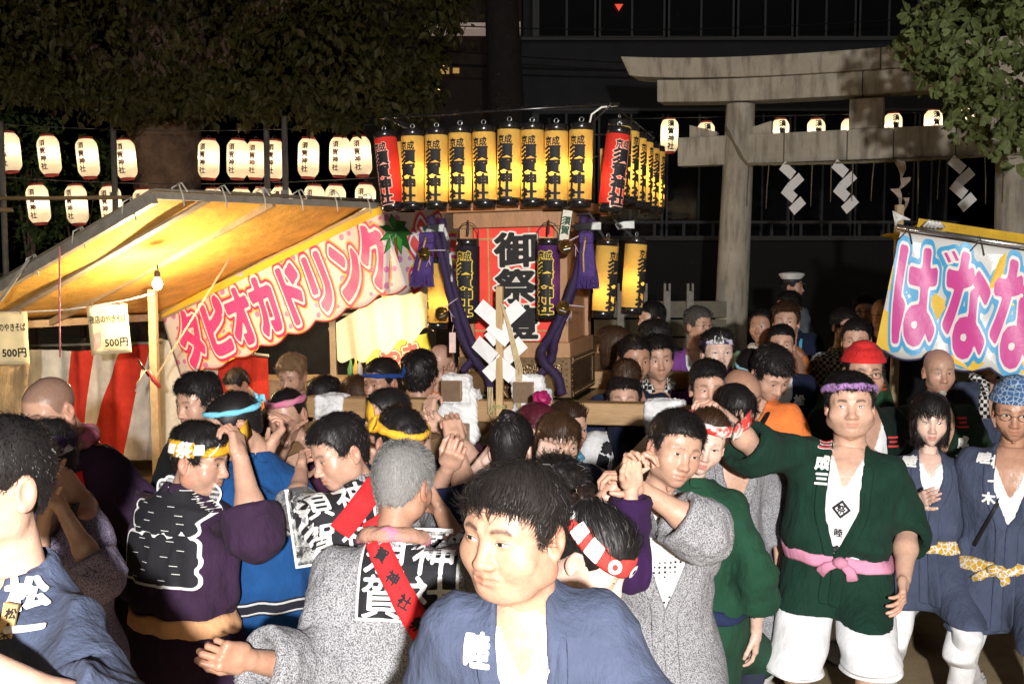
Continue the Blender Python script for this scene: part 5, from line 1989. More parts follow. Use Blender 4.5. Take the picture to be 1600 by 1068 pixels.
for i in range(6):
    z = 1.275 + .16 * i / 5
    for sx in (-1, 1): rivet((sx * (hw - .02), -.0062, z), (0, -1, 0))
    rivet((hw + .0062, .02, z), (1, 0, 0))
setp(m_.build('rivets', bronze, shrine, True), kind='stuff')
# comma crest in a ring
cr = SP(803, 606, -.008)
m_ = MB()
m_.tube([(cr.x + .062 * math.cos(2 * math.pi * k / 28), -.012, cr.z + .062 * math.sin(2 * math.pi * k / 28)) for k in range(29)], .007, 8, cap=False)
for q in range(3):
    a0 = q * 2 * math.pi / 3 + .6
    pts = [(cr.x + r_ * math.cos(a0 + a), -.013, cr.z + r_ * math.sin(a0 + a)) for r_, a in ((.022, 0), (.034, .35), (.042, .8), (.046, 1.3), (.048, 1.8))]
    m_.tube(pts, [.017, .015, .010, .006, .002], 8)
m_.build('comma_crest', bronze, shrine, True)
# wooden sill and body
m_ = MB(); m_.box((0, .325, 1.508), (.65, .65, .088), bev=.004); m_.build('sill_beam', body_wood, shrine)
for (x, y) in ((-1, -1), (1, -1), (-1, 1), (1, 1)):
    m_ = MB(); m_.box((x * (hw - .05), .325 + y * (hw - .05), 1.875), (.075, .075, .645), bev=.003); m_.build('corner_post', body_wood, shrine)
for y in (.012, .64):
    m_ = MB(); m_.box((0, y, 2.24), (.68, .06, .085), bev=.003); m_.build('head_beam', body_wood, shrine)
for x in (-.312, .312):
    m_ = MB(); m_.box((x, .325, 2.241), (.058, .56, .083), bev=.003); m_.build('head_beam', body_wood, shrine)
red_panel = plain('red_panel', (.80, .06, .035), .5, nscale=6, amt=.12)
m_ = MB(); m_.box((0, .052, 1.875), (.55, .02, .64)); m_.build('front_panel', red_panel, shrine)
m_ = MB(); m_.box((.28, .325, 1.875), (.02, .50, .64)); m_.build('side_panel', wood('panel_wood', (.42, .22, .10), 3, .5, (1, 1, .2)), shrine)
m_ = MB()
for x in (-.15, .09): m_.box((x, .038, 1.875), (.010, .012, .64))
for z in (2.135, 1.615): m_.box((0, .036, z), (.54, .012, .011))
m_.build('lattice_bar', wood('lattice_wood', (.52, .27, .11), 4), shrine)
tv_, tf_ = text2d('御祭禮', .034, True, 1.02, res=40)
tv2, tf2 = text2d('御祭禮', .078, True, 1.02, res=40)
cz = SP(806, 440, .03)
def flat_txt(VF, size, c, y, mat, name, parent, sx=1.0):
    V, F = VF
    return mesh_obj(name, [(c[0] + u * size * sx, y, c[1] + v * size) for u, v in V], F, mat, parent, smooth=False)
flat_txt((tv2, tf2), .200, (cz.x, 1.868), .0285, plain('outline_white', (.75, .70, .62), .6), 'lettering_outline', shrine, 1.28)
flat_txt((tv_, tf_), .200, (cz.x, 1.868), .0265, ink, 'lettering', shrine, 1.28)
# roof slab over the body with the black lantern rack
m_ = MB(); m_.box((0, .325, 2.31), (.80, .80, .05), bev=.004); m_.build('roof_board', body_wood, shrine)
m_ = MB(); m_.box((0, .325, 2.47), (.5, .5, .27)); m_.build('rack_core', plain('rack_dark', (.06, .035, .02), .7), shrine)
rack = MB()
for y in (-.27, .92): rack.tube([(-.66, y, 2.80), (.66, y, 2.80)], .007, 8)
for x in (-.62, .62): rack.tube([(x, -.30, 2.80), (x, 1.25, 2.80)], .007, 8)
for (x, y) in ((-.2, .1), (.2, .1), (-.2, .55), (.2, .55)):
    rack.tube([(x, y, 2.55), (x * 3.1, -.27 if y < .3 else .92, 2.80)], .008, 8)
    rack.tube([(x, y, 2.55), (x, y, 2.80)], .010, 8)
for k in range(9): rack.tube([(-.5 + k * .125, -.27, 2.80), (-.5 + k * .125 + .02, -.24, 2.825), (-.47 + k * .125, -.20, 2.80)], .003, 6)
rack.build('lantern_rack', black_lac, shrine, True)
m_ = MB(); m_.tube([(.50, -.28, 2.68), (.52, -.29, 2.75), (.57, -.28, 2.785), (.64, -.2, 2.80)], .005, 8); m_.build('cord', plain('white_cord', (.65, .64, .6), .7), shrine, True)
m_ = MB(); m_.box((.54, -.05, 2.42), (.045, .04, .36), bev=.003); m_.build('perforated_strut', wood('strut_wood', (.40, .22, .11), 3), shrine)
m_ = MB()
for k in range(7): m_.tube([(.54, -.069, 2.27 + k * .048), (.54, -.075, 2.27 + k * .048)], .007, 8)
m_.build('strut_hole', black_lac, shrine)
# poles and beams
for x in (-.195, .195):
    m_ = MB(); m_.box((x, .42, 1.335), (.108, 1.90, .108), bev=.004); m_.build('main_pole', pale_wood_y, shrine)
    m_ = MB(); m_.box((x, -.531, 1.335), (.102, .004, .102)); m_.build('pole_end', end_wood, shrine)
m_ = MB(); m_.box((-.06, -.40, 1.222), (2.06, .105, .112), bev=.005); m_.build('cross_beam', pale_wood, shrine)
m_ = MB(); m_.box((0, 1.15, 1.222), (1.96, .105, .112), bev=.005); m_.build('cross_beam', pale_wood, shrine)
for x, y0 in ((-.93, -1.75), (-.16, -1.55), (.30, -1.5), (.90, -1.65)):
    m_ = MB(); m_.box((x, (y0 + 1.5) / 2, 1.112), (.105, 1.5 - y0, .105), bev=.005); m_.build('shoulder_pole', pale_wood_y, shrine)
# white binding cloths
binding = cloth('binding_white', (.76, .76, .77), wr=.6)
def bound(name, boxes, h, amp=.010, sd=0, tails=()):
    lo = [min(c[k] - s[k] for c, s in boxes) - .06 for k in range(3)]; hi = [max(c[k] + s[k] for c, s in boxes) + .06 for k in range(3)]
    for a, b, r in tails:
        for q in (a, b):
            lo = [min(lo[k], q[k] - .12) for k in range(3)]; hi = [max(hi[k], q[k] + .12) for k in range(3)]
    def f(p):
        d = None
        for c, s in boxes:
            e = sd_box(p, c, s, .016)
            d = e if d is None else smin(d, e, .02)
        for a, b, r in tails:
            a_, b_ = Vector(a), Vector(b)
            q = p.copy()
            e = sd_cone(q * np.float32((1, 2.2, 1)), (a[0], a[1] * 2.2, a[2]), (b[0], b[1] * 2.2, b[2]), r * .75, r) * .6
            d = smin(d, e, .03)
        w = np.sin((p[:, 2] * 1.0 + p[:, 0] * .5 + p[:, 1] * 1.6) * 190 + vnoise(p * 12 + sd) * 4) * .0035
        return d + vnoise(p * np.float32((22, 30, 22)) + sd) * amp + w + vnoise(p * 55 + sd) * .0012
    V, Q = surf(f, lo, hi, h)
    return mesh_obj(name, V, Q, binding, shrine)
for x, sd in ((-.195, 1), (.195, 5)):
    bound('white_binding', [((x + .012, -.46, 1.340), (.082, .045, .078)), ((x + .03, -.41, 1.25), (.085, .062, .085))], .006, .010, sd, [((x - .03, -.462, 1.24), (x - .075, -.468, 1.15), .055), ((x + .05, -.462, 1.24), (x + .085, -.468, 1.10), .055)])
bound('white_binding', [((-.93, -.40, 1.21), (.085, .068, .080)), ((-.93, -.43, 1.11), (.07, .075, .07))], .007, .009, 9, [((-.90, -.475, 1.2), (-.86, -.48, 1.06), .05)])
bound('white_binding', [((.90, -.40, 1.205), (.095, .070, .090)), ((.93, -.42, 1.10), (.08, .08, .07))], .007, .012, 13)
bound('white_binding', [((-.85, 1.13, 1.205), (.10, .075, .085))], .009, .010, 17)
bound('white_binding', [((.52, .95, 1.26), (.07, .2, .12))], .009, .012, 21)
# purple cords round the poles
purple = plain('purple_cord', (.020, .009, .042), .75, nscale=60, amt=.3, bstr=.5, bdist=.003)
gold_cord = plain('gold_cord', (.48, .29, .07), .6, nscale=80, bstr=.3)
def cord(pts_px, r, ly, name='purple_rope', parent=None):
    pts = [SP(x, y, ly + dy) for x, y, dy in pts_px]
    # smooth path
    dense = []
    for i in range(len(pts) - 1):
        p0 = pts[max(i - 1, 0)]; p1 = pts[i]; p2 = pts[i + 1]; p3 = pts[min(i + 2, len(pts) - 1)]
        for k in range(6):
            t = k / 6
            dense.append(0.5 * ((2 * p1) + (-p0 + p2) * t + (2 * p0 - 5 * p1 + 4 * p2 - p3) * t * t + (-p0 + 3 * p1 - 3 * p2 + p3) * t ** 3))
    dense.append(pts[-1])
    mb = MB()
    mb.tube(dense, [r * (1 + .07 * math.sin(i * 1.9)) for i in range(len(dense))], 12)
    return mb.build(name, purple, parent or shrine, True)
cord([(672, 338, 0), (690, 400, -.02), (706, 470, -.03), (724, 530, -.02), (745, 565, 0), (764, 592, -.03), (765, 612, -.02)], .024, -.33)
cord([(690, 342, .02), (700, 410, .0), (718, 480, 0), (742, 545, -.02), (745, 552, .03), (722, 580, .02)], .022, -.34)
cord([(912, 338, 0), (908, 400, -.02), (890, 460, -.03), (866, 515, -.02), (848, 545, 0), (850, 565, -.03), (872, 590, -.03), (878, 616, -.02)], .024, -.33)
cord([(926, 342, .02), (905, 420, .02), (886, 480, 0), (868, 530, 0), (862, 560, .03), (845, 585, .02)], .022, -.34)
ties = cloth('striped_tie', (.03, .03, .03), 'marble', col2=(.55, .57, .55))
for (x0, x1, y) in ((657, 695, 356), (896, 940, 353), (962, 992, 351)):
    m_ = MB()
    for k in range(5):
        a, b = SP(x0 + k * 1.0, y + k * 1.5, -.36), SP(x1 - 1, y - 4 + k * 2, -.36)
        m_.tube([a, a.lerp(b, .5) + Vector((0, -.012, .004)), b], .007, 8)
    m_.build('striped_cord', ties, shrine, True)
def hang_path(px_pts, r, mat, name, ly):
    m_ = MB(); m_.tube([SP(x, y, ly) for x, y in px_pts], r, 8); return m_.build(name, mat, shrine, True)
hang_path([(694, 356), (700, 375), (702, 395)], .009, ties, 'striped_cord', -.36)
hang_path([(703, 395), (705, 420), (706, 440)], .007, ties, 'striped_cord', -.36)
# wires to the bells, tags
wtag = plain('paper_tag', (.62, .60, .50), .8, nscale=40)
o = empty('paper_tag', S2W(SP(707, 535, -.30))); setp(o, 'small pinkish paper tag hanging beside the left purple rope', 'tag')
m_ = MB(); m_.box((0, 0, 0), (.035, .003, .11)); m_.tube([(0, 0, .055), (.01, 0, .12)], .002, 5); m_.build('tag', plain('pink_tag', (.66, .47, .42), .8), o)
o = empty('paper_tag', S2W(SP(884, 352, -.18))); o.rotation_euler = (0, R(8), -PSI); setp(o, 'pale paper charm with dark characters above the right purple rope', 'tag')
m_ = MB(); m_.box((0, 0, 0), (.05, .003, .16)); m_.build('tag', wtag, o)
flat_txt(text2d('須賀', .03, True, 1.0, res=16), .05, (0, 0), -.004, plain('green_ink', (.03, .07, .04), .7), 'lettering', o)

# ---- things hung on the shrine
def tassel(pxt, pyt, pxb, pyb, w, lb):
    a, b = SP(pxt, pyt, -.40), SP(pxb, pyb, -.40)
    o = empty('purple_tassel', S2W(a)); o.rotation_euler = (0, 0, -PSI); setp(o, lb, 'tassel', 'purple tassels on the shrine')
    d = b - a
    m_ = MB()
    V, F = [], []
    n, rows = 36, 12
    for j in range(rows + 1):
        t = j / rows
        ww = w * (.62 + .38 * t)
        for k in range(n):
            an = 2 * math.pi * k / n
            rr = 1 + .05 * math.sin(an * 9) + .03 * math.sin(an * 17 + j)
            V.append((d.x * t + math.cos(an) * ww * rr, math.sin(an) * ww * .42 * rr, d.z * t + (.012 * math.sin(k * 2.3) if j == rows else 0)))
    for j in range(rows):
        for k in range(n):
            k2 = (k + 1) % n
            F.append((j * n + k, (j + 1) * n + k, (j + 1) * n + k2, j * n + k2))
    F.append(tuple(range(n))); m_.add(V, F); m_.build('skirt', plain('tassel_purple', (.05, .022, .13), .8, nscale=50, amt=.3, bstr=.4, bdist=.003), o, True)
    m_ = MB(); rr_ = random.Random(int(pxt))
    for k in range(60):
        an = 2 * math.pi * k / 60; x, y = math.cos(an) * w, math.sin(an) * w * .42
        p = Vector((d.x + x, y, d.z)); m_.tube([p + Vector((0, 0, .01)), p + Vector((rr_.uniform(-.006, .006), 0, -.03)), p + Vector((rr_.uniform(-.012, .012), 0, -.055))], [.0032, .0028, .0015], 4)
    f_ = m_.build('fringe', MATS['tassel_purple'], o); setp(f_, kind='stuff')
    m_ = MB(); m_.box((0, 0, .0), (w * 1.35, w * .9, .06), bev=.008); m_.build('cap', MATS['tassel_purple'], o)
    m_ = MB(); m_.lathe([(.001, -.010), (.008, -.006), (.010, 0), (.008, .006), (.001, .010)], (0, -w * .5, 0), 10); m_.build('stud', brass, o, True)
    m_ = MB(); m_.tube([(0, -w * .5, -.01), (d.x * .3 - .012, -w * .47, d.z * .4), (d.x * .8 - w * .25, -w * .46, d.z * .85)], .0045, 7); m_.build('cord', gold_cord, o, True)
tassel(668, 372, 660, 432, .062, 'purple tassel with gold cord hanging at the left front of the shrine')
tassel(916, 372, 919, 434, .052, 'purple tassel with gold cord hanging at the right front of the shrine')
def bell(px, py, lb):
    c = SP(px, py, -.42); r = .038
    o = empty('brass_bell', S2W(c)); o.rotation_euler = (0, R(RNG.uniform(-25, 25)), -PSI + R(RNG.uniform(-20, 20))); setp(o, lb, 'bell', 'round brass bells tied to the purple ropes')
    m_ = MB(); m_.lathe([(.002, -r), (r * .5, -r * .87), (r * .86, -r * .5), (r * .99, -.003), (r * 1.06, -.002), (r * 1.06, .002), (r * .99, .003), (r * .86, r * .5), (r * .5, r * .87), (.002, r)], seg=24); m_.build('shell', brass, o, True)
    m_ = MB(); m_.box((0, -r * .93, -r * .35), (r * .9, r * .16, .004)); m_.build('slot', black_lac, o)
    m_ = MB(); m_.tube([(.02, -.01, r * .6), (.07, .0, r * .9), (.11, .02, r * 1.1)], .003, 6); m_.tube([(.045, -.02, 0), (.05, -.03, -.03), (.06, -.02, -.055), (.045, -.02, -.02), (.035, -.025, -.06)], .0025, 6); m_.build('string', plain('mauve_string', (.45, .36, .42), .8), o, True)
bell(664, 397, 'upper left brass bell on the left purple rope')
bell(690, 490, 'lower left brass bell on the left purple rope')
bell(884, 385, 'upper right brass bell beside the right tassel')
bell(880, 481, 'lower right brass bell on the right purple rope')
# paper wand
g0 = SP(781, 650, -.50)
go = empty('paper_wand', S2W(g0)); go.rotation_euler = (0, 0, -PSI); setp(go, 'wooden stick with white zigzag paper tied upright before the shrine', 'ritual wand')
hh = (SP(781, 447, -.50) - g0).z
m_ = MB(); m_.box((0, 0, hh / 2), (.036, .026, hh), bev=.002); m_.build('stick', wood('wand_wood', (.55, .36, .17), 3, .55, (1, 1, .15)), go)
for sg, n_ in ((-1, 4), (1, 4)):
    t = .0 if sg < 0 else .0
    diamond_shide('paper', (sg * .030, -.004, hh - .085), .125, .112, sg, n_, go, paper, Vector((1, 0, 0)), sg * .008)
m_ = MB()
for k in range(5):
    x = .02 + .004 * k
    m_.tube([(x * .6, -.02, hh - .09), (x + .03, -.03, hh - .2), (x + .075 + .004 * k, -.025, hh - .42), (x + .08, -.02, hh - .62)], .003, 5)
for k in range(4): m_.tube([(-.06 + .008 * k, -.016, hh - .52), (-.055 + .008 * k, -.02, hh - .66)], .003, 5)
m_.build('hemp_strand', plain('hemp', (.60, .47, .27), .8), go, True)
m_ = MB()
for z in (.045, .055): m_.tube([(-.03, -.02, z), (0, -.022, z + .004), (.03, -.02, z), (.03, .02, z), (-.03, .02, z), (-.03, -.02, z)], .004, 6)
m_.tube([(-.02, -.02, .05), (-.05, -.03, .02), (-.035, -.03, -.01)], .003, 6); m_.tube([(.02, -.02, .05), (.035, -.03, .0), (.03, -.03, -.045)], .003, 6)
m_.build('straw_tie', plain('fresh_straw', (.45, .42, .18), .8), go, True)

# ---- long yellow, red and black lanterns of the shrine
LH, LR = .43, .0625
def ll_rad(z):
    t = max(0.0, (abs(z) - LH * .5 + .045) / .045)
    return LR - .006 * t * t
prof = []
for i in range(53):
    z = -LH / 2 + .040 + (LH - .075) * i / 52
    prof.append((ll_rad(z) + (.0009 if i % 2 else -.0009), z))
y_paper = paper_mat('lantern_yellow_paper', (.86, .56, .13), .5)
r_paper = paper_mat('lantern_red_paper', (.72, .045, .03), .35)
k_paper = paper_mat('lantern_black_paper', (.020, .014, .022), .1)
p_paper = paper_mat('lantern_purple_paper', (.10, .03, .14), .35)
def ll_mesh(mat, nm): return mesh_of(lambda: MB().lathe(prof, seg=28, cap=False).build(nm, mat, smooth=True), nm)
LLB = dict(y=ll_mesh(y_paper, 'paper_body'), r=ll_mesh(r_paper, 'paper_body'), k=ll_mesh(k_paper, 'paper_body'), p=ll_mesh(p_paper, 'paper_body'))
rt = LR - .002
LLC = mesh_of(lambda: MB().lathe([(rt - .008, .0), (rt, 0), (rt, .040), (rt - .004, .043), (rt - .008, .040), (rt - .008, .002)], seg=28, cap=False).build('cap', black_lac, smooth=True), 'cap')
LLD = mesh_of(lambda: MB().lathe([(rt - .010, .034), (rt - .010, .030), (.004, .030)], seg=24, cap=False).build('disc', wood('disc_wood', (.5, .36, .2), 3)), 'top_disc')
LLR = mesh_of(lambda: MB().tube([(.012 * math.cos(2 * math.pi * k / 14), 0, .022 + .012 * math.sin(2 * math.pi * k / 14)) for k in range(15)], .0025, 6, cap=False).tube([(0, 0, -.02), (0, 0, .012)], .002, 5).build('ring', wire, smooth=True), 'hook')
LLH = mesh_of(lambda: MB().tube([(-LR + .004, 0, 0), (-LR + .002, 0, .05), (-LR * .5, 0, .085), (0, 0, .095), (LR * .5, 0, .085), (LR - .002, 0, .05), (LR - .004, 0, 0)], .0028, 6).build('bail', dark_wire, smooth=True), 'bail')
tA = text2d('京成', .030, False, 1.0, .88, 26); tB = text2d('須賀神社', .048, True, .98, 1.28, 26)
tA2 = text2d('京成', .095, False, 1.0, .88, 26); tB2 = text2d('須賀神社', .105, True, .98, 1.28, 26)
def ll_txt(mat, lift, A, B, cx, nm): return wrap([(*A, .047, cx, .128), (*B, .0745, cx, -.040)], ll_rad, lift, mat, nm)
LLT = ll_txt(ink, .002, tA, tB, .0, 'lettering')
LLT2 = ll_txt(plain('lantern_gold_print', (.75, .52, .05), .6), .0016, tA2, tB2, .0, 'lettering_outline')
LLT3 = ll_txt(plain('lantern_pink_print', (.85, .40, .30), .6), .0016, tA2, tB2, .0, 'lettering_outline')
def bulb_txt(): pass
LAMP_Y = 1.2
def long_lantern(kind, local, rz, lb, grp, tilt=(0, 0), bail=False, lamp=LAMP_Y, sc_=1.0):
    o = empty('long_lantern', S2W(local)); o.rotation_euler = (R(tilt[0]), R(tilt[1]), -PSI + R(rz)); o.scale = (sc_,) * 3
    setp(o, lb, 'lantern', grp)
    add_obj(LLB[kind], 'paper_body', o)
    add_obj(LLC, 'cap', o, (0, 0, LH / 2 - .040)); add_obj(LLC, 'cap', o, (0, 0, -LH / 2 + .0))
    add_obj(LLD, 'top_disc', o, (0, 0, LH / 2 - .040))
    if bail: add_obj(LLH, 'bail', o, (0, 0, LH / 2 - .004))
    else: add_obj(LLR, 'hook', o, (0, 0, LH / 2))
    if kind in 'kp': add_obj(LLT2, 'lettering_outline', o)
    if kind == 'r': add_obj(LLT3, 'lettering_outline', o)
    add_obj(LLT, 'lettering', o)
    if lamp: light_pt(o, lamp, (1.0, .72, .34), .016, -.04 + RNG.uniform(-.035, .03))
    return o
ordn = ['first', 'second', 'third', 'fourth', 'fifth', 'sixth', 'seventh', 'last']
fx = [645, 682, 719, 757, 795, 832, 869, 907]
fy = [(198, 332), (196, 331), (192, 330), (192, 328), (187, 325), (188, 327), (190, 329), (188, 328)]
for i, px in enumerate(fx):
    c = SP(px, sum(fy[i]) / 2 + 1, -.27)
    long_lantern('y', c, -4 + RNG.uniform(-5, 5), '%s yellow lantern from the left in the front row of the shrine' % ordn[i], 'yellow lanterns in the front row of the shrine', (0, RNG.uniform(-1.2, 1.2)), lamp=LAMP_Y * RNG.uniform(.8, 1.25))
long_lantern('r', SP(608, 268, -.28), -16, 'red lantern leaning at the left end of the front lantern row', 'red lanterns at the shrine corners', (0, -8), lamp=.7)
long_lantern('r', SP(960, 266, -.30), 40, 'red lantern leaning at the right corner of the lantern row', 'red lanterns at the shrine corners', (0, 7), lamp=.7)
so = ['nearest', 'second', 'third', 'fourth', 'fifth', 'rearmost']
for i in range(6):
    y = -.16 + i * .27
    long_lantern('y', (.635, y, 2.515 + .008 * (i % 2)), 78 + RNG.uniform(-6, 6), '%s yellow lantern in the receding right side row of the shrine' % so[i], 'yellow lanterns in the right side row of the shrine', (0, 2), lamp=LAMP_Y * .9)
for i in range(5):
    long_lantern('y', (-.635, .0 + i * .2, 2.515), -90, '%s yellow lantern in the hidden left side row of the shrine' % so[i], 'yellow lanterns in the left side row of the shrine', lamp=LAMP_Y * .6) if i < 1 else None
long_lantern('k', SP(731, 438, -.20), -4, 'black lantern with glowing yellow characters left of the red panel', 'dark lanterns hung on the shrine front', bail=True, lamp=.5, sc_=1.04)
long_lantern('p', SP(857, 436, -.20), -6, 'dark purple lantern partly behind the right purple rope', 'dark lanterns hung on the shrine front', bail=True, lamp=.4, sc_=1.0)
long_lantern('y', (.50, .14, 1.90), 62, 'yellow lantern hung low at the right side, nearer of two', 'yellow lanterns hung low beside the shrine', (2, 3), lamp=.6, sc_=1.02)
long_lantern('y', (.63, .34, 1.91), 66, 'yellow lantern hung low at the right side, farther of two', 'yellow lanterns hung low beside the shrine', (2, 3), lamp=.6, sc_=1.02)
long_lantern('y', SP(684, 458, -.02), -80, 'yellow lantern glowing behind the left tassel', 'yellow lanterns hung low beside the shrine', lamp=.6, sc_=.95)
for a, b in (((.5, .14, 2.12), (.33, .14, 2.26)), ((.63, .34, 2.13), (.33, .34, 2.26))):
    m_ = MB(); m_.tube([a, ((a[0] + b[0]) / 2, a[1], 2.27), b], .008, 8); m_.build('hanger', dark_wire, shrine, True)
for px in (731, 857):
    m_ = MB(); m_.tube([SP(px, 365, -.20), SP(px, 345, -.1), (SP(px, 345, 0).x, .0, 2.22)], .006, 6); m_.build('hanger', dark_wire, shrine, True)

# ------------------------------------------------------------------ stalls
def quad_grid(A, B, C, D, nx, ny, sag=0.0, wave=0.0, sd=0.0):
    """A..B bottom? bilinear patch: A(0,0) B(1,0) C(1,1) D(0,1)"""
    A, B, C, D = map(Vector, (A, B, C, D))
    nrm = (B - A).cross(D - A).normalized()
    V = []
    for i in range(nx + 1):
        for j in range(ny + 1):
            u, v = i / nx, j / ny
            p = A * (1 - u) * (1 - v) + B * u * (1 - v) + C * u * v + D * (1 - u) * v
            p = p + nrm * (wave * math.sin(u * 11 + sd + 2 * v) * math.cos(v * 7 + sd)) + Vector((0, 0, -sag * math.sin(math.pi * u) * math.sin(math.pi * v)))
            V.append(p)
    F = [(i * (ny + 1) + j, (i + 1) * (ny + 1) + j, (i + 1) * (ny + 1) + j + 1, i * (ny + 1) + j + 1) for i in range(nx) for j in range(ny)]
    return V, F
P1 = P(592, 316, 8.2); P4 = P(250, 488, 9.3); P2 = P(240, 299, 6.7)
P3 = P2 + (P4 - P1)
tarp = cloth('tarp_orange', (.74, .42, .09), wr=.35, rough=.6)
st1 = empty('market_stall', (P3 + P1) / 2); st1.location.z = 0
setp(st1, 'yakisoba stall with an orange tarp roof and wooden posts at the left', 'stall')
o1 = st1.location
# tarp over the frame
ov = (P2 - P1).normalized() * .08
V, F = quad_grid(P4 - o1, P1 - o1, P2 - o1, P3 - o1, 30, 24, .05, .012)
t_ = mesh_obj('tarp_roof', V, F, tarp, st1); md = t_.modifiers.new('t', 'SOLIDIFY'); md.thickness = .004
timber = wood('stall_timber', (.46, .33, .19), 3, .6, (.3, .3, .3))
grey_angle = plain('grey_steel', (.34, .31, .26), .5, metal=.3, nscale=12)
def bar(a, b, w, h, mat, name, parent, o_, up=Vector((0, 0, 1))):
    a, b = Vector(a), Vector(b)
    M = np.array(frame(b - a, up)); L = (b - a).length
    mb = MB(); mb.box((0, 0, 0), (L, w, h))
    c = (a + b) / 2
    V = [Vector(map(float, np.float32(v) @ M.T)) + c - o_ for v in mb.v]
    return mesh_obj(name, V, mb.f, mat, parent, smooth=False)
dn = Vector((0, 0, -.045))
bar(P4 + dn, P1 + dn, .05, .075, timber, 'rafter', st1, o1)
bar(P3 + dn, P2 + dn, .05, .07, grey_angle, 'rafter', st1, o1)
bar(P1 + dn * .6, P2 + dn * .6, .045, .045, grey_angle, 'front_rail', st1, o1)
bar(P4 + dn * .9, P3 + dn * .9, .05, .06, timber, 'back_rail', st1, o1)
mid1, mid2 = P4.lerp(P3, .52), P1.lerp(P2, .52)
bar(mid1 + dn, mid2 + dn, .035, .05, timber, 'rafter', st1, o1)
q1, q2 = P4.lerp(P3, .78), P1.lerp(P2, .80)
bar(q1 + dn, q2 + dn, .07, .018, grey_angle, 'rafter', st1, o1)
# second slab of roofing near the upper edge (rolled tarp edge with ties)
m_ = MB(); m_.tube([P2 - o1 + Vector((0, 0, .012)), P3 - o1 + Vector((0, 0, .012))], .013, 8); m_.tube([P1 - o1 + Vector((0, 0, .012)), P2 - o1 + Vector((0, 0, .012))], .013, 8); m_.build('edge_pipe', plain('brown_pipe', (.15, .12, .08), .5), st1, True)
for a, b, n_ in ((P2, P3, 5), (P1, P2, 6)):
    for i in range(n_):
        m_ = MB(); c = a.lerp(b, (i + .5) / n_) - o1
        m_.tube([c + Vector((-.03, -.02, -.05)), c + Vector((-.015, -.03, .03)), c + Vector((.02, 0, .055)), c + Vector((.05, -.02, -.02)), c + Vector((.06, -.02, -.09))], .006, 6)
        m_.tube([c + Vector((.01, -.02, .05)), c + Vector((.05, -.04, .06)), c + Vector((.09, -.04, .0))], .005, 6)
        m_.build('tie_string', plain('vinyl_string', (.55, .52, .45), .6), st1, True)
# posts
for pb, pt, nm in ((P(237, 410, 8.1), P(237, 452, 8.1), 'post'), (P3, P3, 'post')):
    b_ = Vector((pb.x, pb.y, 0)); bar(b_, Vector((pb.x, pb.y, pt.z)), .058, .058, timber, nm, st1, o1, Vector((0, 1, 0)))
bar(Vector((P(522, 410, 8.6).x, 8.6, 0)), P(519, 480, 8.6), .05, .05, timber, 'post', st1, o1, Vector((0, 1, 0)))
bar(P(246, 585, 7.55), P(360, 402, 7.75), .012, .012, timber, 'brace_rod', st1, o1)
bar(P(46, 405, 7.2), P(0, 470, 7.2), .02, .02, grey_angle, 'brace_rod', st1, o1)
m_ = MB(); m_.tube([P(93, 385, 7.0) - o1, P(93, 480, 7.0) - o1, P(94, 558, 7.0) - o1], .006, 6); m_.build('pink_string', plain('pink_string', (.60, .22, .24), .7), st1, True)
m_ = MB(); m_.tube([P(216, 562, 7.5) - o1, P(233, 588, 7.5) - o1], .008, 6); m_.build('clamp_arm', black_lac, st1, True)
m_ = MB(); m_.tube([P(232, 578, 7.5) - o1, P(240, 592, 7.5) - o1, P(250, 606, 7.5) - o1], [.012, .020, .014], 8); m_.build('red_clamp', plain('clamp_red', (.55, .05, .04), .4), st1, True)
m_ = MB()
for k in range(3): m_.tube([P(222 + 3 * k, 578, 7.48) - o1, P(218 - 2 * k, 598, 7.48) - o1, P(211 + k, 611, 7.48) - o1], .004, 5)
m_.build('twine', plain('twine_pale', (.62, .55, .42), .8), st1, True)
# striped curtain along the back
cu = empty('striped_curtain', P(230, 410, 9.5)); cu.location.z = 0
setp(cu, 'red and white striped curtain closing the back of the stall', 'curtain')
redc = cloth('curtain_red', (.62, .05, .03), wr=.5); whc = cloth('curtain_white', (.74, .70, .62), wr=.5)
xs = [40, 112, 145, 192, 236, 262, 345, 418]
def cz_at(px): return np.interp(px, [40, 112, 192, 250, 418], [545, 548, 545, 528, 560])
cols = [whc, redc, whc, redc, whc, whc, redc]
slant = [0, -10, -14, -45, -34, -30, -12, 0]
for i in range(7):
    V, F = [], []
    nx, ny = 10, 18
    for a in range(nx + 1):
        for b in range(ny + 1):
            u, v = a / nx, b / ny
            x0 = xs[i] + slant[i] * v * 2.0 * (1 - .3 * v); x1 = xs[i + 1] + slant[i + 1] * v * 2.0 * (1 - .3 * v)
            px = x0 + (x1 - x0) * u
            top = P(px, cz_at(xs[i] + (xs[i + 1] - xs[i]) * u), 9.5)
            q = Vector((top.x, 9.5 + .035 * math.sin(px * .09 + v) + .02 * math.sin(px * .23), top.z * (1 - v) + .15 * v))
            V.append(q - cu.location)
    F = [(a * (ny + 1) + b, (a + 1) * (ny + 1) + b, (a + 1) * (ny + 1) + b + 1, a * (ny + 1) + b + 1) for a in range(nx) for b in range(ny)]
    mesh_obj('red_stripe' if cols[i] is redc else 'white_stripe', V, F, cols[i], cu)
m_ = MB(); m_.tube([P(40, 540, 9.5) - cu.location, P(260, 535, 9.5) - cu.location, P(420, 556, 9.5) - cu.location], .014, 8); m_.build('rail', grey_angle, cu, True)
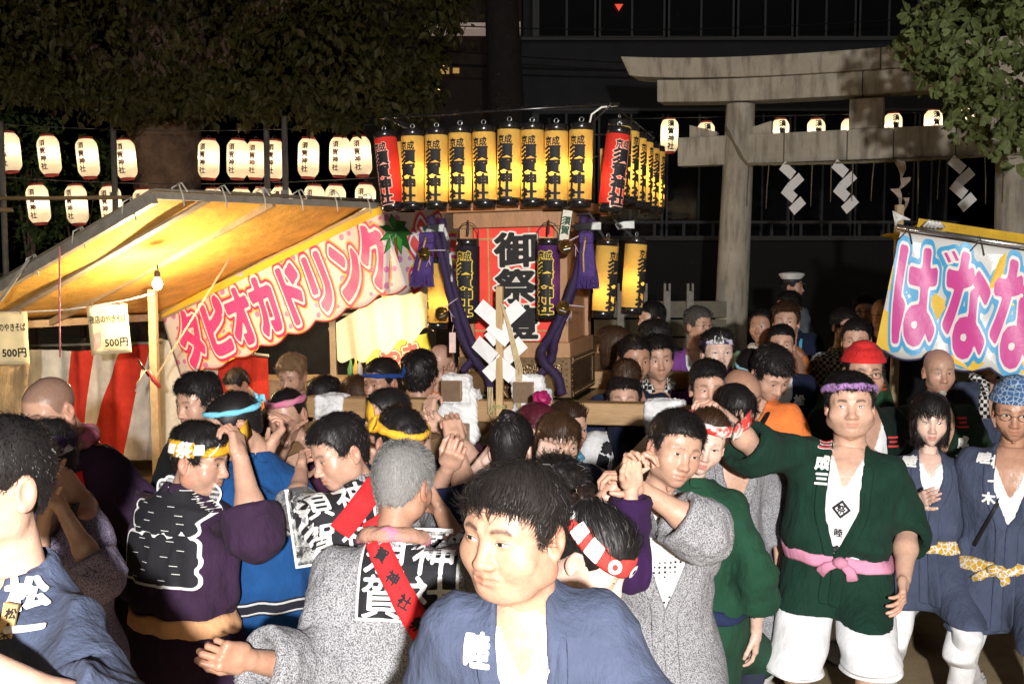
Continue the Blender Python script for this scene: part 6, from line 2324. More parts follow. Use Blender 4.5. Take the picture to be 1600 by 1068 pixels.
# canvas flap at the far left
V, F = quad_grid(P(-60, 770, 7.6), P(28, 770, 7.6), P(46, 568, 7.6), P(-60, 575, 7.6), 10, 12, 0, .02)
fo = empty('canvas_flap', P(10, 600, 7.6)); setp(fo, 'tan canvas flap hanging below the price sign at the left edge', 'canvas')
o = mesh_obj('cloth', [v - fo.location for v in V], F, cloth('tan_canvas', (.42, .29, .15)), fo); o.modifiers.new('t', 'SOLIDIFY').thickness = .004
# bulb
def bulb(loc, w, lb, r=.034, col=(1.0, .74, .40), hang=.14):
    o = empty('light_bulb', loc); setp(o, lb, 'light bulb')
    em = plain('bulb_glow', (1, .9, .7), .3, emit=(1.0, .80, .48), es=60.0, bstr=0)
    m_ = MB(); m_.lathe([(.002, -r * 1.25), (r * .6, -r * 1.05), (r, -r * .3), (r * .95, r * .3), (r * .55, r * .95), (r * .42, r * 1.3)], seg=16); m_.build('glass_bulb', em, o, True)
    m_ = MB(); m_.lathe([(r * .45, r * 1.25), (r * .62, r * 1.35), (r * .62, r * 2.3), (r * .3, r * 2.7)], seg=12); m_.build('socket', plain('socket_brown', (.16, .10, .06), .5), o, True)
    m_ = MB(); m_.tube([(0, 0, r * 2.6), (.01, .0, hang * .6), (0, 0, hang)], .005, 6); m_.build('cord', dark_wire, o, True)
    l = bpy.data.lights.new('bulb_light', 'POINT'); l.energy = w; l.color = col; l.shadow_soft_size = r * 1.2
    lo = bpy.data.objects.new('bulb_light', l); COL.objects.link(lo); lo.parent = o; lo.location = (0, -r * 1.6 * 0 - .0, -r * 2.6)
    return o
bulb(P(246, 443, 7.5), 105, 'bare glowing bulb hanging at the post top under the tarp roof', .036)
# price signs
def price_sign(px0, px1, pyt, pyb, d, lb, txt1, tilt, extra=True):
    c = P((px0 + px1) / 2, (pyt + pyb) / 2, d); w = (px1 - px0) / F_PX * d; h = (pyb - pyt) / F_PX * d
    o = empty('price_sign', c); o.rotation_euler = (0, R(tilt), R(6)); setp(o, lb, 'sign', 'handwritten price signs on the string')
    V, F = quad_grid((-w / 2, 0, -h / 2), (w / 2, 0, -h / 2), (w / 2, 0, h / 2), (-w / 2, 0, h / 2), 8, 8, 0, .004)
    s_ = mesh_obj('card', V, F, plain('cream_card', (.74, .64, .40), .7, nscale=10, amt=.06), o); s_.modifiers.new('t', 'SOLIDIFY').thickness = .003
    a = text2d(txt1, .022, False, 1, .62, 26); sz = w * .92 / (a[0][:, 0].max() - a[0][:, 0].min())
    flat_txt(a, sz, (0, h * .22), -.010, ink, 'lettering', o)
    b = text2d('500円', .030, False, 1, .9, 26); sz = w * .58 / (b[0][:, 0].max() - b[0][:, 0].min())
    flat_txt(b, sz, (w * .16, -h * .27), -.010, ink, 'price', o)
    if extra:
        V, F = quad_grid((-w * .40, -.009, -h * .40), (-w * .24, -.009, -h * .36), (-w * .18, -.009, -.02 * h), (-w * .36, -.009, -.05 * h), 2, 2)
        mesh_obj('pink_sticker', V, F, plain('pink_paint', (.70, .30, .28), .8), o)
    m_ = MB()
    for x in (-w * .35, w * .35): m_.tube([(x, -.004, h / 2 - .01), (x, -.012, h / 2 + .012), (x, .006, h / 2 + .016)], .005, 6)
    m_.build('clip', wire, o)
price_sign(140, 201, 476, 553, 7.62, 'cream card reading night stall yakisoba 500 yen, nearer the bulb', '夜店のやきそば', -4)
price_sign(-20, 43, 488, 570, 7.60, 'cream yakisoba price card cut off by the left edge', '夜店のやきそば', -1, False)
sw_ = empty('sign_string', P(120, 482, 7.64)); setp(sw_, 'white string with clips that carries the price cards', 'string')
m_ = MB(); m_.tube([P(x, y, 7.64) - sw_.location for x, y in ((-30, 488), (43, 487), (100, 484), (140, 479), (201, 468), (240, 458))], .006, 8); m_.build('string', plain('white_cord', (.65, .64, .6), .7), sw_, True)

# ---- banners
def banner(name, lb, TLp, TRp, h, scal, mat, grp=None, nx=72, ny=14, wave=.010, cat='banner', trim=None):
    X = (TRp - TLp); W = X.length; X.normalize()
    Z = Vector((0, 0, 1)) - X * X.z; Z.normalize(); Y = Z.cross(X)
    o = empty(name, TLp); setp(o, lb, cat, grp)
    o.matrix_world = Matrix((X, Y, Z)).transposed().to_4x4(); o.location = TLp
    def surfy(u, v): return wave * math.sin(u * 3.1 / max(W, .1) * 4 + v * 5) + wave * .6 * math.sin(u * 17 + v * 9)
    V = []
    for i in range(nx + 1):
        u = W * i / nx
        hb = h + scal[0] * abs(math.sin(math.pi * u / scal[1])) - scal[0]
        for j in range(ny + 1):
            v = -hb * j / ny
            V.append((u, surfy(u, v), v))
    F = [(i * (ny + 1) + j, i * (ny + 1) + j + 1, (i + 1) * (ny + 1) + j + 1, (i + 1) * (ny + 1) + j) for i in range(nx) for j in range(ny)]
    c_ = mesh_obj('cloth', V, F, mat, o); c_.modifiers.new('t', 'SOLIDIFY').thickness = .002
    if trim:
        m_ = MB(); m_.tube([Vector(V[i * (ny + 1) + ny]) for i in range(nx + 1)], .007, 6); m_.build('hem_trim', trim, o, True)
    def on(VF, size, c, lift, mat_, nm, sx=1.0, slant=0.0):
        Vt, Ft = VF
        out = []
        for u, v in Vt:
            x, z = c[0] + u * size * sx + v * size * slant, c[1] + v * size
            out.append((x, surfy(x, z) - lift, z))
        return mesh_obj(nm, out, Ft, mat_, o, smooth=False)
    return o, on, W
def vinyl(name, col, dots=None, rough=.42):
    if name in MATS: return MATS[name]
    m, nt, b = node_mat(name)
    co = texco(nt)
    base = ramp(nt, noise(nt, 3, 3, .6, co), [(.3, vary(col, .93)), (.7, vary(col, 1.05))])
    if dots:
        vo = N(nt, 'ShaderNodeTexVoronoi', Scale=9.5); vo.inputs['Randomness'].default_value = .35
        mp = N(nt, 'ShaderNodeMapping'); mp.inputs['Scale'].default_value = (1, 0, 1); nt.links.new(co, mp.inputs[0]); nt.links.new(mp.outputs[0], vo.inputs['Vector'])
        base = mixc(nt, ramp(nt, vo.outputs['Distance'], [(.24, 1.0), (.27, 0.0)]), base, dots)
    nt.links.new(base, b.inputs['Base Color']); b.inputs['Roughness'].default_value = rough; b.inputs['Specular IOR Level'].default_value = .5
    bump(nt, b, noise(nt, 7, 4, .6, co), .25, .02)
    MATS[name] = m
    return m
pinkV = vinyl('vinyl_pink', (.78, .07, .26)); pinkD = vinyl('vinyl_deep_pink', (.62, .04, .17)); whiteV = vinyl('vinyl_white', (.80, .76, .74)); yelV = vinyl('vinyl_yellow', (.80, .52, .05))
dotsV = vinyl('vinyl_dots', (.76, .66, .63), (.62, .22, .45))
TLb, TRb = P(252, 486, 9.28), P(596, 322, 8.15)
bo, on, W = banner('drink_banner', 'pink bubble letter tapioca drink banner along the stall roof slope', TLb, TRb, .69, (.05, .33), dotsV, trim=plain('red_hem', (.4, .06, .05), .6))
on((np.array([(0, 0), (W, 0), (W, -.06), (0, -.06)]), [(0, 1, 2, 3)]), 1, (0, 0), .012, yelV, 'yellow_edge')
tx = 'タピオカドリンク'
k_ = 30
base = text2d(tx, .06, False, 1, .62, k_, 1.0)
sz = (W * .925) / (base[0][:, 0].max() - base[0][:, 0].min())
szz = .565
for off, mat_, lift, nm in ((.170, yelV, .004, 'lettering_halo'), (.146, pinkD, .006, 'lettering_halo'), (.100, whiteV, .008, 'lettering_outline'), (.056, pinkV, .010, 'lettering')):
    Vt, Ft = text2d(tx, off, False, 1, .62, k_, 1.0)
    on((Vt * np.array([sz / szz, 1]), Ft), szz, (W * .515, -.345), lift, mat_, nm, slant=-.10)
# adjoining palm banner
TL2, TR2 = P(600, 322, 8.1), P(735, 330, 8.5)
bo2, on2, W2 = banner('palm_banner', 'dotted banner with a green palm tree behind the left tassel', TL2, TR2, .70, (.05, .3), dotsV, nx=30)
def poly(pts, sc_=1): 
    a = np.array(pts, float) * sc_
    return a, [tuple(range(len(a)))]
gr = vinyl('vinyl_green', (.07, .42, .07)); grd = vinyl('vinyl_dark_green', (.02, .11, .02)); trk = vinyl('vinyl_brown', (.45, .11, .04))
pc = (.10, -.20)
for k, (an, L) in enumerate(((100, .20), (55, .17), (15, .16), (150, .18), (190, .15), (-35, .17), (230, .17), (-70, .14))):
    a = R(an); dx, dz = math.cos(a), math.sin(a); nx_, nz_ = -dz, dx
    pts = [(pc[0], pc[1]), (pc[0] + dx * L * .5 + nx_ * .045, pc[1] + dz * L * .5 + nz_ * .045), (pc[0] + dx * L, pc[1] + dz * L - .05), (pc[0] + dx * L * .55 - nx_ * .03, pc[1] + dz * L * .55 - nz_ * .03 - .02)]
    on2(poly([(x, z) for x, z in pts]), 1, (0, 0), 0.006 + .002 * k, grd, 'palm_frond')
    c_ = np.mean(np.array(pts), 0)
    on2(poly([(c_[0] + (x - c_[0]) * .78, c_[1] + (z - c_[1]) * .78) for x, z in pts]), 1, (0, 0), 0.0068 + .002 * k, gr, 'palm_frond')
on2(poly([(.085, -.24), (.115, -.24), (.13, -.42), (.16, -.60), (.09, -.60), (.10, -.42)]), 1, (0, 0), .005, trk, 'palm_trunk')
for off, mat_, lift in ((.15, yelV, .004), (.125, pinkD, .006), (.08, whiteV, .008), (.04, vinyl('vinyl_red', (.70, .08, .08)), .010)):
    on2(text2d('ジュ', off, False, 1, .5, 26), .62, (.52, -.34), lift, mat_, 'lettering')
# glowing pale valance of the next stall, with a lamp behind it
va = empty('pale_valance', P(515, 470, 8.75)); setp(va, 'glowing cream valance with a scalloped hem right of the wooden post', 'valance')
V, F = [], []
nx = 44
for i in range(nx + 1):
    u = i / nx
    top = np.interp(u, [0, .35, .75, 1], [512, 478, 448, 452]); bot = np.interp(u, [0, .15, .6, 1], [552, 568, 542, 512]) + 7 * math.sin(u * 26)
    for j in range(9):
        px = 513 + 157 * u + (8 * (j / 8)); q = P(px, top + (bot - top) * j / 8, 8.75 + .25 * u + .02 * math.sin(u * 30))
        V.append(q - va.location)
F = [(i * 9 + j, i * 9 + j + 1, (i + 1) * 9 + j + 1, (i + 1) * 9 + j) for i in range(nx) for j in range(8)]
mesh_obj('cloth', V, F, paper_mat('valance_cloth', (.80, .74, .58), .6), va)
bulb(P(600, 488, 9.35), 42, 'bulb of the next stall glowing through the cream valance', .04)
bulb(P(470, 470, 9.9), 30, 'bulb inside the drink stall behind the pink banner', .03)
bo3, on3, W3 = banner('fried_noodle_banner', 'small green banner with red letters below the cream valance', P(566, 545, 9.6), P(668, 520, 9.75), .34, (.03, .2), vinyl('vinyl_olive', (.45, .42, .06)), nx=24)
for off, mat_, lift in ((.14, vinyl('vinyl_red', (.70, .08, .08)), .004), (.085, vinyl('vinyl_cream', (.75, .62, .4)), .006), (.045, MATS['vinyl_red'], .008)):
    on3(text2d('やき', off, False, 1, .8, 22), .26, (.33, -.17), lift, mat_, 'lettering')
# counters, gear and dark back of the drink stall
ds = empty('drink_stall', P(470, 410, 10.2)); ds.location.z = 0; setp(ds, 'dark interior frame of the drink stall behind the pink banner', 'stall')
m_ = MB(); m_.box((0, .6, 1.2), (2.6, .05, 2.4)); m_.build('back_sheet', cloth('dark_sheet', (.015, .014, .014)), ds)
m_ = MB(); m_.box((.1, -.4, .45), (1.6, .5, .9)); m_.build('counter', wood('counter_wood', (.3, .2, .12), 3), ds)
m_ = MB(); m_.tube([(.0, .5, 1.45), (1.2, .5, 1.48)], .014, 8); m_.build('rail', grey_angle, ds, True)
for px, c_ in ((548, (.12, .3, .12)), (556, (.7, .5, .1)), (562, (.6, .6, .62))):
    o = empty('drink_bottle', P(px, 582, 9.9)); setp(o, {548: 'green bottle', 556: 'orange bottle', 562: 'clear bottle'}[px] + ' on the drink stall counter beside the post', 'bottle', 'bottles on the drink stall counter')
    m_ = MB(); m_.lathe([(.03, -.12), (.032, .04), (.012, .10), (.012, .14)], seg=12); m_.build('bottle', plain('bottle_%d' % px, c_, .2, nscale=10), o, True)
# ---- right hand stall
TL5, TR5 = P(1407, 362, 6.05), P(1690, 406, 5.65)
bo5, on5, W5 = banner('banana_banner', 'white and yellow banner with magenta bubble letters at the right edge', TL5, TR5, .735, (.055, .315), vinyl('vinyl_pale', (.66, .66, .64), rough=.22), nx=80, trim=plain('navy_hem', (.02, .02, .06), .5), wave=.012)
for pts in ([(0, -.20), (.06, -.16), (.05, -.26), (.12, -.30), (.04, -.36), (0, -.34)], [(.0, -.46), (.10, -.52), (.14, -.70), (.0, -.70)], [(.22, -.30), (.34, -.36), (.30, -.48), (.22, -.44)], [(.55, -.06), (.58, -.02), (.61, -.22), (.70, -.30), (.60, -.34), (.52, -.30)], [(.45, -.60), (.60, -.66), (.55, -.72), (.40, -.69)], [(.80, -.06), (.84, -.03), (.90, -.3), (.86, -.5), (.76, -.4)], [(.72, -.55), (.86, -.62), (.80, -.68), (.70, -.64)], [(.36, -.42), (.45, -.40), (.43, -.50)]):
    on5(poly(pts), 1, (0, 0), .004, yelV, 'yellow_splash')
blu = vinyl('vinyl_blue', (.06, .36, .66)); mag = vinyl('vinyl_magenta', (.62, .07, .32))
for off, mat_, lift, nm in ((.125, blu, .007, 'lettering_halo'), (.075, whiteV, .009, 'lettering_outline'), (.044, mag, .011, 'lettering')):
    for tx_, cx_ in (('は', .158), ('ななチ', .690)):
        Vt, Ft = text2d(tx_, off, False, 1, 1.0, 34, .98)
        on5((Vt * np.array([.42, 1.05]), Ft), .62, (cx_, -.36), lift, mat_, nm, slant=-.12)
    on5(text2d('゛', {'lettering': -.004, 'lettering_outline': .035}.get(nm, .11), False, 1, 1.0, 60), .32, (.302, -.096), lift + .0012, mat_, 'voicing_mark', slant=-.12)
m_ = MB(); m_.tube([(-.03, 0, .025), (W5 + .05, 0, .025)], .017, 12); m_.build('pipe', plain('chrome_pipe', (.6, .6, .6), .25, metal=.9, nscale=30, bstr=0), bo5, True)
for x in (.03, .42, .72, .98):
    m_ = MB(); m_.tube([(x - .03, -.022, -.05), (x, -.03, .0), (x, -.02, .045), (x + .03, -.03, -.01), (x + .05, -.03, -.06)], .0035, 5); m_.build('tie_string', dark_wire, bo5, True)
m_ = MB()
for k in range(6): m_.tube([(-.03, -.02, .03), (-.03 - .02 * k / 3, -.03, .06 + .01 * k), (.0 + .008 * k, -.02, .075)], .006, 5)
m_.build('plastic_tie', plain('clear_plastic', (.55, .55, .53), .25, nscale=30), bo5, True); m_ = MB()
for k in range(4): m_.tube([(.12 + .02 * k, .01, .05), (.14 + .02 * k, .0, .085), (.18 + .015 * k, .02, .06)], .012, 6)
m_.build('plastic_tie', plain('clear_plastic', (.55, .55, .53), .25, nscale=30), bo5, True)
s5 = empty('banana_stall', TL5); s5.location.z = 0; setp(s5, 'banana stall with a yellow roof edge at the right of the picture', 'stall')
A5 = TL5 + Vector((.14, .10, .045)); B5 = TR5 + Vector((0, .10, .065))
V, F = quad_grid(A5 - s5.location, B5 - s5.location, B5 + Vector((.35, 1.6, -.03)) - s5.location, A5 + Vector((.35, 1.6, -.03)) - s5.location, 20, 14, .04, .01)
o = mesh_obj('yellow_roof', V, F, cloth('tarp_yellow', (.55, .34, .03), rough=.6), s5); o.modifiers.new('t', 'SOLIDIFY').thickness = .004
bar(A5 + Vector((0, 0, .0)), B5 + Vector((0, 0, .0)), .03, .075, MATS['tarp_yellow'], 'roof_edge', s5, s5.location)
bar(Vector((B5.x - .1, B5.y + .2, 0)), B5 + Vector((-.1, .2, -.02)), .05, .05, timber, 'post', s5, s5.location, Vector((0, 1, 0)))
bar(Vector((A5.x + .45, A5.y + 1.5, 0)), A5 + Vector((.45, 1.5, .2)), .05, .05, timber, 'post', s5, s5.location, Vector((0, 1, 0)))
# ------------------------------------------------------------------ the crowd
SLATE = ('happi_slate', (.060, .075, .125)); SAME = ('happi_same', (.050, .050, .060), 'same'); PURP = ('happi_purple', (.040, .020, .048))
GREEN = ('happi_green', (.010, .036, .024)); GREEN2 = ('happi_green_light', (.016, .060, .034)); BLUE = ('happi_blue', (.014, .070, .22)); NAVY = ('happi_navy', (.014, .020, .050))
BLACK = ('happi_black', (.010, .011, .012)); ORANGE = ('happi_orange', (.85, .22, .055)); WHITE = ('coat_white', (.72, .73, .76)); WSH = ('white_shirt', (.76, .77, .78))
VIOLET = ('happi_violet', (.19, .06, .28)); SAGE = ('happi_sage', (.20, .34, .22)); RUST = ('happi_rust', (.50, .17, .05)); CHECK = ('shirt_check', (.03, .05, .05), 'check'); DPURP = ('happi_plum', (.070, .022, .055))
PDOT = ('yukata_purple', (.060, .035, .085), 'same', (.45, .40, .55)); VIO2 = ('happi_deep_violet', (.035, .012, .060))
WT = ('trousers_white', (.76, .77, .80)); NT = ('trousers_navy', (.03, .035, .06)); BT = ('trousers_black', (.012, .012, .014))
GREY = (.20, .195, .19); BRN = (.045, .022, .011); MAR = (.085, .012, .022); BLK = (.012, .010, .010)
print_white = plain('print_white', (.74, .74, .73), .8, nscale=80, amt=.12, bstr=0)
print_black = plain('print_black', (.012, .012, .016), .8, nscale=80, bstr=0)
print_red = plain('print_red', (.55, .04, .04), .8, nscale=80, bstr=0)
print_pink = plain('print_pink', (.75, .25, .45), .8, nscale=80, bstr=0)

def tf(ctx, px, py):
    """torso-frame x,z of a photograph pixel, on the plane of the torso's middle"""
    o = Vector((0, 0, CAM_H)); dv = P(px, py, 5.0) - o
    h = ctx['bvh'].ray_cast(o, dv.normalized(), 20)
    if h[0]:
        q = ctx['Rb'].transposed() @ (h[0] - ctx['nb']) / ctx['s']
        return q.x, q.z
    n = ctx['Rb'] @ Vector((0, 1, 0))
    c = ctx['nb'] + n * (-.11 if n.dot(ctx['nb'] - o) > 0 else .11)
    t = (c - o).dot(n) / dv.dot(n)
    q = ctx['Rb'].transposed() @ (o + dv * t - ctx['nb']) / ctx['s']
    return q.x, q.z
def strip(ctx, a, b, w, mat, back=False, name='sash', lift=.008, n=22, m=4):
    """cloth band laid over the coat from a to b (torso frame x,z)"""
    a, b = Vector((a[0], a[1])), Vector((b[0], b[1]))
    d = (b - a).normalized(); s_ = Vector((-d.y, d.x))
    V, F = [], []
    for i in range(n + 1):
        for j in range(m + 1):
            q = a.lerp(b, i / n) + s_ * (w * (j / m - .5))
            o, nn = ray_on(ctx, (q.x, 0, q.y), (0, -1 if back else 1, 0), off=lift)
            V.append(np.float32(o) - ctx['O'])
    F = [(i * (m + 1) + j, (i + 1) * (m + 1) + j, (i + 1) * (m + 1) + j + 1, i * (m + 1) + j + 1) for i in range(n) for j in range(m)]
    o = mesh_obj(name, V, F, mat, ctx['hobj']); o.modifiers.new('t', 'SOLIDIFY').thickness = .004
    return o
def towel(ctx, col, name, r=.020, ends=0, pat=None, col2=None):
    mat = cloth(name, col, pat, col2=col2, wr=.6)
    mb = MB(); fat = ctx['fat']
    pts = []
    for k in range(25):
        a = R(-60 + 300 * k / 24)
        pts.append(ctx['T'](((.082 + .012 * fat) * math.cos(a), .012 + (.080 + .012 * fat) * math.sin(a), .018 + .012 * math.sin(a) - (.03 if k in (0, 24) else 0))))
    if ends:
        pts = [ctx['T']((.075, -.13, -.02 - ends)), ctx['T']((.080, -.125, -.10))] + pts + [ctx['T']((-.080, -.125, -.10)), ctx['T']((-.075, -.13, -.02 - ends))]
    mb.tube(pts, [(r * (1 + .2 * math.sin(i * 1.7)), r * 1.5 * (1 + .15 * math.sin(i * 2.3))) for i in range(len(pts))], 10)
    return mesh_obj('neck_towel', [np.float32(v) - ctx['O'] for v in mb.v], mb.f, mat, ctx['root'])
def lapel(ctx, items, x=.075, z0=-.16, size=.055, mat=None, side=(1, -1), step=None, sx=1.0):
    """characters printed down the collar band"""
    for sg in side:
        z = z0
        for ch, m_ in items:
            xx = max(min((z + ctx.get('vneck', .3)) * .36, .055), 0) + .026
            drape(ctx, ch, (sg * xx, z), size, m_ or mat or print_white, off=.045, lift=.012, res=18, sx=sx)
            z -= step or size * 1.25
def A(px, py, d, pose='hook', **k): return dict(to=P(px, py, d), pose=pose, **k)
def hair_bun(ctx, c, r, col, mat_name):
    def f(p):
        q = p - np.float32(c)
        return sd_ell(p, c, (r, r, r * .85)) + vnoise(q * np.float32((60, 60, 60)) + 3) * r * .16 + .10 * r * np.sin(np.arctan2(q[:, 2], q[:, 0]) * 3 + q[:, 1] * 180)
    V, Q = surf(f, [c[k] - r * 1.4 for k in range(3)], [c[k] + r * 1.4 for k in range(3)], max(r * .1, .003))
    mesh_obj('hair_bun', ctx['toworld'](V) - ctx['O'], Q, hair_mat(mat_name, col), ctx['root'])
def square_crest(ctx, c, w, h, back=True):
    drape_poly(ctx, ([(x + c[0] * (-1 if back else 1), z + c[1]) for x, z in grid2(-w / 2 - .008, w / 2 + .008, -h / 2 - .008, h / 2 + .008, 18, 18)[0]], grid2(0, 1, 0, 1, 18, 18)[1]), print_white, back, .003, 'crest_border')
    drape_poly(ctx, ([(x + c[0] * (-1 if back else 1), z + c[1]) for x, z in grid2(-w / 2, w / 2, -h / 2, h / 2, 18, 18)[0]], grid2(0, 1, 0, 1, 18, 18)[1]), print_black, back, .0045, 'crest')
    sg = -1 if back else 1
    for ch, x, z in (('神', .25, .25), ('社', .25, -.25), ('須', -.25, .25), ('賀', -.25, -.25)):
        drape(ctx, ch, (c[0] + sg * x * w, c[1] + z * h), w * .47, print_white, back, .012, lift=.007, res=26)

# --- nearest people
c = person('slate coated man with full black hair walking closest to the camera', (804, 826), 1.86, 'tan', 'wide', yaw=-36, pitch=3, roll=2, byaw=-8, lean=14, tilt=-5, s=.86, hs=1.14, nk=.035, fat=.45, hair='flatfull', happi=SLATE, shirt=(*WSH, .14), vneck=.27, openv=.05, kn=1.6, legcol=NT, sleeve=.8,
           arms=dict(L=A(1010, 1290, 1.55, 'relax'), R=A(680, 1330, 1.85, 'relax')), face=dict(age=1, scalp=.35), hcol=(.016, .013, .012))
c['vneck'] = .40
decal(c, '睦', 748, 1014, .066, print_white, off=.045, lift=.014, res=26, sx=.8); decal(c, '松', 832, 1040, .070, print_white, off=.05, lift=.016, res=26)
c = person('young man in profile at the left edge with a collar tag', (-8, 756), 1.82, 'a', 'young', yaw=-36, pitch=-2, byaw=-38, lean=3, s=.97, hair='crop', happi=SLATE, shirt=(*WSH, .12), vneck=.30, kn=1.5, legcol=NT, sleeve=.45,
           arms=dict(L=A(-40, 1035, 1.45, 'relax', pole=Vector((1, .2, -.9)))), face=dict(scalp=.45, ear=1.1))
c['vneck'] = .36
decal(c, '松', 42, 930, .070, print_white, off=.05, lift=.014, res=26); decal(c, '一', 42, 985, .070, print_white, off=.05, lift=.014, res=20)
h_ = c['bvh'].ray_cast(Vector((0, 0, CAM_H)), (P(12, 975, 1.5) - Vector((0, 0, CAM_H))).normalized(), 5); dt_ = (h_[0].y if h_[0] else 1.6) - .012
tg = MB(); q = P(12, 975, dt_); tg.box(q, (.024, .006, .075), rot=Matrix.Rotation(R(12), 3, 'Y')); 
mesh_obj('wooden_tag', [np.float32(v) - c['O'] for v in tg.v], tg.f, wood('tag_wood', (.50, .33, .14), 6), c['root'], smooth=False)
V, F = text2d('松・木', .03, True, .95, 1, 16)
mesh_obj('tag_lettering', [np.float32(P(12, 975, dt_ - .006) + Vector((u * .02 + v * .006, 0, v * .02))) - c['O'] for u, v in V], F, ink, c['root'], smooth=False)
q = Vector(P(168, 966, 1.5)); 
hit = c['bvh'].ray_cast(Vector((0, 0, CAM_H)), (q - Vector((0, 0, CAM_H))).normalized(), 4)
if hit[0]:
    def on_arm(VF, size, lift, mat, nm):
        V, F = VF; out = []
        for u, v in V:
            p = P(168 + u * size + v * size * -.12, 966 - v * size, 1.5); dv = (p - Vector((0, 0, CAM_H))).normalized()
            h_ = c['bvh'].ray_cast(Vector((0, 0, CAM_H)), dv, 4); p = h_[0] if h_[0] else p
            out.append(np.float32(p - dv * lift) - c['O'])
        mesh_obj(nm, out, F, mat, c['hobj'], smooth=False)
    on_arm(([(-.5, -.75), (.5, -.75), (.5, .75), (-.5, .75)], [(0, 1, 2, 3)]), 21, .004, print_white, 'sleeve_patch')
    on_arm(text2d('若', .04, False, 1, 1, 20), 15, .007, print_red, 'patch_lettering')
c = person('grey haired man seen from behind in a grey speckled coat with black crest', (630, 757), 3.05, 'c', 'old', yaw=158, pitch=14, byaw=174, lean=12, s=1.02, fat=.35, hair='greycrop', hcol=GREY, happi=SAME, hem=-.85, vneck=.30, kn=1.4, legcol=WT, sw=1.15,
           arms=dict(L=A(388, 1030, 2.66, 'grip', slv=.86, palm=Vector((.2, .8, -.3)), pole=Vector((-.3, -.6, -.4))), R=A(690, 800, 3.35, 'hook')), face=dict(w=.98))
cz_ = tf(c, 636, 898)
square_crest(c, cz_, .265, .235)
a_, b_ = tf(c, 566, 812), tf(c, 672, 1000)
strip(c, a_, b_, .066, cloth('sash_red', (.72, .03, .035), wr=.4), True, lift=.012)
for k, ch in enumerate('須賀神社祭'):
    t = .10 + .19 * k
    drape(c, ch, (a_[0] + (b_[0] - a_[0]) * t, a_[1] + (b_[1] - a_[1]) * t), .040, print_black, True, .03, lift=.018, res=14, rot=-28)
towel(c, (.72, .24, .36), 'towel_pink', .019, pat='marble', col2=(.45, .25, .18))
c = person('speckled coat man with head bowed left, red sash across his back', (531, 706), 3.5, 'b', 'm', yaw=-52, pitch=18, roll=-6, byaw=-150, lean=24, s=1.0, nk=.03, hair='short', happi=SAME, hem=-.8, legcol=WT, arms=dict(R=A(600, 735, 3.9, slv=.1), L=A(470, 735, 3.9, slv=.1)), kn=1.2)
cz_ = tf(c, 524, 795); square_crest(c, (cz_[0], cz_[1] - .03), .25, .25)
a_, b_ = tf(c, 590, 752), tf(c, 528, 832); strip(c, a_, b_, .075, MATS['sash_red'], True, lift=.012)
c = person('man in a plum coat with a yellow headband seen from behind at the left', (312, 716), 3.6, 'b', 'wide', yaw=78, pitch=10, byaw=152, lean=6, s=1.0, nk=.055, fat=.6, hair='short', happi=PURP, hem=-.70, legs='skin', sw=1.1, belt=('belt_peach', (.78, .42, .22), .066, None), beltz=-.455,
           arms=dict(R=A(376, 716, 3.42, 'hook', up=.5, pole=Vector((.1, -.2, -1)), slv=.30), L=A(372, 735, 3.95, up=.3, slv=.1)), kn=1.2, band=dict(col=(.82, .43, .03), name='headband_yellow', kind='flat', z=.048, tilt=-10, h=.062, knot=(8, 1.5)))
BM = c
q = tf(c, 246, 838)
for off, m_, lift in ((.19, print_white, .004), (.125, print_black, .007)):
    for n_, (dx, dz, ch) in enumerate(((.062, .095, '若'), (.062, -.075, '睦'), (-.070, .095, '祭'), (-.070, -.075, '禮'))):
        drape(c, ch, (q[0] + dx, q[1] + dz), .152, m_, True, off, lift=lift + .0005 * n_, res=24)
for dx, dz in ((.062, .095), (.062, -.075), (-.070, .095), (-.070, -.075)):
    for k in range(6):
        drape(c, '一', (q[0] + dx + .035 * math.sin(k * 2.3 + dx * 50), q[1] + dz + .065 - .027 * k), .034, print_white, True, -.010, lift=.012, res=26)
v_b = dict(col=(.82, .44, .03), name='headband_gold', kind='twist', z=.060, tilt=-12, r=.014, knot=(250, 1.5), pat='marble', col2=(.80, .46, .05))
person('carrier with twisted yellow headband looking down behind the grey haired man', (625, 690), 3.85, 'b', 'm', yaw=42, pitch=26, byaw=100, s=1.0, nk=.03, hair='short', happi=NAVY, band=v_b, arms=dict(R=A(712, 690, 3.9, slv=.2), L=A(700, 730, 3.7, 'grip', slv=.1, palm=Vector((0, 1, .2)))), legcol=WT)
person('balding carrier in profile facing left above the yellow headband', (604, 650), 4.5, 'a', 'old', yaw=-62, pitch=8, roll=8, byaw=-120, hair='thin', nk=.03, happi=DPURP, arms=dict(L=A(668, 652, 4.75, slv=.1), R=A(690, 668, 4.6, slv=.2)), legcol=WT, face=dict(scalp=.3))
c = person('big man with shaved head looking down in a dark purple coat', (78, 638), 4.1, 'b', 'wide', yaw=-26, pitch=24, byaw=-22, lean=10, s=1.05, fat=.9, hair=None, happi=PURP, vneck=.36, openv=.06, shirt=(*WSH, .12), sw=1.08, legcol=WT, face=dict(scalp=.62, closed=True), arms=dict(L=A(236, 868, 3.9, 'relax')))
towel(c, (.36, .20, .20), 'towel_brown_pink', .022, .20, 'marble', (.70, .20, .30)); c['vneck'] = .36
for k, ch in enumerate('若睦会'): drape(c, ch, (.125, -.10 - .055 * k), .040, print_white, off=.04, lift=.012, res=16)
a_, b_ = tf(c, 116, 738), tf(c, 182, 845); strip(c, a_, b_, .075, MATS['sash_red'], False, lift=.012)
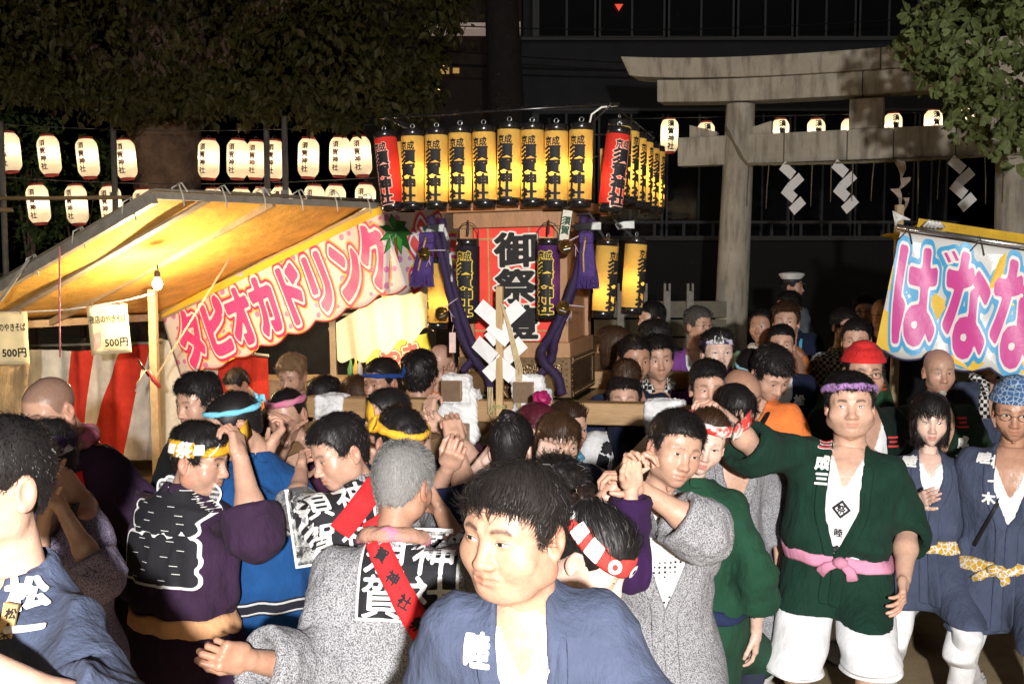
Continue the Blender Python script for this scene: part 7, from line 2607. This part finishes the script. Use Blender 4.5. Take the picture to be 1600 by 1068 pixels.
c = person('woman in a purple head scarf clapping her hands in a dotted purple coat', (72, 716), 3.2, 'a', 'f', yaw=-70, pitch=18, byaw=-30, s=.92, fem=1, hair='up', happi=PDOT, arms=dict(L=A(94, 790, 2.95, 'pray', palm=Vector((-1, .2, 0)), slv=.25), R=A(76, 786, 3.0, 'pray', palm=Vector((1, .2, 0)), slv=.25)), legcol=NT,
           band=dict(col=(.05, .03, .09), name='scarf_purple', kind='flat', z=.05, tilt=-14, h=.07, pat='marble', col2=(.6, .58, .66)))
person('black haired man behind the yellow headband looking down left', (310, 628), 4.5, 'b', 'm', yaw=-34, pitch=8, hair='full', happi=BLACK, legcol=BT)
c = person('shaved man with a light blue headband and glasses in a blue coat', (366, 664), 3.85, 'b', 'm', yaw=-66, pitch=22, byaw=-165, lean=4, s=1.04, nk=.03, fat=.4, hair='buzz', happi=BLUE, hem=-.76, belt=('belt_black', (.02, .02, .03), .052), beltz=-.52, legs='shorts', legcol=WT, glasses=True, face=dict(scalp=.3),
           band=dict(col=(.20, .58, .78), name='headband_cyan', kind='twist', z=.058, tilt=-14, r=.0085, knot=(200, .7)), arms=dict(L=A(330, 720, 4.0), R=A(420, 700, 3.9, slv=.3, up=.5)), sw=1.15)
for z_ in (-.503, -.537): add_belt(c, ('belt_line', (.55, .55, .56), .006), z_)
c = person('carrier with a pink twisted headband resting hands on the pole', (449, 648), 5.25, 'b', 'old', yaw=-14, pitch=10, roll=-8, byaw=-10, lean=8, nk=.03, s=1.12, hair='buzz', happi=DPURP, face=dict(scalp=.2), band=dict(col=(.70, .20, .34), name='headband_pink', kind='twist', z=.066, tilt=-4, r=.0125, pat='marble', col2=(.62, .26, .34)),
           arms=dict(L=A(474, 684, 4.98, 'flat', slv=.05, palm=Vector((-.2, .3, -1)), pole=Vector((.8, -.3, -.7))), R=A(446, 694, 4.9, 'flat', slv=.05, palm=Vector((0, .4, -1)))), legcol=WT)
person('young stall worker bending his head in front of the red curtain', (371, 600), 8.1, 'b', 'm', yaw=-38, pitch=34, hair='crop', happi=('shirt_orange', (.6, .2, .06)), hem=-.6, legcol=BT, eri=False, vneck=.02)
person('elderly stall keeper with light brown hair lit orange by the bulbs', (457, 586), 6.7, 'b', 'old', yaw=-16, pitch=16, hair='full', hcol=(.22, .13, .07), happi=BLACK, legcol=BT, eri=False, vneck=.06, s=1.05)
person('carrier with a rolled blue headband behind the front beam', (597, 597), 5.85, 'c', 'm', yaw=-38, pitch=6, hair='crop', happi=NAVY, band=dict(col=(.02, .06, .26), name='headband_blue', kind='twist', z=.038, tilt=-10, r=.0095, knot=(120, .8)), s=1.1, legcol=WT)
person('black haired carrier seen from behind left of the main pole', (656, 588), 6.4, 'b', 'm', yaw=172, hair='full', happi=NAVY, s=1.25, legcol=WT)
person('bald carrier seen from behind below the paper tag', (690, 568), 6.5, 'a', 'm', yaw=165, hair=None, happi=ORANGE, s=1.05, legcol=WT, face=dict(scalp=.05), arms=dict(R=A(700, 600, 6.2, 'flat')))
person('dark haired carrier whose crown shows just over the left beam end', (508, 622), 6.2, 'b', 'm', yaw=150, hair='short', happi=NAVY, s=1.05, legcol=WT)
person('brown haired carrier whose crown shows over the front beam', (556, 620), 6.1, 'b', 'm', yaw=-150, hair='thin', hcol=BRN, happi=NAVY, s=1.05, legcol=WT, face=dict(scalp=.4))
c = person('black haired woman with her hair pinned up seen from behind mid crowd', (799, 702), 3.85, 'pale', 'f', yaw=166, pitch=4, s=1.0, fem=1, hair='up', happi=NAVY, arms=dict(L=A(752, 722, 3.95, 'hook', up=.4, slv=-.3, bare=1, palm=Vector((.3, .3, -1)), pole=Vector((-1, .2, -.6))), R=A(850, 720, 4.1)), legcol=WT)
hair_bun(c, (0, .07, .125), .036, BLK, 'hair_12_10_10')
c = person('maroon haired woman with a bright magenta bun peeking right', (838, 676), 4.55, 'pale', 'f', yaw=24, pitch=4, roll=10, s=1.0, fem=1, hair='fringe', hcol=MAR, happi=SAME, legcol=WT)
hair_bun(c, (.01, .03, .155), .040, (.30, .012, .09), 'hair_magenta')
person('brown haired youth with long fringe beside the maroon haired woman', (872, 692), 4.35, 'a', 'young', yaw=22, pitch=6, roll=6, hair='fringe', hcol=BRN, happi=SAME, legcol=WT, s=.98)
c = person('woman with swept brown hair in a navy coat with a bright blue towel', (888, 668), 5.0, 'a', 'f', yaw=34, pitch=4, s=1.0, fem=1, hair='up', hcol=(.03, .014, .008), happi=NAVY, byaw=10, legcol=WT, vneck=.34)
towel(c, (.16, .55, .78), 'towel_cyan', .018, .22)
c = person('carrier in white whose eyes show between the two beams', (975, 624), 5.6, 'b', 'm', yaw=-6, byaw=-10, hair='short', happi=WHITE, s=1.08, legcol=WT, lean=4, tilt=4, sw=1.08, vneck=.1)
decal(c, '祭', 950, 700, .07, print_black, .08, .008, 18, rot=-14); decal(c, '睦', 943, 720, .07, print_black, .08, .008, 18, rot=-14)
c = person('curly haired carrier from behind with a violet sleeve raised to the pole', (868, 786), 3.15, 'a', 'f', yaw=172, pitch=6, s=1.0, fem=1, hair='curly', happi=VIO2, sw=.85, arms=dict(R=A(986, 764, 3.15, 'hook', slv=.92, up=.8, palm=Vector((.4, -.8, .2)), pole=Vector((.3, .2, -1)))), legcol=WT)
c = person('woman with a red and white folded headband bending low behind the nearest man', (925, 868), 2.5, 'pale', 'f', yaw=66, pitch=34, roll=0, byaw=110, lean=20, s=1.0, fem=1, hair='up', happi=VIO2, legcol=WT, kn=1.8, face=dict(closed=True),
           band=dict(col=(.72, .06, .05), name='headband_red_white', kind='flat', z=.058, tilt=10, h=.052, pad=.012))
hair_bun(c, (0, .115, .055), .045, (.020, .012, .010), 'hair_dark_bun'); hair_bun(c, (.02, .095, .098), .034, (.020, .012, .010), 'hair_dark_bun')
def band_marks(ctx, ang, ch, size, z, mat, tilt, rot=0, pad=.014, grow=.010):
    w = ctx['kind'].get('w', 1)
    V, F = text2d(ch, .03, False, 1, 1, 18); out = []
    for u, v in V:
        a = R(ang) + u * size / .10
        x, y = math.sin(a), -math.cos(a)
        zz = z + v * size + math.sin(R(tilt)) * y * .09
        dz = (zz - .030) / .088; sc_ = math.sqrt(max(.12, 1 - dz * dz))
        A_, B_ = .0765 * w * sc_ + pad + grow, .094 * sc_ + pad + grow
        rr = 1 / math.sqrt((x / A_) ** 2 + (y / B_) ** 2)
        out.append((x * rr, .008 + y * rr, zz))
    mesh_obj('print', ctx['toworld'](np.array(out, np.float32)) - ctx['O'], F, mat, ctx['root'], smooth=False)
for an, ch, sz in ((-62, '■', .044), (-92, '祭', .060), (-122, '■', .044), (-30, '／', .05)): band_marks(BM, an, ch, sz, .048, print_white, -10, grow=.0075, pad=.016)
grn_p = plain('print_grey_green', (.36, .42, .38), .8, nscale=60, bstr=0)
for an, ch, sz, m_ in ((-42, '◎', .042, print_white), (-5, '◎', .040, print_white), (-80, '■', .055, print_white), (-80, '祭', .036, grn_p), (-115, '■', .05, print_white), (-116, '睦', .034, grn_p), (-150, '◎', .04, print_white)):
    band_marks(c, an, ch, sz, .058, m_, 10, grow=.009 + (.001 if m_ is grn_p else 0))
c = person('man in a grey speckled coat with clasped hands at his cheek, head tilted', (1054, 702), 3.5, 'b', 'm', yaw=16, pitch=4, roll=14, byaw=4, lean=4, s=1.03, hair='short', happi=SAME, hem=-.95, vneck=.36, shirt=('shirt_dots', (.70, .70, .72), .11, 'dots'), kn=1.3, legcol=WT, sw=1.1, face=dict(mouth=.004, age=.6),
           arms=dict(L=A(1004, 764, 3.22, 'hook', palm=Vector((-1, -.1, .1)), pole=Vector((1, -.4, -.7)), slv=.45), R=A(966, 752, 3.28, 'hook', palm=Vector((1, -.2, .1)), pole=Vector((-.7, -.2, -.8)), slv=-.35)))
decal(c, '睦', 1028, 866, .058, print_black, off=.075, lift=.006, res=24)
c = person('pale woman with a red and white twisted headband leaning behind the clasped hands', (1102, 690), 3.95, 'pale', 'f', yaw=-6, pitch=8, roll=14, byaw=150, s=1.0, fem=1, hair='up', hcol=BRN, happi=GREEN2, hem=-.9, legcol=NT, belt=('belt_navy', (.02, .03, .08), .05, None), beltz=-.5, sw=1.08,
           band=dict(col=(.75, .06, .05), name='headband_red', kind='twist', z=.078, tilt=0, r=.017, pat='marble', col2=(.74, .70, .66), knot=(60, 1.5)))
person('carrier with short hair glancing up beside the beam end', (1107, 606), 4.75, 'b', 'm', yaw=-4, pitch=2, hair='short', happi=SAME, hem=-.85, vneck=.3, legcol=BT, s=1.02)
c = person('sunburnt bald carrier with thin bead headband looking down', (1157, 618), 4.65, 'c', 'old', yaw=28, pitch=26, hair=None, happi=SAME, hem=-.9, face=dict(scalp=.08, closed=True), legcol=WT, band=dict(col=(.12, .12, .2), name='headband_beads', kind='twist', z=.045, tilt=0, r=.0035, pat='marble', col2=(.5, .5, .55)))
person('small woman with a straight black fringe between two carriers', (1149, 646), 4.45, 'a', 'f', yaw=14, pitch=14, s=.95, fem=1, hair='fringe', happi=SAME, hem=-.85, legcol=WT)
person('carrier in navy with a pale blue headband laying his hand on the bald head', (1177, 586), 5.35, 'a', 'm', yaw=12, pitch=12, byaw=-20, hair='short', happi=NAVY, hem=-.95, legcol=NT, arms=dict(R=A(1172, 578, 4.72, 'flat', palm=Vector((-.5, .3, -.8)), slv=-.2, up=.6, wrist=55)), band=dict(col=(.35, .65, .80), name='headband_pale_blue', kind='twist', z=.045, tilt=0, r=.007))
person('black haired man looking down in an orange coat with a black collar', (1204, 583), 5.1, 'a', 'm', yaw=20, pitch=34, byaw=-40, hair='full', happi=ORANGE, eri=BLACK, hem=-.78, legcol=WT, s=1.05, sw=1.08, vneck=.22)
# --- right hand group
c = person('stout man in dark green with a lavender headband stretching out his arm', (1328, 632), 4.2, 'a', 'wide', yaw=-14, pitch=-2, roll=-2, byaw=-20, tilt=5, s=1.0, hs=1.02, fat=.85, hair='short', happi=GREEN, hem=-.68, vneck=.42, openv=.058, shirt=(*WSH, .16), sw=1.15, legs='shorts', legcol=WT, kn=1.3, face=dict(w=1.13),
           belt=('belt_pink', (.66, .28, .42), .050, None, 8), beltz=-.465, arms=dict(R=A(1128, 648, 4.05, 'grip', slv=.28, pole=Vector((0, .3, -1)), palm=Vector((0, .2, -1)), up=.3), L=A(1412, 905, 4.02, 'relax', slv=.20, palm=Vector((-1, .5, 0)), pole=Vector((.4, .5, -.3)))),
           band=dict(col=(.40, .22, .50), name='headband_lavender', kind='twist', z=.062, tilt=-12, r=.013, pat='marble', col2=(.46, .30, .56)), stance=.25)
c['vneck'] = .42
for sg, zz in ((1, -.17), (-1, -.15)):
    r_, w_, t_ = ((1333, 713), (1324, 738), (1316, 764)) if sg > 0 else ((1291, 697), (1287, 723), (1284, 748))
    decal(c, '三', *r_, .060, print_white, off=.075, lift=.013, res=18, rot=0); decal(c, '三', *r_, .060, print_red, off=.035, lift=.016, res=18)
    decal(c, '成', *w_, .066, print_white, off=.05, lift=.014, res=22); decal(c, '三', *t_, .058, print_white, off=.05, lift=.014, res=18)
# printed towel strip in the coat opening
V, F = grid2(-.022, .022, -.46, -.20, 3, 14)
for ch, z, m_ in (('◇', -.235, print_black), ('祭', -.235, print_black), ('睦', -.33, print_black), ('會', -.40, print_black)):
    o_ = None
    Vt, Ft = text2d(ch, .02, False, 1, 1, 16)
    out = [np.float32(c['T']((u * (.075 if ch == '◇' else .036), -.155 - .04 * 1, z + v * (.075 if ch == '◇' else .036)))) - c['O'] for u, v in Vt]
    sh_ = BVHTree.FromObject([o for o in c['root'].children if o.name.startswith('shirt')][0], bpy.context.evaluated_depsgraph_get())
    out2 = []
    for u, v in Vt:
        k_ = .075 if ch == '◇' else .036
        o1_ = c['T']((u * k_, -.5, z + v * k_)) - Vector(map(float, c['O'])); dv = c['Rb'] @ Vector((0, 1, 0))
        h_ = sh_.ray_cast(o1_, dv, 1.0)
        out2.append((h_[0] - dv * .003) if h_[0] else o1_ + dv * .4)
    mesh_obj('shirt_print', out2, Ft, m_, c['root'], smooth=False)
c = person('smiling woman with a black bob in slate clapping beside the stout man', (1454, 656), 4.55, 'pale', 'f', yaw=-16, pitch=2, byaw=-14, s=.92, fem=1, hair='bob', happi=SLATE, hem=-.74, shirt=(*WSH, .11), vneck=.25, openv=.045, belt=('belt_gold', (.55, .33, .045), .058, 'cells'), beltz=-.45, legcol=WT, face=dict(mouth=.002), sw=1.1,
           arms=dict(R=A(1432, 785, 4.27, 'pray', palm=Vector((1, .1, 0)), pole=Vector((-.5, .2, -1)), slv=-.1)), stance=.3)
c['vneck'] = .30
decal(c, '睦', 1422, 721, .066, print_white, off=.05, lift=.013, res=22); decal(c, '松', 1448, 732, .066, print_white, off=.05, lift=.014, res=22)
c = person('man with an indigo bandana and glasses at the right edge', (1586, 640), 4.35, 'c', 'm', yaw=-26, pitch=10, byaw=-30, lean=3, s=1.03, hair='crop', happi=SLATE, hem=-.76, shirt=(*WSH, .20), vneck=.32, belt=('belt_gold', (.55, .33, .045), .058, 'cells', 350), beltz=-.50, legcol=WT, glasses=True, sw=1.08, face=dict(mouth=.002),
           band=dict(col=(.05, .11, .24), name='bandana_indigo', kind='cap', z=.040, tilt=-8, pat='cells', col2=(.30, .38, .48), pad=.017), arms=dict(L=A(1650, 905, 4.25, 'relax', slv=.2), R=A(1550, 900, 4.6, 'relax', slv=.2, pole=Vector((-.2, .8, -.3)))), stance=.2)
decal(c, '睦', 1539, 716, .060, print_white, off=.05, lift=.013, res=22); decal(c, '松', 1562, 724, .060, print_white, off=.05, lift=.014, res=22); decal(c, '一', 1552, 751, .05, print_white, off=.05, lift=.014, res=16); decal(c, '木', 1545, 777, .055, print_white, off=.05, lift=.014, res=18)
strip(c, tf(c, 1612, 690), tf(c, 1522, 850), .014, plain('strap_black', (.01, .01, .012), .5), lift=.016, name='strap')
c = person('man in a red head cap and glasses behind the lavender headband', (1349, 580), 5.1, 'b', 'wide', yaw=-4, pitch=4, byaw=6, fat=.7, hair='crop', happi=('happi_dark_green', (.007, .016, .013)), glasses=True, s=1.06, shirt=(*WSH, .2), vneck=.4, band=dict(col=(.62, .03, .03), name='cap_red', kind='cap', z=.045, tilt=-6, pad=.017), legcol=WT)
c['vneck'] = .4
drape(c, '三', (.095, -.15), .06, print_red, off=.04, lift=.013, res=16); drape(c, '成', (.09, -.25), .06, print_white, off=.05, lift=.013, res=18)
c = person('carrier in a bright green coat behind the red cap', (1338, 531), 6.2, 'b', 'm', yaw=-22, pitch=4, byaw=30, hair='crop', happi=('happi_mid_green', (.022, .085, .035)), legcol=WT, s=1.02, sw=1.08)
drape(c, '三', (.10, -.10), .07, print_red, off=.05, lift=.012, res=14)
c = person('bald man with a grey goatee in dark green below the banner', (1467, 580), 5.75, 'b', 'old', yaw=-6, pitch=2, byaw=0, fat=.4, hair=None, happi=('happi_moss', (.014, .034, .020)), s=1.06, vneck=.28, legcol=WT, face=dict(scalp=.12, mouth=.002), sw=1.08)
c['vneck'] = .28
mbx = MB()
def goat(p): return sd_ell(p, (0, -.078, -.100), (.020, .014, .020)) + vnoise(p * 150) * .003
V, Q = surf(goat, (-.03, -.11, -.13), (.03, -.05, -.07), .0035); mesh_obj('goatee', c['toworld'](V) - c['O'], Q, hair_mat('hair_goatee', (.34, .32, .29)), c['root'])
drape(c, '三', (.09, -.09), .065, print_red, off=.05, lift=.013, res=14); drape(c, '成', (.085, -.19), .065, print_white, off=.05, lift=.013, res=16); drape(c, '三', (.07, -.28), .06, print_white, off=.05, lift=.013, res=14)
c = person('man with a black and white checked scarf under the banana banner', (1549, 550), 6.5, 'b', 'm', yaw=0, hair='short', happi=SLATE, s=1.05, legcol=WT)
towel(c, (.75, .74, .70), 'scarf_check', .022, .20, 'check', (.02, .02, .02))
c = person('warm lit man in navy with white lapel lettering beside the torii pillar', (1221, 538), 6.6, 'b', 'm', yaw=-14, byaw=-8, hair='crop', happi=NAVY, shirt=(*WSH, .16), vneck=.3, s=1.02, legcol=WT)
drape(c, '松', (.10, -.17), .07, print_white, off=.05, lift=.013, res=18)
c = person('man with a white towel over a sage green coat near the torii pillar', (1190, 510), 7.5, 'c', 'm', yaw=-32, pitch=-2, byaw=-10, hair='thin', happi=SAGE, s=1.0, face=dict(scalp=.5), legcol=WT); towel(c, (.72, .66, .6), 'towel_white', .020, .2)
person('man in a rust orange coat behind the warm lit man', (1228, 502), 7.3, 'b', 'm', yaw=-20, byaw=50, hair='short', hcol=BRN, happi=RUST, s=1.1, legcol=WT)
person('dark haired man with a bright blue collar looking left', (1232, 482), 8.4, 'b', 'm', yaw=-46, hair='short', happi=NAVY, eri=('collar_cyan', (.10, .45, .68)), s=1.1, legcol=BT)
c = person('grey haired man with glasses in a violet coat before the torii pillar', (1091, 508), 7.2, 'b', 'old', yaw=34, byaw=-10, hair='short', hcol=(.07, .065, .06), happi=VIOLET, glasses=True, vneck=.26, shirt=(*WSH, .12), legcol=WT, s=1.0)
strip(c, (.09, -.06), (-.06, -.30), .05, cloth('strap_blue', (.03, .06, .30)), lift=.012, name='strap')
c = person('round faced woman with a purple and white headband chanting', (1121, 552), 5.95, 'pale', 'f', yaw=2, pitch=-6, s=1.12, fem=1, hair='up', happi=VIO2, legcol=WT, face=dict(mouth=.005), band=dict(col=(.05, .03, .09), name='headband_purple_white', kind='flat', z=.060, tilt=-6, h=.045, pat='marble', col2=(.66, .64, .7)))
band_marks(c, -8, '■', .055, .062, print_white, -6, grow=.010); band_marks(c, -8, '祭', .040, .062, print_black, -6, grow=.012)
person('tanned carrier looking right just behind the right beam', (991, 562), 5.9, 'c', 'm', yaw=12, pitch=4, hair='crop', happi=NAVY, s=1.1, legcol=WT, face=dict(age=.7))
c = person('young carrier with a checked towel leaning beside the tanned man', (1028, 560), 6.15, 'b', 'young', yaw=2, pitch=4, roll=-4, hair='short', happi=VIO2, s=1.1, legcol=WT); towel(c, (.7, .7, .68), 'scarf_check', .02, 0, 'check', (.02, .02, .02))
person('onlooker with black hair and glasses in profile left of the fence posts', (1018, 498), 8.0, 'a', 'm', yaw=-68, hair='short', happi=BLACK, glasses=True, legcol=BT, s=1.02)
person('dark haired onlooker turned away below the fence posts', (1022, 532), 7.0, 'b', 'm', yaw=-140, hair='short', happi=BLACK, legcol=BT, s=1.1)
person('brown haired carrier seen from behind over the right beam', (979, 596), 5.65, 'a', 'f', yaw=170, hair='up', hcol=BRN, happi=NAVY, s=.95, legcol=WT, fem=1)
person('woman with dark hair beside the base of the shrine', (957, 543), 6.9, 'b', 'f', yaw=-120, hair='bob', hcol=BRN, happi=BLACK, s=1.1, legcol=BT, fem=1)
person('dim onlooker with glasses in a white collar left of the banner', (1350, 486), 8.6, 'b', 'm', yaw=-16, hair='short', happi=BLACK, glasses=True, shirt=(*WSH, .1), vneck=.2, s=1.05, legcol=BT)
person('bald onlooker with glasses beside the banner edge', (1378, 492), 8.1, 'b', 'old', yaw=-12, hair=None, happi=BLACK, glasses=True, shirt=(*WSH, .1), vneck=.22, s=1.06, legcol=BT, face=dict(scalp=.08))
person('onlooker in a checked shirt left of the green coat', (1319, 510), 7.5, 'b', 'm', yaw=20, hair='short', happi=CHECK, s=1.0, legcol=BT, eri=False, vneck=.05)
c = person('traffic officer in a white topped cap and reflective vest', (1238, 448), 10.2, 'b', 'm', yaw=62, byaw=120, hair='crop', happi=('uniform_grey', (.09, .11, .13)), s=1.02, legcol=NT, eri=False, vneck=.03)
def lh(pts, name, mat, smooth=True, seg=24, c=c):
    mb = MB(); mb.lathe(pts, (0, .008, 0), seg); W = c['toworld'](np.array([tuple(v) for v in mb.v], np.float32)) - c['O']
    return mesh_obj(name, W, mb.f, mat, c['root'], smooth=smooth)
lh([(.088, .045), (.092, .075), (.125, .118), (.120, .130), (.07, .142), (.001, .146)], 'cap_top', cloth('cap_white', (.72, .72, .70)))
lh([(.089, .040), (.0935, .045), (.0935, .074), (.089, .078)], 'cap_band', plain('cap_black', (.02, .02, .03), .5))
mb = MB(); mb.add([(x, y, z) for x, y, z in ((-.07, -.075, .048), (.07, -.075, .048), (.05, -.135, .030), (-.05, -.135, .030), (-.07, -.075, .044), (.07, -.075, .044), (.05, -.135, .026), (-.05, -.135, .026))], [(0, 3, 2, 1), (4, 5, 6, 7), (0, 1, 5, 4), (1, 2, 6, 5), (2, 3, 7, 6), (3, 0, 4, 7)])
mesh_obj('cap_visor', c['toworld'](np.array(mb.v, np.float32)) - c['O'], mb.f, MATS['cap_black'], c['root'], smooth=False)
refl = plain('reflective_strip', (.85, .87, .88), .3, nscale=40, bstr=0)
for x in (.09, -.09): strip(c, (x, .0), (x, -.30), .055, refl, True, 'reflective_strip', .006, 10, 2)
strip(c, (.16, -.32), (-.16, -.32), .05, refl, True, 'reflective_strip', .006, 10, 2)
print('people done', round(time.time() - T0, 1))
